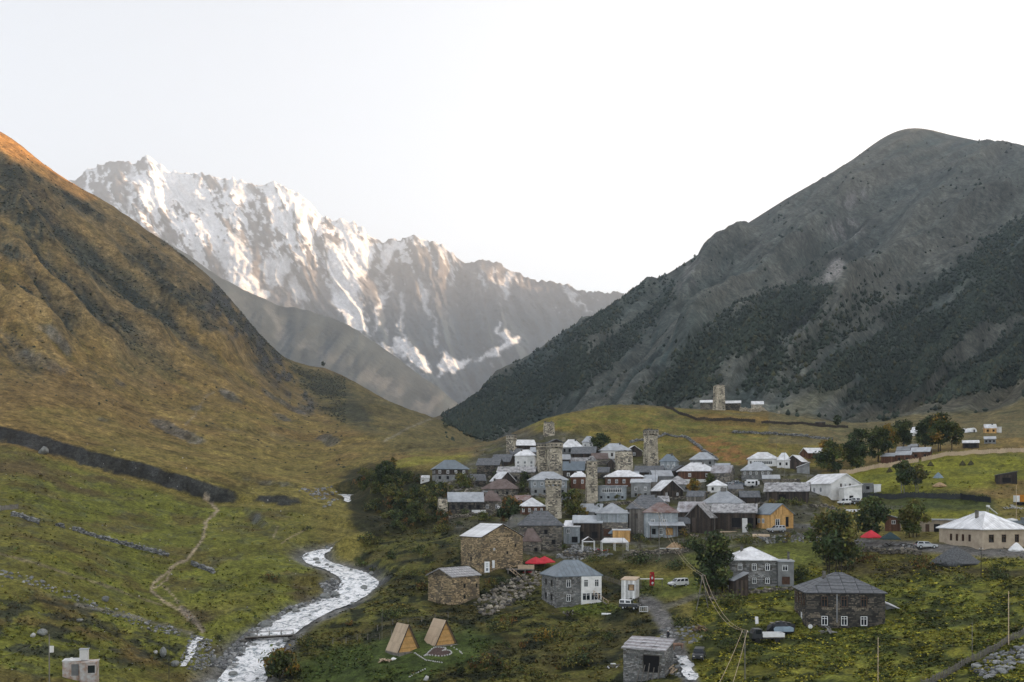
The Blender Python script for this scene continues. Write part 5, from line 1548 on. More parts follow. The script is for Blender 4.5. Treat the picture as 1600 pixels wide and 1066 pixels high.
def car(u, v, yaw, label, kind='suv', paint='car_white', roof=None, D=None, scale=1.0, group=None, name='parked_car', cat='car'):
    D = D or hit(u, v); s = D / F
    t = thing(name, label, cat, ((u - CX) * s, D, CZ - (v - CY) * s), R(yaw), group)
    L, W, lo, cab = CARS[kind]; hw = W / 2
    b = MB(); n = len(lo)
    vs_ = [(x, -hw, z) for x, z in lo] + [(x, hw, z) for x, z in lo]
    b.add(vs_, [tuple(range(n)), tuple(range(2 * n - 1, n - 1, -1))] + [(i, n + i, n + (i + 1) % n, (i + 1) % n) for i in range(n)])
    bo = b.build('body', M[paint], t)
    bm = bmesh.new(); bm.from_mesh(bo.data); bmesh.ops.recalc_face_normals(bm, faces=bm.faces); bmesh.ops.bevel(bm, geom=list(bm.edges), offset=.06, segments=2, affect='EDGES', clamp_overlap=True); bm.to_mesh(bo.data); bm.free()
    c = MB(); tw = hw - .17; bw = hw - .03
    (xf, zf), (xtf, ztf), (xtb, ztb), (xb, zb) = cab
    c.add([(xf,-bw,zf+.002),(xb,-bw,zb+.002),(xb,bw,zb+.002),(xf,bw,zf+.002),(xtf,-tw,ztf),(xtb,-tw,ztb),(xtb,tw,ztb),(xtf,tw,ztf)], [(3,2,1,0),(4,5,6,7),(0,1,5,4),(1,2,6,5),(2,3,7,6),(3,0,4,7)])
    co = c.build('roof', M[roof or paint], t)
    bm = bmesh.new(); bm.from_mesh(co.data); bmesh.ops.bevel(bm, geom=list(bm.edges), offset=.05, segments=2, affect='EDGES'); bm.to_mesh(co.data); bm.free()
    def glass(q, nm):
        q = [Vector(p) for p in q]; m_ = sum(q, Vector()) / len(q); nn = (q[1] - q[0]).cross(q[2] - q[0]).normalized()
        q = [m_ + (p - m_) * .86 + nn * .012 for p in q]
        MB().prism(q, -nn * .02).build(nm, M['glass'], t)
    glass([(xf,bw,zf),(xf,-bw,zf),(xtf,-tw,ztf),(xtf,tw,ztf)][::-1], 'windscreen')
    glass([(xb,-bw,zb),(xb,bw,zb),(xtb,tw,ztb),(xtb,-tw,ztb)][::-1], 'rear_window')
    for sy in (-1, 1):
        k = 3 if kind in ('van', 'suv') else 2
        for i in range(k):
            f0, f1 = i / k + .02, (i + 1) / k - .02
            lo_ = lambda f: Vector((xf + (xb - xf) * f, sy * bw, zf + (zb - zf) * f)); hi_ = lambda f: Vector((xtf + (xtb - xtf) * f, sy * tw, ztf + (ztb - ztf) * f))
            q = [lo_(f0).lerp(hi_(f0), .12), lo_(f1).lerp(hi_(f1), .12), lo_(f1).lerp(hi_(f1), .9), lo_(f0).lerp(hi_(f0), .9)]
            if sy > 0: q = q[::-1]
            glass(q, 'side_window')
        for x in (lo[0][0] + .8, lo[-1][0] - .85):
            wm = MB(); Mt = Matrix.Translation((x, sy * (hw - .1), .36))
            for nm, r, w_, m_ in (('tyre', .36, .11, 'rubber'), ('rim', .2, .125, 'car_silver')):
                q = MB(); k_ = 14
                vs2 = [Mt @ Vector((cos(2 * pi * i / k_) * r, -w_, sin(2 * pi * i / k_) * r)) for i in range(k_)] + [Mt @ Vector((cos(2 * pi * i / k_) * r, w_, sin(2 * pi * i / k_) * r)) for i in range(k_)]
                q.add(vs2, [tuple(range(k_)), tuple(range(2 * k_ - 1, k_ - 1, -1))] + [(i, k_ + i, k_ + (i + 1) % k_, (i + 1) % k_) for i in range(k_)])
                if nm == 'tyre': wo = q.build('wheel', M[m_], t)
                else: q.build('rim', M[m_], wo)
        MB().box(lo[0][0] - .02, lo[0][0] + .05, sy * .62 - .16, sy * .62 + .16, lo[1][1] - .18, lo[1][1] - .02).build('headlight', M['lamp'], t)
        MB().box(lo[-1][0] - .05, lo[-1][0] + .02, sy * .68 - .1, sy * .68 + .1, .75, 1.0).build('tail_light', M['lamp_red'], t)
    MB().box(lo[0][0] - .09, lo[0][0] + .04, -hw * .95, hw * .95, .42, .6).build('bumper', M['iron'], t)
    MB().box(lo[-1][0] - .04, lo[-1][0] + .09, -hw * .95, hw * .95, .42, .6).build('bumper', M['iron'], t)
    t.scale = (scale,) * 3
    return t

# ---------------------------------------------------------------- people and animals
def skinned(name, joints, edges, m, parent, root=0, sub=2):
    me = bpy.data.meshes.new(name); me.from_pydata([j[:3] for j in joints], edges, [])
    me.materials.append(m)
    o = link(name, me, parent=parent)
    o.modifiers.new('skin', 'SKIN'); me.skin_vertices.new() if not me.skin_vertices else None
    sv = me.skin_vertices[0].data
    for i, j in enumerate(joints):
        r = j[3]; sv[i].radius = (r, r) if not isinstance(r, tuple) else r
        sv[i].use_root = (i == root)
    o.modifiers.new('sub', 'SUBSURF').levels = sub; o.modifiers['sub'].render_levels = sub
    me.polygons.foreach_set('use_smooth', [True] * len(me.polygons))
    return o
M['cloth_dark'] = mat('dark_cloth', (.02,.024,.034), .95, 0, .3, 6); M['cloth_white'] = mat('white_cloth', (.66,.66,.66), .9, 0, .1, 6)
M['cloth_red'] = mat('red_cloth', (.42,.018,.03), .85, 0, .25, 2.0); M['skin'] = mat('skin', (.42,.24,.16), .7, 0, .1, 5); M['cowhide'] = mat('cowhide', (.27,.17,.12), .9, 0, .25, 2.5); M['horn'] = mat('horn', (.4,.36,.28), .6, 0, .1, 5)
M['hair'] = mat('dark_hair', (.02,.015,.012), .8, 0, .2, 8)
def person(u, v, yaw, label, D=None, h=1.72):
    D = D or hit(u, v); s = D / F
    t = thing('person', label, 'person', ((u - CX) * s, D, CZ - (v - CY) * s), R(yaw))
    J = [(0,0,.95,.14),(0,0,1.12,.13),(0,.01,1.32,.155),(0,.01,1.46,.10),(0,0,1.54,.055),      # pelvis, waist, chest, shoulders, neck
         (.18,.01,1.42,.07),(.26,.03,1.16,.05),(.24,-.10,.93,.036),(-.18,.01,1.42,.07),(-.26,.03,1.16,.05),(-.26,-.04,.92,.036),
         (.10,0,.88,.10),(.12,-.08,.50,.07),(.12,.03,.08,.045),(.12,-.12,.04,.05),(-.10,0,.88,.10),(-.12,.06,.50,.07),(-.12,.16,.08,.045),(-.12,.02,.04,.05)]
    E = [(0,1),(1,2),(2,3),(3,4),(3,5),(5,6),(6,7),(3,8),(8,9),(9,10),(0,11),(11,12),(12,13),(13,14),(0,15),(15,16),(16,17),(17,18)]
    skinned('body', J, E, M['cloth_dark'], t)
    hd = skinned('head', [(0,0,1.53,.05),(0,-.005,1.60,.085),(0,0,1.68,.095),(0,.01,1.74,.07),(0,-.10,1.62,.02)], [(0,1),(1,2),(2,3),(1,4)], M['skin'], t)
    for sx in (-1, 1):
        MB().lump((sx * .10, .01, 1.64), (.018, .03, .04), .1, 3).build('ear', M['skin'], hd)
        MB().lump((sx * .035, -.085, 1.66), (.015, .01, .012), .05, 3).build('eye', M['hair'], hd)
        hj = [(sx * .24, -.10 if sx > 0 else -.04, .92, .036), (sx * .24, -.13 if sx > 0 else -.06, .86, .034)]; he = [(0, 1)]
        for i in range(4):
            hj += [(sx * .24 + (i - 1.5) * .018, hj[1][1] - .015, .80, .010), (sx * .24 + (i - 1.5) * .017, hj[1][1] - .005, .755 + .008 * abs(i - 1.3), .008)]; he += [(1, len(hj) - 2), (len(hj) - 2, len(hj) - 1)]
        hj += [(sx * .19, hj[1][1] - .03, .84, .011), (sx * .185, hj[1][1] - .045, .80, .009)]; he += [(0, len(hj) - 2), (len(hj) - 2, len(hj) - 1)]
        skinned('hand', hj, he, M['skin'], t, sub=1)
    c = MB(); k = 12
    for (z0, r0, z1, r1) in ((1.70, .125, 1.78, .12), (1.78, .12, 1.83, .06)):
        c.add([(cos(2*pi*i/k) * r0, sin(2*pi*i/k) * r0, z0) for i in range(k)] + [(cos(2*pi*i/k) * r1, sin(2*pi*i/k) * r1, z1) for i in range(k)], [(i, (i+1) % k, k + (i+1) % k, k + i) for i in range(k)] + [tuple(range(k, 2 * k))])
    c.box(-.08, .08, -.24, -.115, 1.70, 1.72)
    c.build('cap', M['cloth_white'], hd, smooth=False)
    return t
def cow(u, v, yaw, label, D=None, sc=1.0):
    D = D or hit(u, v); s = D / F
    t = thing('cow', label, 'cow', ((u - CX) * s, D, CZ - (v - CY) * s), R(yaw)); t.scale = (sc,) * 3
    J = [(0,0,1.02,.34),(-.45,0,1.0,.36),(-.85,0,1.06,.28),(.5,0,1.06,.33),(.85,0,1.08,.24),(-1.1,0,1.22,.17),(-1.32,0,1.22,.13),(-1.52,0,1.05,.085),(-1.62,0,.96,.07),
         (-.72,.2,.72,.12),(-.75,.2,.42,.07),(-.72,.2,.1,.05),(-.74,.2,.03,.06),(-.72,-.2,.72,.12),(-.68,-.2,.42,.07),(-.76,-.2,.1,.05),(-.78,-.2,.03,.06),
         (.78,.2,.78,.16),(.66,.2,.55,.09),(.86,.2,.42,.065),(.82,.2,.08,.05),(.8,.2,.03,.06),(.78,-.2,.78,.16),(.62,-.2,.55,.09),(.8,-.2,.42,.065),(.74,-.2,.08,.05),(.72,-.2,.03,.06),
         (1.02,0,1.15,.06),(1.12,0,.8,.03),(1.1,0,.45,.035)]
    E = [(0,1),(1,2),(0,3),(3,4),(2,5),(5,6),(6,7),(7,8),(2,9),(9,10),(10,11),(11,12),(2,13),(13,14),(14,15),(15,16),(4,17),(17,18),(18,19),(19,20),(20,21),(4,22),(22,23),(23,24),(24,25),(25,26),(4,27),(27,28),(28,29)]
    skinned('body', J, E, M['cowhide'], t)
    for sy in (-1, 1):
        MB().lump((-1.28, sy * .19, 1.27), (.05, .11, .05), .1, 2).build('ear', M['cowhide'], t)
        MB().tube([(-1.32, sy * .09, 1.32), (-1.34, sy * .19, 1.40), (-1.40, sy * .2, 1.49)], [.03, .025, .008], 6).build('horn', M['horn'], t)
    return t

# ---------------------------------------------------------------- small builders
M['canvas_white'] = mat('white_canvas', (.70,.70,.70), .8, 0, .1, .8); M['canvas_red'] = mat('red_canvas', (.50,.03,.045), .8, 0, .15, .8)
M['canvas_green'] = mat('dark_green_canvas', (.022,.045,.05), .8, 0, .2, .8); M['canvas_yellow'] = mat('yellow_canvas', (.55,.36,.07), .8, 0, .15, .8); M['canvas_blue'] = mat('blue_grey_canvas', (.20,.26,.31), .8, 0, .15, .8)
M['orange'] = mat('orange_sheet', (.55,.22,.02), .7, 0, .15, .6); M['hay'] = mat('old_hay', (.06,.055,.022), .95, 0, .4, 2.5)
M['tan'] = mat('tan_tarpaulin', (.40,.27,.15), .8, 0, .25, 1.0); M['plastic'] = mat('black_plastic', (.015,.018,.024), .5, 0, .3, 1.0)
def umbrella(u, v, wpx, hpx, canvas, label, sides=4, D=None, group=None, band=None):
    D = D or hit(u, v); s = D / F; w, h = wpx * s / 1.25, hpx * s
    t = thing('parasol', label, 'parasol', ((u - CX) * s, D, CZ - (v - CY) * s), R(rnd.uniform(20, 60)), group)
    MB().tube([(0,0,-.3),(0,0,h)], .04, 6).build('pole', M['wood_grey'], t)
    c = MB(); ze = h * .5; n = sides
    ring = [(cos(2*pi*i/n) * w * .62, sin(2*pi*i/n) * w * .62, ze) for i in range(n)]; mid = [(x * .5, y * .5, ze + (h - ze) * .55) for x, y, z in ring]
    c.add([(0,0,h)] + mid + ring + [(x * .995, y * .995, z - .22) for x, y, z in ring] + [(0,0,h - .05)] + [(x * .99, y * .99, z - .05) for x, y, z in mid],
          [(0, 1 + i, 1 + (i+1) % n) for i in range(n)] + [(1 + i, 1 + n + i, 1 + n + (i+1) % n, 1 + (i+1) % n) for i in range(n)] + [(1 + n + i, 1 + 2*n + i, 1 + 2*n + (i+1) % n, 1 + n + (i+1) % n) for i in range(n)]
          + [(1 + 2*n + i, 2 + 3*n + i, 2 + 3*n + (i+1) % n, 1 + 2*n + (i+1) % n) for i in range(n)] + [(1 + 3*n, 2 + 3*n + (i+1) % n, 2 + 3*n + i) for i in range(n)])
    co = c.build('canopy', M[canvas], t)
    r = MB()
    for x, y, z in ring: r.tube([(0,0,h - .35),(x * .97, y * .97, z - .03)], .015, 4)
    r.build('ribs', M['wood_grey'], t, kind='stuff')
    if band:
        b = MB(); a, bb = Vector(ring[0]), Vector(mid[0]); a2, b2 = Vector(ring[1]), Vector(mid[1])
        q = [a.lerp(bb, .25).lerp(a2.lerp(b2, .25), .3), a.lerp(bb, .25).lerp(a2.lerp(b2, .25), .7), a.lerp(bb, .7).lerp(a2.lerp(b2, .7), .65), a.lerp(bb, .7).lerp(a2.lerp(b2, .7), .35)]
        nn = (q[1] - q[0]).cross(q[2] - q[0]).normalized(); nn = nn if nn.z > 0 else -nn
        b.prism([p + nn * .012 for p in q], nn * .006); b.build('printed_band', M[band], t)
    return t
def gazebo(u, v, wpx, hpx, label, dpx=None, D=None, yaw=0):
    D = D or hit(u, v); s = D / F; w, h = wpx * s, hpx * s; d = (dpx or wpx) * s; e = h * .68
    t = thing('party_tent', label, 'tent', ((u - CX) * s, D + d / 2, CZ - (v - CY) * s), R(yaw))
    for x in (-w/2 + .05, 0 if w > 4 else None, w/2 - .05):
        if x is None: continue
        for y in (-d/2 + .05, d/2 - .05): MB().box(x - .07, x + .07, y - .07, y + .07, -.3, e).build('leg', M['white'], t)
    g = MB(); rid = Vector((0, 0, h))
    if w > 1.4 * d:
        sl_ = roof_slopes('hip', w, d, e, h - e, .08, .75)
    else: sl_ = roof_slopes('gy', w, d, e, h - e, .08)
    for p in sl_: g.prism(p, (0, 0, -.03))
    g.build('canopy', M['canvas_white'], t)
    f = MB().box(-w/2 - .06, w/2 + .06, -d/2 - .085, -d/2 - .06, e - .28, e - .032)
    f.build('valance', M['canvas_white'], t)
    tb = MB().box(-w * .3, w * .3, -.35, .35, .68, .74)
    for x in (-w * .25, w * .25): tb.box(x - .04, x + .04, -.04, .04, 0, .68)
    to = tb.build('table', M['wood_grey'], t)
    return t
def pole(u, v, hpx, label, D=None, r=.09, arm=0, name='utility_pole', m='wood_grey', box=False, lean=0.0):
    D = D or hit(u, v); s = D / F; h = hpx * s
    t = thing(name, label, 'pole', ((u - CX) * s, D, CZ - (v - CY) * s))
    MB().tube([(0,0,-.5),(lean * h * .5,0,h * .5),(lean * h,0,h)], [r, r * .9, r * .75], 8).build('post', M[m], t)
    if arm:
        a = MB().box(-arm/2 + lean * h, arm/2 + lean * h, -.05, .05, h - .45, h - .33).build('crossarm', M['wood_grey'], t)
        for k in (-1, 1): MB().tube([(k * arm * .42 + lean * h, 0, h - .33), (k * arm * .42 + lean * h, 0, h - .15)], [.05, .035], 6).build('insulator', M['white'], a)
    if box: MB().box(.1, .6, -.12, .12, h * .66, h * .78).build('meter_box', M['plaster'], t)
    return t
def cable(pts_, label, r=.02, sag=.0, m='wood_grey'):
    P = []
    for a, b in zip(pts_[:-1], pts_[1:]):
        a, b = Vector(a), Vector(b)
        for i in range(12):
            t = i / 12; P.append(a.lerp(b, t) - Vector((0, 0, sag * 4 * t * (1 - t) * (b - a).length)))
    P.append(Vector(pts_[-1]))
    o = MB().tube(P, r, 5).build('power_cable', M[m])
    return tag(o, label, 'cable')
def fence(line, label, kind='picket', hpx=None, h=1.1, post=2.4, m='wood_grey', gapw=.16, name='fence', near=False, D=None):
    """posts, rails and pickets along a line of photo points on the ground"""
    P = []
    for p in line:
        D_ = p[2] if len(p) > 2 else hit(p[0], p[1]); P.append(((p[0] - CX) / F * D_, D_))
    L = [0]
    for a, b in zip(P[:-1], P[1:]): L.append(L[-1] + hypot(b[0] - a[0], b[1] - a[1]))
    f = lambda s: (np.interp(s, L, [p[0] for p in P]), np.interp(s, L, [p[1] for p in P]))
    t = thing(name, label, 'fence', (*P[0], ground_z(*P[0])))
    o0 = Vector(t.location); n = max(1, round(L[-1] / post))
    q = [f(L[-1] * i / n) for i in range(n + 1)]; q = [Vector((x, y, ground_z(x, y))) - o0 for x, y in q]
    pm = MB().box(-.06, .06, -.06, .06, -.4, h * (1.05 if kind != 'wire' else 1)).mesh('post', M[m])
    for p in q:
        e = link('post', pm, parent=t); e.location = p; e.rotation_euler = (rnd.uniform(-.06, .06), rnd.uniform(-.06, .06), 0)
    pk = MB().box(-.05, .05, -.012, .012, -.1, h).mesh('picket', M[m])
    for a, b in zip(q[:-1], q[1:]):
        d = b - a; ln = d.length; an = atan2(d.y, d.x); nrm = Vector((sin(an), -cos(an), 0))
        if kind == 'panel':                                            # far off: one boarded bay between posts
            bm_ = MB(); k = max(3, int(ln / .3))
            for i in range(k):
                t0, t1 = (i + .05) / k, (i + .95) / k; hh = h * rnd.uniform(.85, 1.08)
                p0, p1 = a + d * t0, a + d * t1
                bm_.prism([p0 - Vector((0,0,.15)), p1 - Vector((0,0,.15)), p1 + Vector((0,0,hh)), p0 + Vector((0,0,hh))], nrm * .03)
            bm_.build('fence_panel', M[m], t, kind='stuff')
            continue
        rm = MB()
        for z in ((.25, .85) if kind != 'wire' else (.35, .62, .92)):
            r_ = .035 if kind != 'wire' else .012
            rm.tube([a + Vector((0, 0, h * z)) + nrm * .08, b + Vector((0, 0, h * z)) + nrm * .08], r_, 4)
            rm.build('rail' if kind != 'wire' else 'wire', M[m], t); rm = MB()
        if kind == 'picket':
            k = max(2, int(ln / gapw))
            for i in range(k):
                e = link('picket', pk, parent=t); e.location = a + d * ((i + .5) / k) + nrm * .115; e.rotation_euler = (rnd.uniform(-.05, .05), rnd.uniform(-.09, .09), an); e.scale = (1, 1, rnd.uniform(.8, 1.12))
    return t
def stone_wall(line, label, h=1.0, w=.7, pal='grey', size=.38, name='dry_stone_wall', gaps=.0):
    P = []
    for p in line:
        D_ = p[2] if len(p) > 2 else hit(p[0], p[1]); P.append(((p[0] - CX) / F * D_, D_))
    L = [0]
    for a, b in zip(P[:-1], P[1:]): L.append(L[-1] + hypot(b[0] - a[0], b[1] - a[1]))
    t = thing(name, label, 'wall', (*P[0], ground_z(*P[0]))); o0 = Vector(t.location)
    mb = MB(); core = MB(); s = 0; pv = None
    while s < L[-1]:
        x, y = np.interp(s, L, [p[0] for p in P]), np.interp(s, L, [p[1] for p in P]); z = ground_z(x, y)
        hh = h * rnd.uniform(.75, 1.15)
        zz = 0
        while zz < hh:
            r = size * rnd.uniform(.55, 1.15)
            c = rnd.choice(PAL[pal]); k = rnd.uniform(.7, 1.3)
            for off in (-w/2, w/2 * rnd.uniform(-.3, .3)):
                mb.lump((x - o0.x + rnd.uniform(-.15, .15), y - o0.y + off, z - o0.z + zz), (r, r * .8, r * .55), .25, rnd.randrange(9999), tuple(v * k for v in c))
            zz += size * .75
        cur = Vector((x, y, z)) - o0
        if pv is not None:
            core.add([pv + Vector((0, -w * .3, -.3)), cur + Vector((0, -w * .3, -.3)), cur + Vector((0, w * .3, -.3)), pv + Vector((0, w * .3, -.3)),
                      pv + Vector((0, -w * .25, h * .7)), cur + Vector((0, -w * .25, h * .7)), cur + Vector((0, w * .25, h * .7)), pv + Vector((0, w * .25, h * .7))], [(0,1,5,4),(4,5,6,7),(2,3,7,6)])
        pv = cur; s += size * 1.3
    co = core.build('wall_core', M['mortar_dark'], t)
    mb.build('stonework', M['cladding'], t, kind='stuff')
    return t
def aframe(u, v, wpx, hpx, yaw, label, depth=4.2, D=None):
    D = D or hit(u, v); s = D / F; th = R(yaw); w = wpx * s / cos(th); h = hpx * s
    t = thing('timber_hut', label, 'hut', ((u - CX) * s - sin(th) * depth/2, D + cos(th) * depth/2, CZ - (v - CY) * s), th, 'triangular timber huts on the grass')
    MB().box(-w/2 - .15, w/2 + .15, -depth/2 - .7, depth/2 + .1, -.5, .06).build('floor_deck', M['wood_grey'], t)
    hw = w/2 * .86
    f = MB().prism([(-hw, -depth/2 + .15, .065), (hw, -depth/2 + .15, .065), (0, -depth/2 + .15, h * .93)], (0, depth - .3, 0)).build('wall', M['wood_new'], t)
    b = MB(); boards(b, [(-hw, .07), (hw, .07), (0, h * .9)], lambda x, z, o: (x, -depth/2 + .15 - o, z), PAL['wood_new'], (), .26, .03, 3, horiz=True, gap=.012)
    b.build('boarding', M['boards'], f, kind='stuff')
    for sx in (-1, 1):
        A_, B_ = Vector((sx * (w/2 + .1), -depth/2 - .1, -.05)), Vector((0, -depth/2 - .1, h + .05))
        off = Vector((0, depth + .2, 0))
        q = [A_, A_ + off, B_ + off, B_]; q = q if sx > 0 else [q[1], q[0], q[3], q[2]]
        nn = (q[1] - q[0]).cross(q[2] - q[0]).normalized()
        ro = MB().prism([p for p in q], -nn * .07).build('roof', M['wood_pale'], t)
        for p_, o_ in slope_panels(q, .62, 3, seed=int(u) + sx, th=.03, jit=.02):
            c = sum(p_, Vector()) / len(p_); MB().prism([k - c for k in p_], o_).build('roof_board', M['wood_pale'], ro, loc=c)
        fb = MB().tube([A_ + Vector((0, -.03, 0)), B_ + Vector((0, -.03, 0))], .09, 4).build('barge_board', M['wood_dark'], t)
    return t
# ---------------------------------------------------------------- the houses in front
GW = (('white',), ('brown',))
# large dark stone house with the row-laid slate roof
hE = house(1321, 982, 123, 55, 34, 'large dark stone house with a grey hipped slate roof laid in clear rows', 'hip', 'slate', 'mortar_dark', 13, .82, near=True, pw=2.2, rows=6, ridge=.10, jit=.05, gap=.11, under='iron', found=2.5, ov=.35,
    st=[dict(h=3.05, m='mortar_dark', clad=('stone', 'dark'), w=[('f', .235, .42, 1.05, 1.6, 'white'), ('f', .485, .42, 1.05, 1.6, 'white'), ('f', .735, .42, 1.1, 1.6, 'white'), ('l', .25, .45, 1.0, 1.6, 'brown'), ('l', .62, .45, 1.2, 1.8, 'white')]),
        dict(h=3.0, m='mortar_dark', clad=('stone', 'dark'), w=[('f', .235, .5, 1.05, 1.8, 'brown'), ('f', .485, .5, 1.05, 1.8, 'brown'), ('f', .735, .5, 1.05, 1.8, 'brown'), ('l', .15, .5, .9, 2.0, 'brown'), ('l', .38, .5, .9, 2.0, 'brown'), ('l', .61, .5, .9, 2.0, 'brown'), ('l', .84, .5, .9, 2.0, 'brown')])])
def drainpipe(h, x, y, z0, z1): MB().tube([(x, y, z1), (x, y, z0)], .07, 6).build('drainpipe', M['metal_grey'], h)
wE = 123 * hit(1321, 982) / F * cos(.32) / cos(R(13)); drainpipe(hE, -wE * .11, -wE * .41 - .16, 1.0, 6.0)
house(1404, 976, 38, 18, 16, 'low lean-to shed with a bright white tin roof beside the dark stone house', 'sr', 'metal_white', 'plaster_grey', 8, .9, D=178, wins=[('f', .45, .42, 2.2, 1.6, 'gate')], name='lean_to', cat='shed', ov=.3)
# white and stone two-storey house
hA = house(904, 945, 70, 49, 26, 'two-storey house half white render and half grey stone under a blue-grey hipped roof', 'hip', 'metal_blue', 'mortar', 22, .85, near=True, pw=.9, ridge=.30, found=2.5, ov=.4,
    st=[dict(h=3.0, m='mortar', clad=('stone', 'grey'), w=[('f', .28, .5, 1.0, 1.5, 'white'), ('l', .3, .5, .9, 1.3, 'hole'), ('l', .7, .5, .9, 1.3, 'hole')]),
        dict(h=3.1, m='mortar', clad=('stone', 'grey'), w=[('f', .28, .5, 1.05, 1.6, 'white'), ('l', .3, .5, .9, 1.3, 'hole'), ('l', .7, .5, .9, 1.3, 'hole')])])
DA = hit(904, 945); wA = 70 * DA / F / cos(R(22)); dA = wA * .85
def bay(h):
    x0, x1, y1 = wA * .05, wA * .495, -dA / 2
    b = MB(); y0 = y1 - .5
    fz = [(0.9, 2.5), (3.75, 5.35)]
    hl = [(x0 + .15, x0 + 2.0, *fz[0]), (x0 + 2.15, x1 - .15, *fz[0]), (x0 + .5, x0 + 1.5, *fz[1]), (x1 - 1.6, x1 - .6, *fz[1])]
    xs = sorted({x0, x1} | {v for q in hl for v in q[:2]}); zs_ = sorted({-1.5, 6.0} | {v for q in hl for v in q[2:]})
    for i in range(len(xs) - 1):
        for j in range(len(zs_) - 1):
            mx, mz = (xs[i] + xs[i + 1]) / 2, (zs_[j] + zs_[j + 1]) / 2
            if not any(q[0] < mx < q[1] and q[2] < mz < q[3] for q in hl):
                b.add([(xs[i], y0, zs_[j]), (xs[i + 1], y0, zs_[j]), (xs[i + 1], y0, zs_[j + 1]), (xs[i], y0, zs_[j + 1])], [(0, 1, 2, 3)])
    for x in (x0, x1): b.add([(x, y0, -1.5), (x, y1 + .02, -1.5), (x, y1 + .02, 6.0), (x, y0, 6.0)], [(0, 1, 2, 3)])
    b.build('white_front', M['plaster'], h)
    for q, stl in zip(hl, ('strip', 'strip', 'white', 'white')):
        opening(h, (0, y0, 0), (1, 0), (0, -1), (q[0] + q[1]) / 2, (q[2] + q[3]) / 2, q[1] - q[0], q[3] - q[2], stl)
bay(hA)
# big stone barn house, its gable to the stream track
hB = house(785, 889, 64, 50, 20, 'tall stone house with a pale boarded tin roof and a warm brown gable wall', 'gy', 'metal_white', 'mortar_warm', 33, .82, near=True, pw=.62, found=3.0, ov=.3, clad=('stone', 'warm'), rows=1, under='wood_dark',
    wins=[('f', .30, .62, .5, .5, 'white'), ('f', .62, .5, .5, .7, 'hole'), ('f', .82, .72, .45, .7, 'hole'), ('l', .5, .3, .7, 1.0, 'hole')])
house(832, 872, 26, 26, 20, 'stone outhouse with a purple-brown tin roof behind the tall stone house', 'hip', 'rustbrown', 'mortar', 15, .9, D=258, pw=.5, name='stone_outhouse', cat='house', wins=[('f', .7, .5, .9, 1.0, 'hole')])
# little slate hut
hC = house(728, 941, 42, 41, 15, 'small old stone hut with a sagging slab slate roof and a black side wall', 'gx', 'slate_pale', 'mortar_warm', 44, .95, near=True, pw=.75, rows=4, jit=.06, ragged=.03, found=3.0, ov=.4, clad=('stone', 'warm'), gclad=('stone', 'dark'),
    wins=[('f', .45, .62, .6, .9, 'hole'), ('f', .45, .2, .6, .8, 'hole'), ('f', .9, .6, .5, .9, 'hole')], name='stone_hut', cat='hut')
# white roofed stone house behind the big tree
house(1177, 920, 74, 45, 21, 'stone house with a pointed white tin roof partly behind the big dark tree', 'hip', 'metal_white', 'mortar', 8, .8, pw=1.0, ridge=.04, found=2.0, clad=('stone', 'grey'),
    wins=[('f', .22, .75, .9, 1.3, 'white'), ('f', .52, .75, .95, 1.4, 'white'), ('f', .80, .75, .95, 1.4, 'white'), ('f', .52, .28, .9, 1.2, 'white'), ('f', .80, .28, .9, 1.2, 'white')])
hD2 = house(1228, 917, 25, 39, 3, 'flat roofed grey wing joined to the white roofed stone house', 'flat', 'metal_grey', 'plaster_grey', 8, 5.0, wins=[('f', .45, .75, 1.1, 1.2, 'white'), ('f', .5, .25, 1.6, 1.6, 'gate')], name='house_wing', cat='house', chimney=(1, 1, .4, 1.6))
house(1158, 917, 22, 10, 12, 'low dark lean-to with a slanting tin roof under the big tree', 'sl', 'metal_grey', 'wood_dark', 25, .8, D=200, name='lean_to', cat='shed')
# ruined hut beside the track
hF = house(1006, 1064, 64, 50, 19, 'tumbledown stone and timber hut with a torn pale roof by the wet track', 'sf', 'patched', 'mortar', -20, .62, near=True, pw=.8, rows=4, jit=.08, ragged=.05, found=2.5, ov=.3, clad=('stone', 'grey'),
    wins=[('f', .68, .55, 2.6, 2.6, 'hole')], name='ruined_hut', cat='hut')
for k in range(5):
    MB().tube([(-1.2 + k * .9, -2.6 - .3 * (k % 2), -.6), (-.6 + k * .75, -2.0, 2.2 + .3 * (k % 3))], .09, 5).build('leaning_post', M['wood_grey'], hF)
# beige house with the wide white roof
house(1570, 857, 70, 30, 29, 'long beige block house with a wide ribbed white hipped roof', 'hip', 'metal_white', 'plaster_beige', 42, 1.16, near=True, pw=.75, ridge=.12, ov=.5, found=2.0,
    wins=[('f', .2, .52, 1.3, 1.7, 'brown'), ('f', .48, .52, 1.15, 1.7, 'brown'), ('f', .77, .52, 1.1, 1.7, 'brown'), ('l', .29, .52, .7, 1.5, 'brown'), ('l', .43, .52, .7, 1.5, 'brown'), ('l', .57, .52, .7, 1.5, 'brown'), ('l', .72, .52, .7, 1.5, 'brown')])
house(1467, 836, 60, 23, 3, 'flat roofed beige porch building behind the beige block house', 'flat', 'metal_grey', 'plaster_beige', 0, 5.0, D=244, wins=[('f', .2, .45, .9, 2.0, 'door'), ('f', .45, .45, 1.4, 2.1, 'hole')], name='porch_building', cat='building')

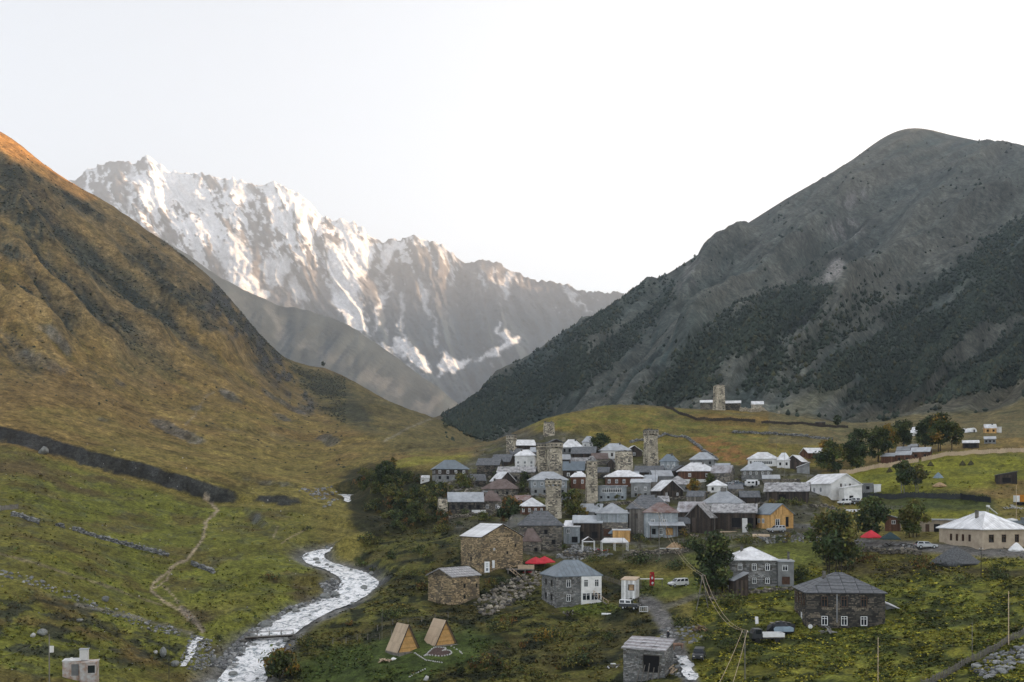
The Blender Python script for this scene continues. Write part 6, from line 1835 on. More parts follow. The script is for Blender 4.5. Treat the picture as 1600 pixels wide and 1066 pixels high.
# ---------------------------------------------------------------- the village: (u, v, wall width, wall height, roof height, label, roof, roof sheet, wall, yaw, depth, more)
W1 = lambda f, n, z=.5, w=.9, h=1.2, s='white': grid(f, n, 1, w, h, s, 0, 1, (z,))
VILLAGE = [
 (706,751,50,18,14,'house with a blue-grey hipped roof and white corner bay on the ravine edge','hip','metal_blue','plaster_grey',10,.7,dict(split=(.5,'wood_dark',W1('f',4)+W1('l',2)),wins=W1('f',4,.5,.9,1.1,'hole'))),
 (664,754,14,7,4,'tiny white shed on the brink of the dark ravine','gx','metal_white','plaster',0,.7,dict(name='shed',cat='shed')),
 (728,801,52,17,15,'long stone house with a plain grey tin roof above the ravine','gx','metal_grey','mortar_dark',3,.55,dict(wins=W1('f',4,.5,.9,1.3,'hole'),pw=.8)),
 (769,800,30,17,16,'squat stone house with a brown hipped roof joined to the long grey roof','hip','rustbrown','mortar',3,.9,dict(wins=W1('f',2))),
 (777,777,46,13,15,'stone house with a dull brown hipped roof in front of the old barns','hip','rustbrown','mortar',-18,.8,dict(wins=W1('f',3,.5,.8,1.0,'hole'))),
 (793,766,25,14,15,'dark timber barn with one white roof edge','gy','metal_white','wood_dark',28,1.1,dict(name='barn',cat='barn')),
 (762,746,34,19,11,'grey rubble barn with a slate roof next to the blue-grey roofed house','gx','slate','mortar_dark',-15,.8,dict(name='barn',cat='barn',rows=2)),
 (782,729,28,7,12,'low slate roofed barn below the first tower','gx','slate','wood_dark',-20,.9,dict(name='barn',cat='barn',rows=2)),
 (820,733,31,21,9,'white walled house with a pale roof beside the twin towers','hip','metal_white','plaster',-6,.8,dict(wins=W1('f',3)+W1('f',3,.2))),
 (806,756,56,18,9,'stone barn with a wide pale slate roof below the white walled house','gx','slate_pale','mortar',-8,.6,dict(name='barn',cat='barn',rows=2,wins=W1('f',3,.5,.8,1.0,'hole'))),
 (822,703,30,7,9,'low shed with a bright white tin roof under the ruined keep','sf','metal_white','wood_dark',8,.8,dict(name='shed',cat='shed')),
 (894,709,32,10,12,'white roofed house with a pale green-grey front behind the gabled tower','hip','metal_white','plaster_grey',4,.8,dict(wins=W1('f',4,.5,.8,1.2,'hole'))),
 (919,700,18,9,9,'small white house at the top of the village by the dark trees','hip','metal_grey','plaster',-6,1.0,dict(wins=W1('f',2))),
 (911,718,36,9,11,'black timber barn in the upper lane','gx','slate','wood_dark',-10,.8,dict(name='barn',cat='barn')),
 (896,748,32,13,14,'house with a flat blue-grey tin roof right of the gabled tower','gx','metal_blue','wood_dark',-4,.7,dict(wins=W1('f',2))),
 (858,774,56,24,13,'broad two-storey house with a light grey hipped roof in mid village','hip','metal_grey','plaster_grey',6,.75,dict(split=(.5,'plaster_blue',W1('f',5)),wins=W1('f',4,.5,.8,1.0,'hole'))),
 (904,764,24,19,8,'dark brown house with a white roof and one white window pair','hip','metal_white','wood_brown',-4,.9,dict(wins=W1('f',2,.6,.8,1.3))),
 (832,805,38,14,13,'low house with a white pyramid roof and brown boarded front','hip','metal_white','wood_brown',3,.9,dict(ridge=.03,wins=W1('f',4,.55,.7,1.2))),
 (845,858,66,37,23,'big stone house with a striped slate hip roof and a white balcony door','hip','slate','mortar',2,.8,dict(rows=5,pw=1.8,jit=.04,ridge=.32,wins=[('f',.25,.68,1.6,1.9,'white'),('f',.62,.72,.9,1.2,'hole'),('f',.8,.3,.9,1.2,'hole')])),
 (893,850,25,27,10,'narrow pale blue boarded annexe with a white lean-to roof','sf','metal_white','plaster_blue',-8,1.0,dict(name='annexe',cat='house',wins=[('f',.3,.75,.9,1.3,'white'),('f',.7,.25,1.6,1.6,'hole')])),
 (918,846,44,29,12,'dark barn under a long grey tin roof above the cafe yard','gx','metal_grey','wood_dark',-3,.6,dict(name='barn',cat='barn',wins=W1('f',2,.35,1.6,1.8,'hole'))),
 (922,807,34,7,13,'low house with a streaked grey roof just below the cone topped tower','gx','metal_grey','plaster_grey',-10,.7,dict(wins=W1('f',2,.5,.7,.8,'hole'))),
 (957,842,48,40,16,'tall grey hipped house with a blue-grey boarded upper floor above the parasols','hip','metal_grey','mortar',2,.8,dict(ridge=.05,split=(.36,'plaster_blue',[]),wins=[('f',.32,.38,1.8,2.0,'gate'),('f',.78,.5,1.3,1.4,'brown')])),
 (962,717,46,13,11,'white house with four dark windows above the squat ruined tower','hip','metal_grey','plaster',6,.8,dict(wins=W1('f',4,.5,.9,1.3,'brown'))),
 (991,714,24,9,9,'green-black house with a white gable roof near the top lane','gy','metal_white','wood_dark',10,1.1,dict(wins=W1('f',1))),
 (975,761,58,16,10,'brown boarded house with a broad white hipped roof and four white windows','hip','metal_white','wood_brown',2,.7,dict(wins=W1('f',5,.55,.9,1.3))),
 (956,782,44,22,3,'pale blue flat fronted building with a strip of dark windows','flat','metal_grey','plaster_blue',-3,6.0,dict(name='building',cat='building',wins=[('f',.5,.72,6.4,1.4,'strip')]+W1('f',4,.22,.7,.8,'hole'))),
 (1001,778,30,24,6,'grey block house with two small windows next to the pale blue front','sf','metal_grey','plaster_grey',-3,.8,dict(wins=W1('f',2,.6)+W1('f',2,.2,.8,1.0,'hole'))),
 (1016,762,20,9,11,'little grey gabled outhouse beside the broad white hipped roof','gx','metal_grey','wood_grey',-12,.9,dict(name='outhouse',cat='shed')),
 (1044,737,25,16,11,'blue walled house with a blue-grey hip roof right of the far crowned tower','hip','metal_blue','plaster_blue',-10,.9,dict(wins=W1('f',3)+W1('f',2,.2))),
 (1013,744,42,6,10,'flat black slate barn at the foot of the far crowned tower','gx','slate','wood_dark',-6,.8,dict(name='barn',cat='barn')),
 (1036,753,30,9,9,'small greenish tin roofed shed with smoke beside it','gx','metal_grey','plaster_grey',16,.8,dict(name='shed',cat='shed')),
 (1097,729,37,11,11,'grey hipped house at the foot of the orange field','hip','metal_grey','plaster_grey',-8,.8,dict(wins=W1('f',3,.5,.8,1.0,'hole'))),
 (1091,754,54,18,13,'two-tone house of brown boards and pale render under a white hip roof','hip','metal_white','plaster',8,.75,dict(split=(.72,'wood_brown',W1('f',2,.5,.9,1.2)),wins=[])),
 (1126,758,30,19,12,'stone barn with a rust patched white roof next to the two-tone house','gx','patched','mortar',-14,.8,dict(name='barn',cat='barn')),
 (1060,769,38,12,13,'low house with a faded brown-grey pyramid roof in the gardens','hip','slate_pale','plaster_grey',5,.85,dict(ridge=.05,wins=W1('f',3,.5,.8,.9,'hole'))),
 (1050,780,34,13,17,'dark gabled chalet with one white roof slope and a white base','gy','metal_white','wood_dark',28,.9,dict(name='chalet',cat='house',wins=W1('f',2,.6,.7,.9))),
 (1121,769,30,10,9,'neat little white house with a white pyramid roof','hip','metal_white','plaster',2,1.0,dict(ridge=.02,wins=W1('f',2,.5,.7,1.0,'hole'))),
 (1128,797,60,11,21,'low white house with a tall light grey roof and a dark chimney block','hip','metal_grey','plaster',-6,.8,dict(ridge=.08,wins=W1('f',4,.6,.8,.7,'hole'),chimney=(0,0,1.6,.5))),
 (1015,833,64,38,22,'large weathered timber house with a brick-patterned slate hip roof','hip','slate','wood_grey',4,.8,dict(rows=6,pw=1.0,jit=.05,ridge=.35,wins=W1('f',3,.7,.9,1.4,'brown'))),
 (1033,840,52,39,16,'guest house with a rusty red hipped roof and an orange door under a tin porch','hip','rust','plaster_blue',3,.75,dict(ridge=.15,ov=.5,pw=1.4,rows=2,wins=[('f',.25,.62,1.0,1.5,'white'),('f',.6,.62,1.0,1.5,'white'),('f',.28,.24,1.0,1.5,'hole'),('f',.5,.24,1.0,1.6,'white'),('f',.75,.24,1.9,2.0,'gate','wood_new')])),
 (1078,808,38,8,16,'shed with a patched blue and rust tin roof behind the rusty roof','gx','patched','wood_dark',-12,.8,dict(name='shed',cat='shed',rows=2,ragged=.03)),
 (1090,833,38,24,22,'black timber barn with a ragged shingle slope hanging low','gy','slate_pale','wood_dark',-24,.9,dict(name='barn',cat='barn',rows=4,ragged=.05,jit=.06)),
 (1147,828,66,27,14,'long open fronted barn with white posts and a ragged pale slate roof','gx','slate_pale','wood_dark',-3,.5,dict(name='barn',cat='barn',rows=4,ragged=.06,jit=.08,wins=[('f',.55,.42,2.4,2.6,'hole'),('f',.85,.42,2.2,2.6,'hole')])),
 (1222,827,35,23,17,'new golden timber house with a blue-grey gable roof','gy','metal_blue','wood_new',32,1.25,dict(wins=[('l',.3,.55,1.2,1.2,'white'),('l',.55,.55,1.2,1.2,'white'),('l',.12,.5,1.0,1.9,'hole'),('f',.3,.45,1.3,1.9,'white'),('f',.72,.5,.9,2.6,'hole')])),
 (1192,730,46,13,10,'white house with a white hipped roof and a glazed gallery at the upper lane','hip','metal_white','plaster',2,.75,dict(wins=[('f',.5,.55,6.5,1.3,'strip')])),
 (1182,749,46,14,13,'stone house with a light grey hip roof below the glazed white house','hip','metal_grey','mortar',0,.8,dict(clad=('stone','grey'),wins=W1('f',5,.7,.7,.9))),
 (1224,731,20,12,11,'small white house with a white roof joined to the glazed gallery house','hip','metal_white','plaster',-4,1.0,dict(wins=W1('f',2,.5,.7,1.0,'hole'))),
 (1239,733,26,11,11,'dark gable house behind the small white house','gy','metal_white','wood_dark',-22,1.0,dict(wins=[])),
 (1255,740,20,10,8,'tiny shed with a slanting white roof at the end of the upper lane','sl','metal_white','plaster_grey',0,.9,dict(name='shed',cat='shed')),
 (1277,717,28,9,8,'brown cabin with a white roof peeping out of the dark trees','gx','metal_white','wood_brown',28,.9,dict(name='cabin',cat='cabin')),
 (1229,786,66,18,14,'old black barn with a thick shaggy slate roof','gx','slate_pale','wood_dark',-4,.6,dict(name='barn',cat='barn',rows=4,ragged=.07,jit=.1,wins=[('f',.4,.4,2.2,2.4,'hole')])),
 (1321,779,44,23,16,'big white gabled house with a plain white roof above the black bank','gy','metal_white','plaster',38,1.25,dict(pw=1.0,wins=[('f',.5,.9,.8,1.1,'white'),('f',.34,.9,.6,1.0,'brown'),('f',.66,.9,.6,1.0,'brown'),('f',.55,.3,.9,1.9,'door'),('l',.35,.6,1.1,1.5,'white'),('l',.6,.6,1.1,1.5,'white')])),
 (1333,786,28,24,5,'boxy white annexe with a white slanting roof before the big white house','sl','metal_white','plaster',20,.8,dict(name='annexe',cat='house',wins=[('f',.4,.3,1.2,1.6,'hole')])),
 (1356,770,16,14,2,'grey concrete box outhouse by the black bank','flat','concrete','plaster_grey',5,3.0,dict(name='outhouse',cat='shed',wins=[('f',.5,.55,1.0,1.0,'hole')])),
 (1371,769,11,11,2,'small bright white cube shed by the black bank','flat','metal_white','plaster',5,2.4,dict(name='shed',cat='shed')),
 (1387,725,21,12,5,'brown cabin lowest of the row among the trees','gx','metal_grey','wood_brown',-8,.9,dict(name='cabin',cat='cabin')),
 (1411,723,24,12,6,'brown cabin standing beside the lowest cabin and in front of the widest one','gx','metal_grey','wood_brown',-8,.9,dict(name='cabin',cat='cabin',wins=W1('f',2,.5,.7,.9,'hole'))),
 (1438,718,29,12,7,'widest brown cabin of the row with a grey roof','gx','metal_grey','wood_brown',-8,.8,dict(name='cabin',cat='cabin',wins=W1('f',2,.5,.8,1.0,'hole'))),
 (1411,709,20,5,6,'brown cabin half hidden behind the middle cabins','gx','metal_grey','wood_brown',-8,.9,dict(name='cabin',cat='cabin')),
 (1426,702,15,4,4,'farthest brown cabin showing only its roof','gx','metal_grey','wood_brown',-8,.9,dict(name='cabin',cat='cabin')),
 (1394,830,22,20,6,'rusty red boarded shed by the red parasol','sr','slate','wood_brown',-6,.9,dict(name='shed',cat='shed',wins=[('f',.6,.7,.9,1.0,'white')])),
 (1573,756,32,14,6,'black hut with a slanting roof alone on the upper meadow','sl','slate','wood_dark',6,.8,dict(name='hut',cat='hut',wins=[('f',.5,.4,2.4,1.6,'hole')])),
 (1548,677,18,8,6,'small orange boarded house far up the side valley','gx','metal_white','wood_new',10,.8,dict(wins=W1('f',2,.5,.8,1.0,'hole'))),
 (1561,676,8,8,3,'tiny cream annexe beside the far orange house','flat','metal_white','plaster',10,3.0,dict(name='annexe',cat='house')),
 (1517,701,25,9,4,'long dark shed with a white roof line beyond the plank fence','sf','metal_white','wood_dark',2,.6,dict(name='shed',cat='shed',wins=W1('f',2,.5,1.2,1.2,'hole'))),
 (1547,693,18,7,4,'grey shed with small openings above the long dark shed','sf','metal_grey','plaster_grey',2,.7,dict(name='shed',cat='shed',wins=W1('f',3,.5,.7,.8,'hole'))),
 (1431,681,18,5,9,'white roofed house almost hidden in the far trees','gx','metal_white','plaster',-30,.9,dict()),
 (982,926,22,20,5,'pale plank shed on the lawn beside the red banner','sf','wood_pale','wood_grey',-16,.9,dict(D=212,name='shed',cat='shed',clad=('board','white'),wins=[('f',.7,.4,1.2,1.3,'gate','tan')])),
 (971,842,27,13,3,'golden boarded kiosk with a thin white roof in the cafe yard','flat','metal_white','wood_new',0,2.6,dict(D=262,name='kiosk',cat='kiosk')),
 (1107,640,25,11,4,'long stone hall with a thin white roof west of the church tower','sf','metal_white','mortar',0,.5,dict(name='church_hall',cat='hall')),
 (1145,641,24,11,4,'low dark stone hall with a white roof east of the church tower','sf','metal_white','mortar_dark',0,.5,dict(name='church_hall',cat='hall')),
 (1184,641,18,9,5,'little stone chapel with a white roof inside the church wall','gx','metal_white','mortar',6,.7,dict(name='chapel',cat='chapel',clad=('stone','tower'))),
 (1282,667,15,7,3,'small black hut at the end of the knoll fence','flat','slate','wood_dark',4,3.0,dict(name='hut',cat='hut')),
 (748,760,22,9,10,'dark stone shed wedged between the rubble barn and the brown hipped roof','gx','slate','mortar_dark',12,.8,dict(name='shed',cat='shed',rows=2)),
 (742,786,24,7,9,'low stone byre behind the long grey roof','gx','rustbrown','mortar_dark',-12,.7,dict(name='byre',cat='barn')),
 (808,716,20,7,8,'small black roofed store at the foot of the first tower','gx','slate','wood_dark',14,.9,dict(name='store',cat='shed')),
 (836,716,16,10,7,'narrow grey house squeezed before the shorter twin tower','gx','metal_grey','mortar',-10,.9,dict(wins=[('f',.5,.5,.8,1.0,'hole')])),
 (883,726,18,8,8,'grey shed just right of the gabled tower','sf','metal_grey','wood_dark',6,.9,dict(name='shed',cat='shed')),
 (905,733,26,9,9,'long slate byre over the flat blue-grey roof','gx','slate_pale','mortar_dark',-6,.7,dict(name='byre',cat='barn',rows=2)),
 (938,726,24,9,9,'stone byre with a brown roof left of the squat broken tower','gx','rustbrown','mortar',8,.8,dict(name='byre',cat='barn')),
 (940,748,22,10,8,'dark stone store between the cone topped tower and the white windows','gx','slate','mortar_dark',-8,.9,dict(name='store',cat='shed')),
 (882,792,20,8,8,'little slate roofed store beside the stout square tower','gx','slate','mortar',10,.9,dict(name='store',cat='shed')),
 (815,790,24,8,8,'stone pen with a rusty roof over the round dark tree','sf','rust','mortar_dark',-6,.8,dict(name='store',cat='shed')),
 (984,752,26,7,8,'flat grey tin shed at the back of the broad white hipped roof','gx','metal_grey','mortar_dark',-4,.8,dict(name='shed',cat='shed')),
 (1066,744,22,8,9,'black barn gable left of the two-tone house','gy','slate','wood_dark',20,1.0,dict(name='barn',cat='barn')),
 (1128,740,22,8,8,'grey roofed byre behind the rust patched roof','gx','metal_grey','mortar_dark',-8,.8,dict(name='byre',cat='barn')),
 (1030,792,30,8,9,'low stone byre with a slate roof in the middle gardens','gx','slate_pale','mortar',6,.7,dict(name='byre',cat='barn',rows=2)),
 (1086,784,26,8,9,'weathered shed in the gardens over the patched tin roof','gx','slate','wood_grey',-14,.8,dict(name='shed',cat='shed')),
 (1172,786,30,9,10,'black log shed between the low white house and the shaggy barn','gx','slate','wood_dark',8,.7,dict(name='shed',cat='shed',rows=2)),
 (1150,772,22,8,7,'stone store behind the low white house','sf','slate','mortar',4,.8,dict(name='store',cat='shed')),
 (1205,756,26,8,6,'rubble walled pen roof under the light grey hip','sf','metal_grey','mortar',2,.7,dict(name='store',cat='shed')),
 (868,800,14,8,6,'tiny tin store at the tower foot by the white pyramid roof','sf','metal_white','mortar_dark',0,.9,dict(name='store',cat='shed')),
 (985,826,24,20,9,'dark boarded storehouse between the grey hip and the timber house','gx','metal_grey','wood_dark',-6,.8,dict(name='store',cat='shed',wins=[('f',.5,.45,.9,1.1,'hole')])),
 (1068,836,20,18,10,'dim stone storehouse joining the guest house and the shingle barn','gx','slate','mortar_dark',4,.8,dict(name='store',cat='shed')),
 (762,776,14,8,7,'little tin hut above the long grey roof','sf','metal_grey','wood_grey',-10,.9,dict(name='hut',cat='hut')),
 (790,806,22,8,7,'grey stone lean-to under the round dark tree','sf','slate_pale','mortar',4,.8,dict(name='lean_to',cat='shed')),
 (955,733,14,8,8,'narrow black gable between the brown roof and the squat tower','gy','slate','wood_dark',-14,1.0,dict(name='store',cat='shed')),
]
for a in VILLAGE:
    kw = dict(a[11]); house(a[0], a[1], a[2], a[3], a[4], a[5], a[6], a[7], a[8], a[9], a[10], **kw)
def porch():
    D = hit(1033, 840); s = D / F
    t = thing('tin_porch', 'curved grey tin porch roof along the front of the rusty roofed guest house', 'porch', ((1040 - CX) * s, D - .3, CZ - (840 - CY) * s), R(3))
    w = 56 * s; d = 2.4; h = 19 * s
    q = [(-w/2, -d, h), (w/2, -d, h), (w/2, .2, h + .9), (-w/2, .2, h + .9)]
    ro = MB().prism(q, (0, 0, -.1)).build('roof', M['metal_grey'], t)
    for p, o in slope_panels(q, .9, 1): 
        c = sum(p, Vector()) / len(p); MB().prism([k - c for k in p], o).build('roof_panel', M['metal_grey'], ro, loc=c)
    for i in range(5): x = -w/2 + .2 + (w - .4) * i / 4; MB().box(x - .07, x + .07, -d + .1, -d + .24, -1, h - .1).build('post', M['wood_brown'], t)
porch()

# ---------------------------------------------------------------- towers
TOWERS = [(799,718,17,38,'slim tower with an orange lit edge at the far end of the village','crown',-24,'tower'), (846,738,17,45,'shorter of the twin towers with broken plaster','crown',10,'tower'),
 (867,744,26,58,'tall tower with a white arched crown and a gabled roof, one of the twin towers','gable',12,'tower'), (858,682,19,19,'ruined keep on the rock crowning the village','ruin',8,'tower'),
 (865,812,26,62,'stout square tower with three openings in its crown behind the striped slate roof','crown',4,'tower'), (925,787,19,72,'slender tower capped by a cone of pale rubble','cone',6,'tower'),
 (1018,728,23,56,'crowned tower standing alone against the terraced fields','crown',18,'tower'), (976,739,29,30,'squat broken tower in front of the white house with four windows','ruin',6,'tower'),
 (691,808,18,25,'pale stump of a ruined tower on the ravine edge','ruin',12,'tower'), (1125,641,18,37,'church tower with a jagged top on the knoll','ruin',10,'tower')]
for a in TOWERS: tower(a[0], a[1], a[2], a[3], a[4], a[5], a[6], a[7], slits=2 if a[3] > 30 else 1)

# ---------------------------------------------------------------- trees
TREES = [
 (795,822,36,44,'round dark tree with rusty autumn leaves below the long grey roof',('dark','dark','rust'),{}),
 (1118,930,64,100,'big dark willow-like tree before the pointed white roof',('dark','dark','mid'),dict(stems=4,trunk=.12)),
 (1305,895,72,98,'largest dark tree in the meadow hiding the track',('dark','mid','olive'),dict(stems=5,trunk=.06)),
 (1361,842,52,66,'dark tree with pale stems behind the red parasol',('dark','mid'),dict(stems=3,trunk=.14,bark='bark_pale')),
 (1427,840,40,60,'loose olive tree between the sheds and the beige block house',('olive','mid'),dict(stems=3,trunk=.08)),
 (1413,770,30,52,'taller half of the tree pair on the upper meadow',('mid','dark'),dict(bark='bark_pale',stems=2)),
 (1435,768,26,42,'greyer shorter half of the tree pair on the upper meadow',('grey','olive'),dict(bark='bark_pale',stems=2)),
 (895,808,34,44,'olive bush-like tree leaning behind the stout square tower',('olive','mid'),dict(trunk=.1)),
 (1083,774,20,26,'thin yellowing tree in the garden of the two-tone house',('olive','gold'),{}),
 (936,704,26,26,'dark clump of trees beside the small white house on top',('dark','mid'),dict(stems=3)),
 (1309,668,12,20,'single dark tree at the end of the knoll fence',('dark',),{}),
 (602,764,34,44,'dark tree clinging to the ravine edge',('dark','mid'),dict(trunk=.08)),
 (614,731,14,16,'yellow bush-tree at the top of the ravine',('gold','olive'),dict(trunk=.1)),
 (1299,738,40,50,'mixed tree at the front corner of the grove by the brown cabin',('mid','dark','olive'),dict(stems=2,trunk=.08)),
 (1290,722,20,34,'yellow topped slim tree at the grove edge',('gold','olive'),{}),
 (1342,735,42,66,'tallest dark tree of the grove',('dark','mid'),dict(stems=2,trunk=.08)),
 (1372,722,32,56,'dense green tree in the middle of the grove',('mid','dark'),dict(trunk=.08)),
 (1388,712,30,50,'autumn yellow tree among the grove',('gold','olive','mid'),{}),
 (1411,706,34,48,'dark tree behind the hidden cabin',('dark','mid'),{}),
 (1446,706,34,50,'dark tree at the start of the far clump',('dark','mid'),dict(stems=2)),
 (1466,706,40,60,'tall tree with golden top in the far clump',('dark','mid','gold'),dict(stems=2)),
 (1487,704,28,44,'last tree of the far clump beside the long dark shed',('dark','olive'),{}),
 (1330,728,26,40,'small dark filler tree inside the grove',('dark','mid'),{}),
 (505,573,6,8,'lone tiny tree on the skyline of the sub-ridge',('dark',),{}),
]
for a in TREES: tree(a[0], a[1], a[2], a[3], a[4], a[5], **a[6])
BUSHES = [(437,1062,64,44,'big rounded bush with yellow tips beside the stream',('mid','dark','gold')), (725,760,36,18,'scrub on the slope under the ravine edge house',('mid','olive')), (755,815,30,14,'low green scrub under the long stone house',('mid','olive')),
 (905,735,10,9,'small bush between the upper lane roofs',('mid',)), (1085,858,40,18,'dark hedge below the shingle barn',('dark','mid')), (1165,850,44,12,'straggling shrub along the edge of the lane',('mid','olive')), (1245,790,30,9,'scrub at the foot of the shaggy barn',('olive','mid')),
 (785,915,22,14,'dark shrub between the deck stairs and the slate hut',('dark',)), (965,905,20,14,'olive bush by the pale plank shed',('olive','mid')), (1125,910,38,18,'shrub under the big dark willow-like tree',('dark','mid')), (1140,945,50,16,'bramble along the wall by the A-shaped pole',('mid','olive')),
 (1250,905,36,16,'shrub beside the flat grey wing',('dark','mid')), (1350,880,40,14,'brownish scrub beneath the parasol terrace',('rust','olive')), (1440,885,60,12,'reddish scrub below the gravel heap',('rust','olive','dark')), (1510,912,50,12,'weedy hump on the eastern meadow',('olive','mid')),
 (690,830,40,10,'low scrub over the stream bank',('olive','dark')), (575,850,40,13,'dark scrub at the bend of the stream',('dark','olive')), (640,900,36,9,'flat weedy bush between stream and slate hut',('olive','mid')), (615,965,46,11,'dark bramble above the timber huts',('dark','mid')),
 (780,985,50,12,'bramble below the rubble',('olive','dark')), (860,1000,60,14,'yellowish bramble on the lower bank',('olive','gold','dark')), (900,1040,60,18,'tall weeds by the torn hut',('olive','dark')), (1070,980,34,16,'dark bush beside the wet track',('dark','mid')), (1105,1002,26,14,'bush behind the parked dark car',('dark','olive')),
 (340,1000,22,7,'little bush on the gravel bar',('olive','dark')), (480,1010,40,14,'bushes by the plank bridge',('dark','olive')), (760,1040,60,16,'heathery weeds below the heart bed',('rust','olive','dark')), (1560,905,40,14,'dark weeds at the edge of the eastern meadow',('dark','mid')),
 (1140,1012,36,14,'dark weeds under the cables',('dark','mid')), (660,775,40,12,'scrub on the dark ravine slope',('dark','olive')), (570,765,24,14,'scrub down in the ravine',('dark','mid')), (480,830,22,8,'bush on the western stream bank',('dark','olive')), (420,905,34,8,'russet bush patch on the western bank',('rust','dark')),
 (1000,880,60,11,'long dark hedge on the terrace below the white party tents',('dark','mid')), (1060,890,50,12,'bushes at the end of the terrace hedge',('dark','olive')), (930,878,40,9,'weeds behind the blue-grey roof',('olive','mid'))]
for a in BUSHES: tree(a[0], a[1], a[2], a[3], a[4], a[5], name='bush', cat='bush', trunk=.05, dens=.75)
rs = random.Random(3)
for i in range(46):
    for _ in range(60):
        u, v = rs.uniform(715, 1300), rs.uniform(735, 850); D = hit(u, v)
        if in2([(715,760),(860,735),(1000,745),(1150,750),(1290,775),(1300,845),(1060,862),(860,862),(720,830)], u, v) and D < 430: break
    sz = rs.uniform(9, 20)
    tree(u, v, sz, sz * rs.uniform(.6, 1.3), 'small garden bush growing between the village houses', rs.choice([('mid', 'olive'), ('olive', 'gold'), ('dark', 'mid'), ('mid', 'grey')]), name='bush', cat='bush', trunk=.1, group='garden bushes between the houses', dens=.7)
for ln, lb in (([(1000,768),(1030,770),(1062,774)], 'weathered garden fence beside the faded pyramid roof'), ([(1100,778),(1140,772),(1170,766)], 'grey garden fence behind the neat little white house'), ([(880,766),(900,770),(925,772)], 'old fence below the dark brown house'),
               ([(1245,752),(1275,748),(1305,744)], 'rail fence at the grove corner'), ([(1060,848),(1085,852),(1110,850)], 'broken rail fence below the shingle barn'), ([(1240,842),(1280,838),(1300,834)], 'rail fence east of the golden timber house'), ([(1350,800),(1380,795),(1410,796)], 'old rails on the meadow below the black bank'),
               ([(940,905),(965,912),(985,922)], 'leaning fence above the pale plank shed')):
    fence(ln, lb, 'picket', h=1.05, gapw=.45, post=2.6)
for u, v, hh, lb in ((742,770,30,'thin pole among the old barns'), (812,760,34,'thin pole beside the stone barn'), (888,775,36,'thin pole by the dark brown house'), (948,770,34,'thin pole left of the pale blue front'), (1024,772,38,'thin pole by the little grey outhouse'), (1100,790,36,'thin pole behind the shingle barn'),
                     (1145,764,36,'thin pole by the caravan lane'), (1200,792,38,'thin pole before the shaggy barn'), (1262,760,40,'thin pole at the white gabled house'), (1290,828,40,'thin pole by the largest dark tree'), (870,862,40,'thin pole beside the striped slate roof'), (1116,846,40,'thin pole at the hedge of the lane')):
    pole(u, v, hh, lb, r=.055)
rv_poly = [(556,738),(600,730),(650,745),(690,765),(700,800),(690,835),(640,845),(585,800)]
for i in range(64):
    for _ in range(40):
        u, v = rs.uniform(550, 700), rs.uniform(730, 845)
        if in2(rv_poly, u, v): break
    sz = rs.uniform(12, 30)
    tree(u, v, sz, sz * rs.uniform(.5, .85), 'dark bush crowding the steep side of the ravine', rs.choice([('dark', 'mid'), ('mid', 'olive'), ('dark', 'olive'), ('dark', 'rust')]), name='bush', cat='bush', trunk=.05, group='dark bushes on the ravine side', dens=.8)
for i in range(70):                                               # scrub in the ravine and on the banks, each one alike
    poly = rs.choice([[(545,745),(600,730),(690,760),(700,800),(640,850),(560,830)], [(560,850),(700,830),(800,900),(720,960),(520,1000),(560,930)], [(780,970),(980,960),(1040,1060),(700,1066)], [(700,760),(1000,760),(1050,860),(720,860)], [(1260,860),(1600,875),(1600,900),(1300,905)]])
    for _ in range(40):
        u, v = rs.uniform(540, 1600), rs.uniform(730, 1066)
        if in2(poly, u, v): break
    D = hit(u, v)
    if D > 420: continue
    sz = rs.uniform(9, 26)
    tree(u, v, sz, sz * rs.uniform(.35, .6), 'low scrubby bush on the banks of stream and village', rs.choice([('dark', 'mid'), ('olive', 'mid'), ('dark', 'olive'), ('olive', 'rust')]), name='bush', cat='bush', trunk=.05, group='low scrub on the banks', dens=.8)

for ln, lb, hh in (([(700,812),(730,808),(770,806),(800,812)], 'rough garden wall below the long stone house', 1.0), ([(820,764),(850,778),(885,778)], 'rubble wall before the broad two-storey house', .9),
                   ([(935,790),(980,788),(1010,792)], 'stone garden wall below the pale blue front', 1.0), ([(1040,782),(1085,778),(1110,772)], 'stone wall edging the gardens of the faded pyramid roof', .9),
                   ([(1130,802),(1180,792),(1200,788)], 'dark stone wall behind the open fronted barn', 1.0), ([(1265,790),(1290,792),(1320,800)], 'low stone wall beyond the golden timber house', .9),
                   ([(985,868),(1030,866),(1075,862)], 'terrace wall under the trestle table', 1.0), ([(880,868),(905,872),(940,868)], 'retaining wall of the cafe yard', 1.2),
                   ([(1110,938),(1150,932),(1200,924),(1240,922)], 'low wall in front of the white roofed stone house', .7), ([(1345,862),(1400,864),(1440,868)], 'retaining wall of the gravel yard', 1.0), ([(1155,748),(1215,752),(1250,752)], 'lane wall below the light grey hip', .8)):
    stone_wall(ln, lb, hh, .7, 'stone', .34)
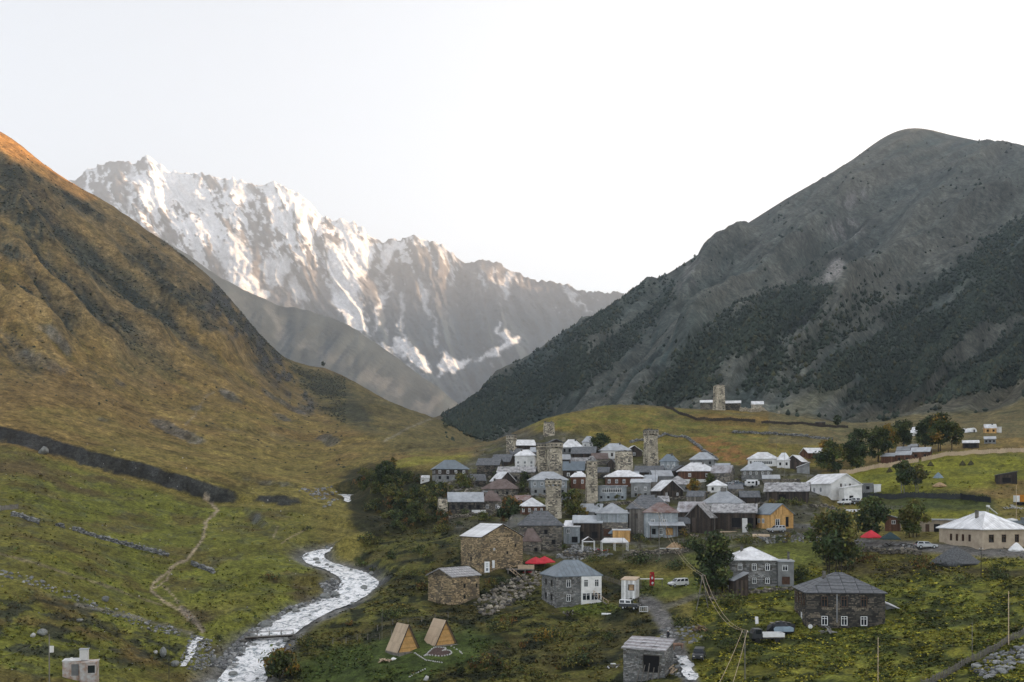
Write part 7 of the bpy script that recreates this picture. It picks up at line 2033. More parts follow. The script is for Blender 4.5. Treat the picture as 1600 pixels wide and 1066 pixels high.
# ---------------------------------------------------------------- timber huts, heart bed, stacked timber
aframe(639, 1019, 32, 42, 36, 'triangular timber hut nearer the stream, its boarded front to the lawn')
aframe(697, 1008, 32, 38, 36, 'triangular timber hut farther from the stream, behind the heart bed')
def heart():
    D = hit(685, 1020); s = D / F
    t = thing('heart_flower_bed', 'heart shaped flower bed edged with white stones on the lawn', 'flower bed', on(685, D))
    t.rotation_euler = (0, 0, R(-60)); n = 40; P = []
    for i in range(n):
        a = 2 * pi * i / n; x = 16 * sin(a) ** 3; y = 13 * cos(a) - 5 * cos(2*a) - 2 * cos(3*a) - cos(4*a)
        P.append((x * .145, y * .16, 0))
    lz = lambda x, y: ground_z(t.location.x + cos(R(-60)) * x - sin(R(-60)) * y, t.location.y + sin(R(-60)) * x + cos(R(-60)) * y) - t.location.z
    soil = MB(); soil.add([(x * .97, y * .97, lz(x, y) + .12) for x, y, z in P] + [(x * .97, y * .97, lz(x, y) - .3) for x, y, z in P] + [(0, 0, .2)], [(i, (i+1) % n, 2 * n) for i in range(n)] + [(n + i, n + (i+1) % n, (i+1) % n, i) for i in range(n)])
    soil.build('soil', mat('flower_bed_soil', (.10,.065,.055), .95, 0, .4, 3.0), t)
    for i, (x, y, z) in enumerate(P):
        o = link('edging_stone', ROCKSW[i % 4], parent=t); o.location = (x, y, lz(x, y) + .1); o.scale = (.24, .2, .2); o.rotation_euler = (0, 0, i)
heart()
def edge_row(name, line, n, label):
    t = thing(name, label, 'edging', on(line[0][0], hit(*line[0])))
    for i in range(n):
        k = i / (n - 1); u = np.interp(k, np.linspace(0, 1, len(line)), [p[0] for p in line]); v = np.interp(k, np.linspace(0, 1, len(line)), [p[1] for p in line])
        o = link('edging_stone', ROCKSW[i % 4], parent=t); p = at(u, v) - Vector(t.location); o.location = p + Vector((0, 0, .06)); o.scale = (.26, .17, .16); o.rotation_euler = (0, 0, i * 1.7)
edge_row('stone_edging', [(648,1021),(665,1032),(690,1036)], 16, 'curved row of white stones edging the path from the nearer timber hut')
edge_row('stone_edging', [(705,1010),(718,1018),(722,1022)], 7, 'short row of white stones by the farther timber hut')
edge_row('stone_edging', [(640,1058),(652,1052),(664,1046)], 8, 'straight row of white stones on the lawn below the heart bed')
def timber_pile():
    p = at(603, 1033); t = thing('timber_pile', 'heap of sawn offcuts and a white sheet on the lawn', 'timber', p)
    for i in range(14):
        a = rnd.uniform(0, 3); x, y = rnd.uniform(-1, 1), rnd.uniform(-.5, .5); z = rnd.uniform(.05, .6) * (1 - abs(x) * .6)
        MB().box(-.7, .7, -.11, .11, -.05, .05, M=Matrix.Translation((x, y, z)) @ Matrix.Rotation(a, 4, 'Z') @ Matrix.Rotation(rnd.uniform(-.3, .3), 4, 'Y')).build('plank', M['wood_pale'], t)
    MB().lump((1.3, .1, .3), (.6, .5, .3), .25, 3).build('sheet', M['canvas_white'], t)
timber_pile()

# ---------------------------------------------------------------- parasols, tents, deck
umbrella(837, 888, 38, 18, 'canvas_red', 'red parasol on the deck with a pale printed band', 6, band='canvas_white')
umbrella(851, 886, 34, 17, 'canvas_red', 'red parasol behind the banded one on the deck', 6)
umbrella(1361, 850, 34, 22, 'canvas_red', 'red parasol with a white print on the gravel yard', 4, band='canvas_white')
umbrella(1391, 852, 38, 21, 'canvas_green', 'dark green parasol beside the red one on the gravel yard', 4)
umbrella(937, 841, 20, 18, 'canvas_yellow', 'yellow and white parasol in the cafe yard', 8, band='canvas_white')
umbrella(958, 841, 17, 16, 'canvas_blue', 'blue-grey parasol in the cafe yard', 8)
gazebo(920, 859, 19, 20, 'narrow white party tent with a peaked roof in the cafe yard', D=249)
gazebo(961, 859, 41, 18, 'wide white party tent with a hipped roof in the cafe yard', 22, D=249)
def deck():
    D = hit(812, 898); s = D / F; z = CZ - (890 - CY) * s
    t = thing('timber_deck', 'raised timber deck with a pale railing in front of the tall stone house', 'deck', ((812 - CX) * s, D + 2, z), R(8))
    w = 42 * s
    MB().box(-w/2, w/2, -2, 3, -.15, 0).build('floor', M['wood_grey'], t)
    for i in range(4):
        x = -w/2 + .15 + (w - .3) * i / 3; MB().box(x - .09, x + .09, -1.95, -1.77, -2.6, -.152).build('leg', M['wood_grey'], t)
    for i in range(4): MB().box(-w * .1, w/2, -2.03, -1.97, .15 + i * .24, .36 + i * .24).build('rail_board', M['wood_pale'], t)
    for i in range(4):
        x = -w * .1 + (w * .6) * i / 3; MB().box(x - .06, x + .06, -1.965, -1.85, 0, 1.15).build('post', M['wood_pale'], t)
    st = MB()
    for i in range(9):
        x = -w/2 - .1 - 0; st.box(-w * .42 + i * .30, -w * .42 + i * .30 + .32, -3.2, -2.1, -.2 - i * .26, -.14 - i * .26)
    st.build('steps', M['wood_pale'], t, kind='stuff')
    for y in (-3.22, -2.08): MB().tube([(-w * .42, y, .8), (-w * .42 + 2.7, y, -1.55)], .05, 5).build('handrail', M['wood_pale'], t)
    for k, y in enumerate((-3.22, -2.08)):
        for i in range(4): MB().tube([(-w * .42 + i * .9, y, -.15 - i * .78), (-w * .42 + i * .9, y, .8 - i * .78)], .04, 4).build('baluster', M['wood_pale'], t)
deck()
def signboard(u, v, wpx, hpx, label, lift=1.0, yaw=10, D=None, marks=True):
    D = D or hit(u, v); s = D / F; t = thing('notice_board', label, 'sign', ((u - CX) * s, D, CZ - (v - CY) * s), R(yaw)); w, h = wpx * s, hpx * s
    MB().box(-w/2, w/2, -.03, .03, lift, lift + h).build('board', M['white'], t)
    for x in (-w * .4, w * .4): MB().box(x - .04, x + .04, .03, .09, -.4, lift + h).build('post', M['wood_grey'], t)
    if marks:
        for i in range(3): MB().box(-w * .25, w * .25, -.04, -.031, lift + h * (.55 + .12 * i), lift + h * (.59 + .12 * i)).build('printed_mark', M['metal_blue'], t)
        MB().box(-w * .2, w * .2, -.04, -.031, lift + h * .15, lift + h * .4).build('printed_mark', M['metal_blue'], t)
signboard(761, 900, 8, 17, 'tall white notice board at the corner of the tall stone house', .8)
signboard(771, 893, 4, 12, 'narrow white board beside the tall notice board', .8, marks=False)
# red banner figure, plank canopy
def banner():
    D = hit(1019, 924); s = D / F
    t = thing('red_banner', 'ragged red and white banner hanging on a post by the lawn', 'banner', on(1019, D))
    MB().tube([(0,0,-.4),(0,0,31 * s)], .06, 6).build('post', M['wood_dark'], t)
    g = MB(); n, m = 9, 6
    P = [[(-.55 + 1.1 * j / m * (1 - .25 * abs(i / n - .5)), -.12 + .16 * sin(j * 1.9 + i * .6), 9 * s + 21 * s * i / n) for j in range(m + 1)] for i in range(n + 1)]
    for i in range(n):
        for j in range(m):
            if rnd.random() < .10: continue
            g.prism([P[i][j], P[i][j+1], P[i+1][j+1], P[i+1][j]], (0, .03, 0))
    g.build('cloth', M['cloth_red'], t)
    for k, z in enumerate((13, 21)): MB().lump((.05 - .1 * k, -.3, z * s), (.28, .05, .35), .2, k).build('white_patch', M['cloth_white'], t)
banner()
def canopy():
    D = hit(1018, 922) + 1.5; s = D / F
    t = thing('plank_canopy', 'thin white plank canopy behind the red banner', 'canopy', on(1018, D)); w = 36 * s
    for x in (-w/2 + .2, w/2 - .2): MB().box(x - .06, x + .06, -.06, .06, -.4, 2.0).build('post', M['wood_grey'], t)
    for i in range(3): MB().box(-w/2, w/2, -.75 + i * .5, -.27 + i * .5, 2.003, 2.06).build('plank', M['white'], t)
canopy()

# ---------------------------------------------------------------- vehicles
car(1060, 917, 22, 'white van-like people carrier parked on the lawn', 'van', 'car_white')
car(984, 952, 152, 'dark off-road jeep with a white roof beside the stone steps', 'jeep', 'car_dark', 'car_white')
car(1213, 832, 12, 'silver estate jeep parked before the golden timber house', 'suv', 'car_silver')
car(1447, 857, 176, 'silver estate car on the gravel yard by the gravel heap', 'wagon', 'car_silver', scale=1.05)
car(1092, 1030, 74, 'dark car standing on the wet track', 'suv', 'car_dark', scale=.95)
car(1320, 789, 20, 'white jeep in front of the boxy white annexe', 'jeep', 'car_white')
car(1341, 788, 170, 'dark jeep with a white roof by the boxy white annexe', 'jeep', 'car_dark', 'car_white')
car(1157, 760, 175, 'blue-grey car beside the white caravan', 'wagon', 'car_blue')
car(1145, 758, 15, 'pale car behind the blue-grey one', 'wagon', 'car_silver')
def caravan():
    D = hit(1175, 762); s = D / F
    t = thing('caravan', 'rounded white caravan parked above the lane', 'caravan', on(1175, D), R(-4)); L, h = 22 * s, 11 * s
    b = MB().box(-L/2, L/2, -1.1, 1.1, .45, h + .3); o = b.build('body', M['car_white'], t)
    bm = bmesh.new(); bm.from_mesh(o.data); bmesh.ops.bevel(bm, geom=list(bm.edges), offset=.5, segments=4, affect='EDGES'); bm.to_mesh(o.data); bm.free()
    for x in (-L * .25, .1): MB().box(x - .45, x + .45, -1.13, -1.08, 1.3, 1.9).build('window', M['glass'], t)
    MB().box(L * .2, L * .34, -1.13, -1.09, .6, 2.1).build('door', M['dark'], t)
    for y in (-.95, .95): MB().tube([(0, y - .1, .35), (0, y + .1, .35)], .35, 12).build('wheel', M['rubber'], t)
    MB().tube([(-L/2, 0, .5), (-L/2 - 1.1, 0, .45)], .05, 5).build('tow_bar', M['iron'], t)
caravan()
def lorry(u, v, yaw, label, cabm, bedm, load=None, L=5.6, D=None, sc=1.0):
    D = D or hit(u, v); s = D / F
    t = thing('lorry', label, 'lorry', ((u - CX) * s, D, CZ - (v - CY) * s), R(yaw)); t.scale = (sc,) * 3
    MB().box(-L/2, L/2, -.5, .5, .55, .75).build('chassis', M['iron'], t)
    cb = MB().prism([(-L/2, -1.0, .7), (-L/2 + 1.7, -1.0, .7), (-L/2 + 1.7, -1.0, 2.3), (-L/2 + .5, -1.0, 2.3), (-L/2, -1.0, 1.5)], (0, 2.0, 0)).build('cab', M[cabm], t)
    MB().prism([(-L/2 + .06, -.85, 1.56), (-L/2 + .46, -.85, 2.2), (-L/2 + .46, .85, 2.2), (-L/2 + .06, .85, 1.56)], (-.03, 0, .02)).build('windscreen', M['glass'], t)
    for y in (-1.015, 1.005): MB().box(-L/2 + .6, -L/2 + 1.5, y, y + .012, 1.5, 2.15).build('side_window', M['glass'], t)
    for x0, x1, y0, y1 in ((-L/2 + 1.8, L/2, -1.1, -1.0), (-L/2 + 1.8, L/2, 1.0, 1.1), (-L/2 + 1.8, -L/2 + 1.9, -.998, .998), (L/2 - .1, L/2, -.998, .998)):
        MB().box(x0, x1, y0, y1, .95, 1.6).build('side_board', M[bedm], t)
    MB().box(-L/2 + 1.8, L/2, -1.1, 1.1, .8, .948).build('bed', M['wood_grey'], t)
    for x in (-L/2 + .9, L/2 - 1.3):
        for y in (-.95, .95): MB().tube([(x, y - .14, .42), (x, y + .14, .42)], .45, 14).build('wheel', M['rubber'], t)
    if load: MB().lump((.9, 0, 1.6), (1.6, .95, .6), .15, 7).build('load', M[load], t)
    return t
lorry(1198, 1003, 4, 'old truck with a long white side board left among the weeds', 'car_dark', 'white', sc=.95)
lorry(1588, 825, 168, 'blue-grey lorry behind the beige block house', 'car_blue', 'car_blue', 'canvas_white', sc=1.1)
def wreck():
    p = at(1219, 990); t = thing('covered_wreck', 'wrecked car under black sheeting by the dark stone house', 'wreck', p, R(6))
    MB().lump((0, 0, .9), (2.6, 1.5, 1.25), .16, 5).build('black_sheet', M['plastic'], t)
    MB().prism([(-1.6, -1.62, .5), (1.7, -1.62, .5), (1.8, -1.52, 1.1), (1.2, -1.42, 1.35), (-1.3, -1.42, 1.3), (-1.7, -1.52, 1.0)], (0, .1, .02)).build('bonnet', M['canvas_blue'], t)
    for i in range(4): MB().box(-1.5 + i * .8, -.9 + i * .8, -.6, .4, 2.02, 2.07, M=Matrix.Rotation(.1 * (i - 1.5), 4, 'Y')).build('plank', M['wood_grey'], t)
wreck()
def bike(u, v, label):
    D = hit(u, v); t = thing('motorcycle', label, 'motorcycle', on(u, D), R(rnd.uniform(-20, 20)))
    for x in (-.7, .7):
        k = 14; q = [(x + cos(2*pi*i/k) * .32, 0, .33 + sin(2*pi*i/k) * .32) for i in range(k + 1)]; MB().tube(q, .06, 5, cap=False).build('wheel', M['rubber'], t)
    MB().tube([(-.7, 0, .33), (-.45, 0, .95), (-.35, 0, 1.1)], .05, 5).build('fork', M['iron'], t)
    MB().tube([(-.35, -.35, 1.1), (-.35, .35, 1.1)], .03, 5).build('handlebar', M['iron'], t)
    MB().lump((-.1, 0, .8), (.4, .17, .2), .1, 2).build('tank', M['car_dark'], t); MB().lump((.5, 0, .82), (.45, .15, .09), .1, 3).build('seat', M['rubber'], t); MB().lump((.05, 0, .45), (.35, .18, .22), .2, 4).build('engine', M['car_silver'], t)
bike(1411, 855, 'motorcycle nearer the dark green parasol'); bike(1420, 857, 'motorcycle nearer the silver estate car')

# ---------------------------------------------------------------- people and animals
person(1044, 1001, 200, 'person in a white cap and dark clothes walking up the wet track')
cow(1059, 1016, 6, 'pale brown cow standing on the wet track behind the torn hut', sc=.92)

# ---------------------------------------------------------------- walls, fences, bridge
stone_wall([(20,806),(45,813),(62,820)], 'grey dry stone wall stub beside the pale plank fence', 1.1, .8)
stone_wall([(88,822),(103,826)], 'short broken piece of dry stone wall on the western meadow', 1.0, .8)
stone_wall([(116,829),(160,843),(210,856),(262,869)], 'long dry stone wall running down the western meadow', 1.1, .8)
stone_wall([(300,882),(320,890),(335,896)], 'ruined dry stone wall end east of the footpath', 1.0, .8)
fence([(-30,800),(0,798),(14,797),(28,795)], 'pale plank fence at the edge of the western meadow', 'panel', h=1.3, m='wood_grey')
stone_wall([(1072,684),(1085,694),(1100,706),(1122,721)], 'field wall slanting down between the green and orange fields', .9, .8, 'grey', .5)
stone_wall([(985,692),(1040,679),(1072,684)], 'field wall behind the crowned tower', .8, .8, 'grey', .5)
stone_wall([(1145,676),(1200,678),(1260,682),(1300,687)], 'long low field wall across the knoll', .8, .8, 'grey', .5)
stone_wall([(1156,643),(1185,643.5),(1218,645)], 'pale churchyard wall on the knoll', 1.8, .8, 'tower', .5)
fence([(1038,636),(1062,648),(1085,657),(1120,658),(1180,660)], 'dark post fence climbing the knoll below the church', 'panel', h=1.3, post=3.2, m='wood_dark')
fence([(1190,662),(1230,664),(1280,667),(1325,669)], 'dark post fence at the foot of the church knoll', 'panel', h=1.2, post=3.2, m='wood_dark')
fence([(1312,741),(1345,737),(1390,730),(1435,722)], 'pale plank fence below the brown cabins', 'panel', h=1.5, post=2.6, m='wood_pale')
fence([(1440,721),(1480,712),(1520,709),(1620,709)], 'pale plank fence along the top of the bright hay meadow', 'panel', h=1.5, post=2.6, m='wood_pale')
fence([(1440,1075),(1480,1056),(1520,1034),(1560,1014),(1610,985)], 'old grey picket fence crossing the lower corner of the eastern meadow', 'picket', h=1.05, post=2.2, gapw=.2)
fence([(520,1006),(548,1003),(575,1000),(612,994)], 'thin wire fence behind the timber huts', 'wire', h=1.2, post=2.4)
fence([(590,985),(640,975),(700,965)], 'wire fence on the bank above the timber huts', 'wire', h=1.1, post=3)
fence([(1345,778),(1420,777),(1500,779),(1548,786)], 'black board fence under the upper meadow', 'panel', h=1.6, post=2.6, m='plastic')
fence([(1100,848),(1140,843),(1180,838)], 'grey rail fence at the lane before the open fronted barn', 'picket', h=.9, gapw=.4)
def bridge():
    a, b = at(383, 1003), at(458, 998); a.z += .7; b.z += .6
    t = thing('foot_bridge', 'dark plank footbridge with thin rails over the stream', 'bridge', a); d = b - a; n = Vector((-d.y, d.x, 0)).normalized()
    for k in (-.55, .55): MB().tube([n * k, d + n * k], .16, 6).build('beam', M['wood_dark'], t)
    m = 22
    for i in range(m):
        p, q = d * (i / m), d * ((i + .9) / m); MB().prism([p - n * .75, q - n * .75, q + n * .75, p + n * .75], (0, 0, .07)).build('plank', M['wood_grey'], t, loc=(0, 0, .17))
    for k in (-.72, .72):
        MB().tube([n * k + Vector((0,0,1.1)), d + n * k + Vector((0,0,1.1))], .05, 5).build('rail', M['wood_grey'], t)
        for i in range(5): p = d * (i / 4) + n * k; MB().tube([p, p + Vector((0,0,1.12))], .05, 5).build('post', M['wood_grey'], t)
    for e in (Vector((0,0,0)), d): MB().lump(e - Vector((0,0,.7)), (1.2, 1.1, .9), .2, int(e.x)).build('abutment', M['mortar'], t)
bridge()
# ---------------------------------------------------------------- poles and cables
pole(77, 1075, 84, 'grey wooden pole with a white meter box beside the rusty cabin', D=None, r=.10, box=True)
pole(264, 1066, 72, 'thin dark iron post near the standing stone', r=.05, m='iron')
pole(597, 998, 48, 'thin post with a white cap behind the nearer timber hut', r=.04, m='wood_grey')
pole(1576, 1008, 84, 'pale straight pole by the picket fence in the eastern meadow', r=.07, m='wood_pale')
pole(1372, 1066, 70, 'pale pole standing in the weeds below the dark stone house', r=.055, m='wood_pale')
pole(1519, 1035, 62, 'dull thin pole beside the picket fence', r=.05, m='wood_grey')
pole(1533, 905, 50, 'dark pole with a cross piece below the gravel heap', r=.07, arm=.8, m='wood_dark')
pole(1000, 882, 54, 'dark pole on the terrace below the cafe yard', r=.07, arm=1.0, m='wood_dark')
pole(973, 868, 30, 'short pole beside the wide party tent', r=.05)
pole(1030, 870, 70, 'cable pole in front of the rusty roofed guest house', r=.08, arm=1.2)
pole(1308, 738, 40, 'thin pale pole at the front of the grove', r=.06, m='wood_pale')
pole(1588, 812, 54, 'tall pale pole behind the beige block house', r=.07, m='wood_pale')
pole(1164, 1062, 78, 'cable pole with a slanting stay beside the old truck', r=.08, arm=1.0)
pole(1080, 768, 36, 'thin mast by the faded pyramid roof', r=.05); pole(1226, 752, 52, 'thin mast by the glazed gallery house', r=.05); pole(1213, 738, 62, 'thin mast beside the small white house', r=.05)
pole(700, 788, 32, 'thin pale mast at the ravine edge stump', r=.05, m='wood_pale')
def apole():
    D = hit(1098, 952); s = D / F; t = thing('braced_pole', 'A-shaped cable pole of two leaning legs in front of the big tree', 'pole', on(1098, D)); h = 55 * s
    for x in (-10 * s, 9 * s): MB().tube([(x, 0, -.4), (0, 0, h)], .09, 6).build('leg', M['wood_grey'], t)
    MB().box(-.6, .6, -.06, .06, h - .35, h - .22).build('crossarm', M['wood_grey'], t); MB().box(-6 * s, 6 * s, -.05, .05, h * .4, h * .4 + .12).build('brace', M['wood_grey'], t)
    return Vector(t.location) + Vector((0, 0, h - .2))
pa = apole()
pb = on(1164, hit(1164, 1062)) + Vector((0, 0, 77 * hit(1164, 1062) / F)); pc = on(1030, hit(1030, 870)) + Vector((0, 0, 69 * hit(1030, 870) / F)); pd = on(986, hit(1015, 833)) + Vector((0, 0, 9))
for k, q in ((-.35, 'upper'), (.35, 'lower')):
    o = Vector((k, 0, 0)); cable([pa + o, pb + o], f'{q} cable from the A-shaped pole to the pole by the old truck', .03, .05, 'wood_pale'); cable([pc + o, pa + o], f'{q} cable from the guest house pole to the A-shaped pole', .025, .05, 'wood_pale')
    cable([pd + o, pc + o], f'{q} cable hanging across the rusty roofed guest house', .025, .03, 'wood_pale'); cable([pb + o, at(1120 + k * 40, 1100, 120)], f'{q} cable running down from the pole by the old truck', .03, .02, 'wood_pale')
cable([on(77, hit(77, 1075)) + Vector((0, 0, 7.4)), at(-40, 1040, 145)], 'cable leading away west from the meter box pole', .025, .03)
cable([on(77, hit(77, 1075)) + Vector((0, 0, 6.6)), on(264, hit(264, 1066)) + Vector((0, 0, 7))], 'cable slung between the meter box pole and the iron post', .015, .05)

# ---------------------------------------------------------------- white rusty cabin
def cabin():
    D = hit(122, 1064); s = D / F
    t = thing('metal_cabin', 'rust-stained white metal cabin with a square chimney on the meadow', 'cabin', ((122 - CX) * s, D + 1.2, CZ - (1064 - CY) * s), R(14))
    wm = mat('rusty_white_steel', (.50,.51,.51), .6, 0, .12, .9, col2=(.30,.17,.10))
    a, b = 26 * s, 24 * s
    MB().box(-a, 0, -1.0, 1.4, -.6, 31 * s).build('wall', wm, t); MB().box(.003, b, -1.5, 1.2, -.6, 28 * s).build('upper_wall', wm, t)
    MB().box(-a - .08, .06, -1.08, 1.48, 31 * s + .002, 31 * s + .1).build('roof', M['metal_white'], t); MB().box(.065, b + .08, -1.58, 1.28, 28 * s + .002, 28 * s + .12).build('roof', wm, t)
    ch = MB().box(-.2, .95, -.5, .6, 29 * s + .13, 47 * s).build('chimney', M['plaster'], t); MB().box(-.3, 1.05, -.6, .7, 47 * s + .002, 47 * s + .12).build('cap', M['metal_grey'], ch)
    MB().box(-a * .62, -a * .5, -.2, .1, 31 * s + .1, 35 * s).build('vent', M['plaster'], t)
    f = MB()
    x0, x1, z0, z1 = b * .48, b * .92, 12 * s, 24 * s
    for q in ((x0 - .1, x0, z0 - .1, z1 + .1), (x1, x1 + .1, z0 - .1, z1 + .1), (x0, x1, z0 - .1, z0), (x0, x1, z1, z1 + .1)): f.box(q[0], q[1], -1.56, -1.503, q[2], q[3])
    fo = f.build('window', wm, t); MB().box(x0, x1, -1.53, -1.504, z0, z1).build('pane', M['glass'], fo)
    for i in range(5): MB().box(-a + .2 + i * .35, -a + .3 + i * .35, -1.04, -1.002, .1, 29 * s).build('rib', wm, t)
    MB().box(-a * .5, -a * .1, -1.05, -1.002, 8 * s, 26 * s).build('door', M['plaster_grey'], t)
cabin()

# ---------------------------------------------------------------- yard things
def heap(u, v, wpx, hpx, m, label, name, cat, seed=1, jit=.12, sub=3, D=None):
    D = D or hit(u, v); s = D / F; w, h = wpx * s / 2, hpx * s
    bm = bmesh.new(); bmesh.ops.create_icosphere(bm, subdivisions=sub, radius=1); rg = random.Random(seed)
    for x in bm.verts:
        n = float(fbm(np.array([x.co.x * 2.5 + seed]), np.array([x.co.y * 2.5 + x.co.z * 2]), seed, 4)[0]) - .5
        x.co *= 1 + n * jit * 4
        r = hypot(x.co.x, x.co.y)
        if x.co.z > 0: x.co.z = max(0, 1 - r ** 1.3) * (1 + n * jit * 2)
        else: x.co.z *= .3
        x.co = Vector((x.co.x * w, x.co.y * w * .7, x.co.z * h))
    me = bpy.data.meshes.new(name); bm.to_mesh(me); bm.free(); me.materials.append(M[m] if isinstance(m, str) else m)
    me.polygons.foreach_set('use_smooth', [True] * len(me.polygons))
    o = link(name, me); o.location = ((u - CX) * s, D, CZ - (v - CY) * s); return tag(o, label, cat)
GRV = mat('heaped_gravel', (.13,.135,.14), .95, 0, .35, 4.0, bump=.1)
heap(1493, 880, 80, 26, GRV, 'grey gravel heap in front of the beige block house', 'gravel_heap', 'heap', 3)
for u, v, lb in ((1390, 738, 'haycock nearest the grove on the hay meadow'), (1454, 728, 'haycock alone in the middle of the hay meadow'), (1504, 727, 'first haycock of the close pair'), (1517, 726.5, 'second haycock of the close pair')):
    heap(u, v, 11, 8, 'hay', lb, 'haycock', 'haystack', int(u), .08, 2)
heap(1588, 860, 26, 13, 'canvas_white', 'heap under a crumpled white tarpaulin by the beige block house', 'covered_heap', 'heap', 8)
heap(1466, 747, 17, 9, 'canvas_blue', 'grey domed tent on the upper meadow', 'dome_tent', 'tent', 5, .03, 3)
heap(1468, 760, 24, 7, 'tan', 'low stone and turf heap below the domed tent', 'turf_heap', 'heap', 6)
heap(1055, 857, 32, 11, 'tan', 'tan tarpaulin over a stack by the terrace', 'covered_stack', 'heap', 9, .05)
def table():
    D = hit(1046, 862); s = D / F; t = thing('trestle_table', 'long white trestle table before the tan tarpaulin', 'table', on(1046, D)); w = 30 * s
    MB().box(-w/2, w/2, -.5, .5, .78, .86).build('top', M['white'], t)
    for x in (-w * .42, w * .42):
        for y in (-.4, .4): MB().box(x - .04, x + .04, y - .04, y + .04, -.3, .78).build('leg', M['wood_grey'], t)
table()
def log(u, v, wpx, label, yaw, m='wood_pale', r=.35, D=None):
    D = D or hit(u, v); s = D / F; p = on(u, D); w = wpx * s / 2
    o = MB().tube([(-w, 0, r * .8), (-w * .3, .05, r * .85), (w, 0, r * .8)], [r, r * .95, r * .85], 10).build('log', M[m]); o.location = p; o.rotation_euler = (0, 0, R(yaw)); return tag(o, label, 'log')
log(1189, 840, 26, 'thick peeled log lying below the open fronted barn', -6, r=.5); log(948, 961, 16, 'pale log on the lawn edge of the white fronted house', -4, 'white', .22); log(1140, 832, 30, 'pale beam lying in front of the open fronted barn', 4, 'wood_pale', .18)
def dish(u, v, px, label, D=None, lift=.6):
    D = D or hit(u, v); s = D / F; r = px * s / 2; t = thing('satellite_dish', label, 'satellite dish', on(u, D), R(rnd.uniform(-20, 20)))
    n = 16; vs_ = [(0, .22 * r, lift + r)] + [(cos(2*pi*i/n) * r * .5, .1 * r, lift + r + sin(2*pi*i/n) * r * .5) for i in range(n)] + [(cos(2*pi*i/n) * r, -.15 * r, lift + r + sin(2*pi*i/n) * r) for i in range(n)]
    o = MB().add(vs_, [(0, 1 + (i+1) % n, 1 + i) for i in range(n)] + [(1 + i, 1 + (i+1) % n, 1 + n + (i+1) % n, 1 + n + i) for i in range(n)]).build('reflector', M['white'], t, smooth=True)
    mo = o.modifiers.new('thick', 'SOLIDIFY'); mo.thickness = .04
    MB().tube([(0, .2 * r, -.3), (0, .2 * r, lift + r)], .04, 6).build('mast', M['iron'], t); MB().tube([(0, 0, lift + .2 * r), (0, -.7 * r, lift + .8 * r)], .025, 5).build('feed_arm', M['iron'], t)
dish(1266, 988, 7, 'white satellite dish at the foot of the dark stone house'); dish(985, 828, 6, 'satellite dish beside the rusty roofed guest house', lift=1.5); dish(1157, 910, 5, 'satellite dish by the white roofed stone house', lift=1.4)
def gate():
    D = hit(1006, 958); s = D / F; t = thing('white_gate', 'small white barred gate next to the dark jeep', 'gate', on(1006, D), R(-8)); w, h = 13 * s, 9 * s
    for q in ((-w/2, -w/2 + .1, 0, h), (w/2 - .1, w/2, 0, h), (-w/2 + .1, w/2 - .1, h - .1, h), (-w/2 + .1, w/2 - .1, .05, .15)): MB().box(q[0], q[1], -.04, .04, q[2] + .2, q[3] + .2).build('bar', M['white'], t)
    for i in range(3): x = -w/2 + w * (i + 1) / 4; MB().box(x - .035, x + .035, -.03, .03, .352, h + .098).build('bar', M['white'], t)
    for x in (-w/2 - .1, w/2 + .1): MB().box(x - .07, x + .07, -.07, .07, -.4, h + .4).build('post', M['wood_grey'], t)
gate()
def stairs():
    D = hit(921, 945); s = D / F; t = thing('outdoor_stairs', 'rickety timber stairs beside the white fronted house', 'stairs', on(921 + 24, D), R(0))
    for i in range(8): MB().box(-2.4 + i * .36, -1.98 + i * .36, -.5, .5, 1.9 - i * .26, 1.97 - i * .26).build('tread', M['wood_grey'], t)
    for y in (-.53, .53): MB().tube([(-2.4, y, 1.95), (.7, y, -.3)], .06, 5).build('stringer', M['wood_grey'], t); MB().tube([(-2.4, y, 2.9), (.7, y, .7)], .045, 5).build('handrail', M['wood_pale'], t)
    for i in range(4):
        for y in (-.53, .53): MB().tube([(-2.3 + i, y, 1.8 - i * .72), (-2.3 + i, y, 2.83 - i * .71)], .035, 4).build('baluster', M['wood_pale'], t)
stairs()
def heater():
    D = hit(1556, 806) ; s = D / F; t = thing('water_heater', 'white solar water heater on a frame behind the wide ribbed white roof', 'water heater', ((1556 - CX) * s, D + 3, CZ - (806 - CY) * s), R(-10))
    MB().prism([(-.5, -.7, 2.2), (1.6, -.7, .4), (1.6, .7, .4), (-.5, .7, 2.2)], (.1, 0, .12)).build('collector', M['white'], t)
    MB().tube([(-.6, -.8, 2.5), (-.6, .8, 2.5)], .32, 10).build('tank', M['white'], t)
    for x, h in ((-.7, 2.3), (1.4, .5)):
        for y in (-.6, .6): MB().tube([(x, y, -1.5), (x, y, h)], .05, 5).build('leg', M['metal_grey'], t)
heater()
def trailer():
    D = hit(1596, 790); s = D / F; t = thing('trailer', 'trailer under a bright orange sheet with a white end', 'trailer', on(1597, D), R(-3)); L = 22 * s; h = 11 * s
    MB().box(-L/2, L/2, -1.0, 1.0, .8, 1.0).build('bed', M['iron'], t); MB().box(-L/2 + .9, L/2, -1.05, 1.05, 1.003, 1.0 + h).build('cover', M['orange'], t); MB().box(-L/2, -L/2 + .88, -1.0, 1.0, 1.003, .8 + h).build('end_box', M['white'], t)
    for x in (-.8, .8):
        for y in (-.9, .9): MB().tube([(x, y - .12, .42), (x, y + .12, .42)], .42, 12).build('wheel', M['rubber'], t)
trailer()
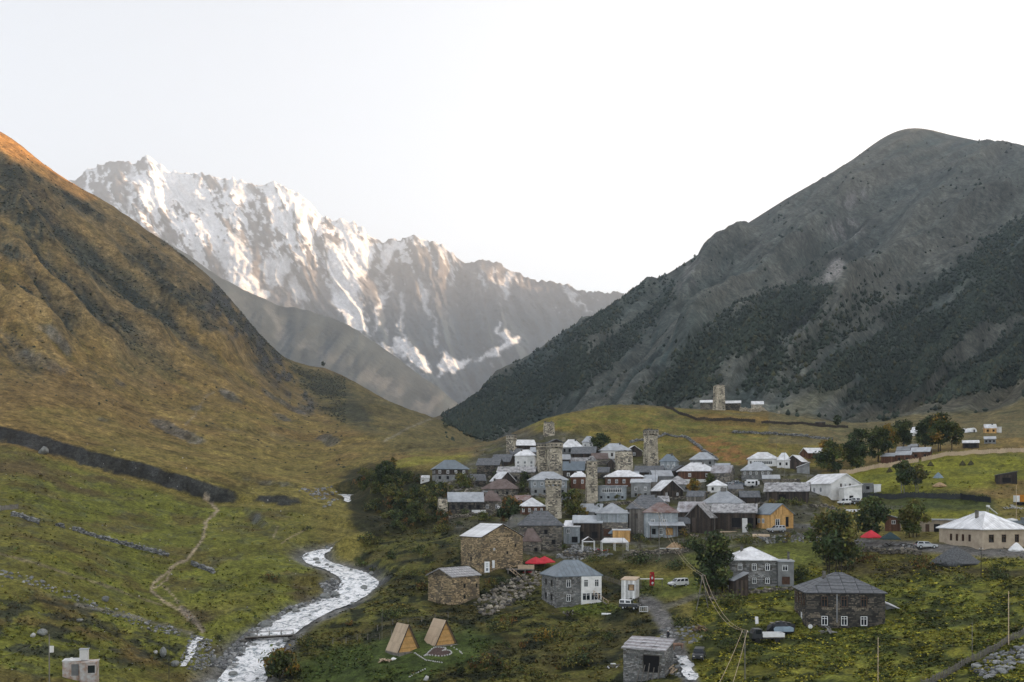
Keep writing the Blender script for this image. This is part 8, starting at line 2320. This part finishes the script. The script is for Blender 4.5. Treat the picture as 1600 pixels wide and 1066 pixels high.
def junk(u, v, n, spread, label, mats, seed=1, name='scrap_heap', cat='heap'):
    D = hit(u, v); t = thing(name, label, cat, on(u, D)); rg = random.Random(seed)
    for i in range(n):
        x, y = rg.gauss(0, spread * .45), rg.gauss(0, spread * .3); z = rg.uniform(.1, .9) * max(.2, 1 - abs(x) / spread)
        Mt = Matrix.Translation((x, y, z)) @ Matrix.Rotation(rg.uniform(0, 3), 4, 'Z') @ Matrix.Rotation(rg.uniform(-.7, .7), 4, 'Y')
        l = rg.uniform(.5, 1.7); MB().box(-l/2, l/2, -.12, .12, -.05, .05, M=Mt).build('scrap_piece', M[rg.choice(mats)], t)
junk(1580, 795, 26, 3.0, 'tangled heap of pale scrap near the orange covered trailer', ['plaster', 'wood_grey', 'metal_grey'], 2)
junk(1296, 990, 16, 1.8, 'broken grey boards against the dark stone house', ['wood_grey', 'concrete'], 3, 'board_pile', 'boards')
junk(890, 960, 18, 2.2, 'dead branches and posts below the white fronted house', ['wood_grey', 'wood_dark'], 4, 'brush_heap', 'brush')
junk(1095, 986, 18, 1.8, 'brown cart load of boards and hay beside the wet track', ['wood_brown', 'tan', 'wood_grey'], 5, 'cart_load', 'cart'); junk(1045, 1050, 16, 1.6, 'loose planks by the torn hut at the wet track', ['wood_grey', 'wood_pale'], 6, 'plank_pile', 'boards')
junk(960, 1043, 12, 1.6, 'pale boards thrown in the weeds beside the torn hut', ['white', 'wood_grey'], 7, 'board_pile', 'boards'); junk(1085, 838, 12, 1.5, 'leaning poles and boards before the shingle barn', ['wood_grey', 'wood_pale'], 8, 'board_pile', 'boards')
junk(940, 862, 20, 3.2, 'crates and chairs stacked around the party tents', ['wood_dark', 'wood_grey', 'cloth_red'], 9, 'yard_clutter', 'clutter'); junk(1392, 853, 16, 2.0, 'garden chairs and boxes under the yard parasols', ['wood_dark', 'plaster_grey'], 10, 'yard_clutter', 'clutter')
junk(825, 896, 14, 1.6, 'red chairs and boxes under the timber deck', ['cloth_red', 'wood_dark'], 11, 'yard_clutter', 'clutter')
def sheet_panel(u, v, wpx, hpx, m, label, yaw=0, D=None):
    D = D or hit(u, v); s = D / F; t = thing('leaning_sheet', label, 'sheet', on(u, D), R(yaw)); w, h = wpx * s, hpx * s
    MB().prism([(-w/2, 0, -.1), (w/2, 0, -.1), (w/2, .4, h), (-w/2, .4, h)], (0, .05, 0)).build('sheet', M[m], t)
    for x in (-w/2 + .1, w/2 - .1): MB().tube([(x, .9, -.2), (x, .45, h * .95)], .04, 5).build('prop', M['wood_grey'], t)
sheet_panel(1401, 826, 14, 18, 'plaster', 'large white sheet leaning by the rusty red shed'); sheet_panel(1164, 832, 8, 22, 'plaster', 'two pale boards leaning at the open fronted barn', -4); sheet_panel(748, 806, 22, 9, 'plaster', 'white sheets leaning in the garden of the long stone house')
sheet_panel(1330, 800, 36, 4, 'metal_white', 'flat white sheet lying low below the jeeps'); sheet_panel(1183, 975, 5, 11, 'cloth_white', 'white laundry hung at the meadow edge')
# far hoop tents
def hoop(u, v, wpx, hpx, label):
    D = hit(u, v); s = D / F; w, h, L = wpx * s, hpx * s, wpx * s * 1.1; t = thing('hoop_tent', label, 'tent', on(u, D), R(20)); n = 8
    q = [(cos(pi * i / n) * w/2, sin(pi * i / n) * h) for i in range(n + 1)]
    vs_ = [(x, -L/2, z) for x, z in q] + [(x, L/2, z) for x, z in q]
    MB().add(vs_, [(i + 1, i, n + 1 + i, n + 2 + i) for i in range(n)] + [tuple(range(n + 1)), tuple(range(2 * n + 1, n, -1))]).build('canopy', M['canvas_white'], t)
    MB().box(-w * .12, w * .12, -L/2 - .05, -L/2 + .02, 0, h * .6).build('door', M['dark'], t)
    g = MB()
    for k in range(3): g.tube([(x * 1.01, -L/2 + L * (k + .5) / 3, z * 1.01) for x, z in q], .05, 4)
    g.build('hoops', M['white'], t, kind='stuff')
hoop(1503, 676, 11, 6, 'cream hoop tent far up the side valley'); hoop(1517, 676, 12, 7, 'white hoop tent beside the cream one')

# ---------------------------------------------------------------- rocks
boulder(68, 710, 19, 'grey pointed boulder under the dark bank on the western slope', sq=(1, .9, .8)); boulder(165, 940, 14, 'pale round boulder in the dry ditch'); boulder(66, 994, 20, 'dark split boulder in the russet heath', sq=(1, .8, .7))
boulder(255, 1028, 16, 'upright standing stone by the iron post', sq=(.7, .6, 1.15), sink=.1); boulder(274, 1042, 16, 'dark boulder beside the small rill'); boulder(125, 972, 13, 'flat grey boulder in the heath', sq=(1, .8, .5)); boulder(333, 1035, 14, 'reddish boulder on the stream bank by the bridge', sq=(1, .8, .9))
boulder(52, 996, 12, 'small pale rock beside the dark split boulder', meshes=ROCKSW); boulder(243, 1022, 10, 'white stone next to the standing stone', meshes=ROCKSW); boulder(666, 1064, 14, 'pale rock at the lawn corner', meshes=ROCKSW)
rs = random.Random(8)
for i in range(80):
    for _ in range(50):
        u, v = rs.uniform(0, 560), rs.uniform(690, 1060)
        D = hit(u, v)
        if D < 420 and float(sample(RIV, u, np.array(D))) > 4: break
    boulder(u, v, rs.uniform(1.2, 3.4), 'small pale stone lying in the western meadow', 'pale stones scattered on the western meadow', ROCKSW + ROCKS[:1], D=D, name='stone')
for i in range(64):
    k = rs.uniform(.5, 17); p = [np.interp(k, np.arange(len(rv)), [q[j] for q in rv]) for j in range(4)] if False else rv[int(rs.uniform(6, len(rv) - 30))]
    off = rs.choice([-1, 1]) * rs.uniform(.1, .75) * p[3]
    x, y = p[0] + off, p[1] + rs.uniform(-2, 2); r = (.3 + 1.0 * rs.random() ** 2) * (1.0 if y < 250 else .8)
    o = link('river_rock', rs.choice(ROCKS)); o.location = (x, y, float(np.interp(y, [q[1] for q in rv], rz)) + r * .25); o.scale = (r * 1.2, r, r * .75); o.rotation_euler = (0, 0, rs.uniform(0, 6))
    tag(o, 'dark wet boulder breaking the white water of the stream', 'rock', 'boulders in the stream')
rubble('gravel_bar', 900, [(330,1040),(390,985),(450,950),(512,932),(500,912),(520,905),(556,916),(556,930),(470,950),(400,990),(366,1050)], .42, 'grey', 5)
rubble('rubble', 520, [(738,945),(775,915),(800,905),(842,890),(850,905),(830,930),(790,950),(756,965)], .42, 'stone', 6)
rubble('rubble', 340, [(868,872),(900,850),(935,858),(960,868),(930,872),(900,876)], .42, 'grey', 7)
rubble('rubble', 260, [(740,790),(800,770),(835,775),(830,800),(780,800)], .5, 'dark', 8)
rubble('stones', 240, [(0,890),(60,905),(120,930),(190,955),(250,975),(300,990),(300,1000),(230,985),(150,955),(60,918),(0,900)], .3, 'grey', 9)
rubble('rubble', 260, [(700,745),(760,740),(800,760),(760,790),(690,790)], .5, 'stone', 10)
rubble('rubble', 200, [(1180,838),(1290,832),(1300,845),(1200,850)], .35, 'grey', 11)
rubble('rubble', 160, [(1510,1045),(1560,1020),(1600,1010),(1600,1040),(1540,1064)], .4, 'grey', 12)
rubble('rubble', 260, [(1030,985),(1085,975),(1100,1000),(1050,1015),(1080,1060),(1050,1060)], .3, 'grey', 13)
rubble('gravel', 420, [(280,1035),(300,990),(330,1000),(340,1040),(300,1050)], .25, 'grey', 14)
rubble('ravine_stones', 120, [(470,765),(520,755),(530,780),(510,795)], .5, 'grey', 15)

# ---------------------------------------------------------------- rill and puddles
def small_water(name, line, wd, lift=.10):
    P = [at(*p) for p in line]; d = catmull([(p.x, p.y, p.z, wd) for p in P], 6)
    zz = [ground_z(p[0], p[1]) + lift for p in d]
    v_, q_ = ribbon(d, zz, [wd / 2 * rnd.uniform(.6, 1.3) for _ in d], 5, .12, 9)
    link(name, np_mesh(name, v_, q_, M_WATER), 'structure')
small_water('rill', [(284,1042),(292,1030),(298,1018),(302,1005),(312,996)], 1.6)
small_water('rill', [(1085,1064),(1078,1050),(1072,1036),(1066,1026)], 2.2, .14)

# ---------------------------------------------------------------- chimney smoke
def smoke(u, v, r, label, D):
    p = at(u, v, D); bm = bmesh.new(); bmesh.ops.create_icosphere(bm, subdivisions=3, radius=1)
    for x in bm.verts:
        n = float(fbm(np.array([x.co.x * 2 + u]), np.array([x.co.z * 2 + x.co.y]), 7, 3)[0]) - .5
        x.co *= 1 + n * .9; x.co = Vector((x.co.x * r * 1.3, x.co.y * r, x.co.z * r * .8 + x.co.x * r * .5))
    me = bpy.data.meshes.new('smoke'); bm.to_mesh(me); bm.free()
    m = bpy.data.materials.get('wood_smoke')
    if not m:
        m = bpy.data.materials.new('wood_smoke'); m.use_nodes = True; t = m.node_tree
        for n in list(t.nodes): t.nodes.remove(n)
        o = t.nodes.new('ShaderNodeOutputMaterial'); q = t.nodes.new('ShaderNodeVolumePrincipled'); q.inputs['Density'].default_value = .05; q.inputs['Color'].default_value = (.9, .92, .95, 1)
        t.links.new(q.outputs[0], o.inputs['Volume'])
    me.materials.append(m); o = link('smoke', me, 'stuff'); o.location = p
smoke(803, 816, 2.2, '', 262); smoke(1030, 742, 3.0, '', 352)
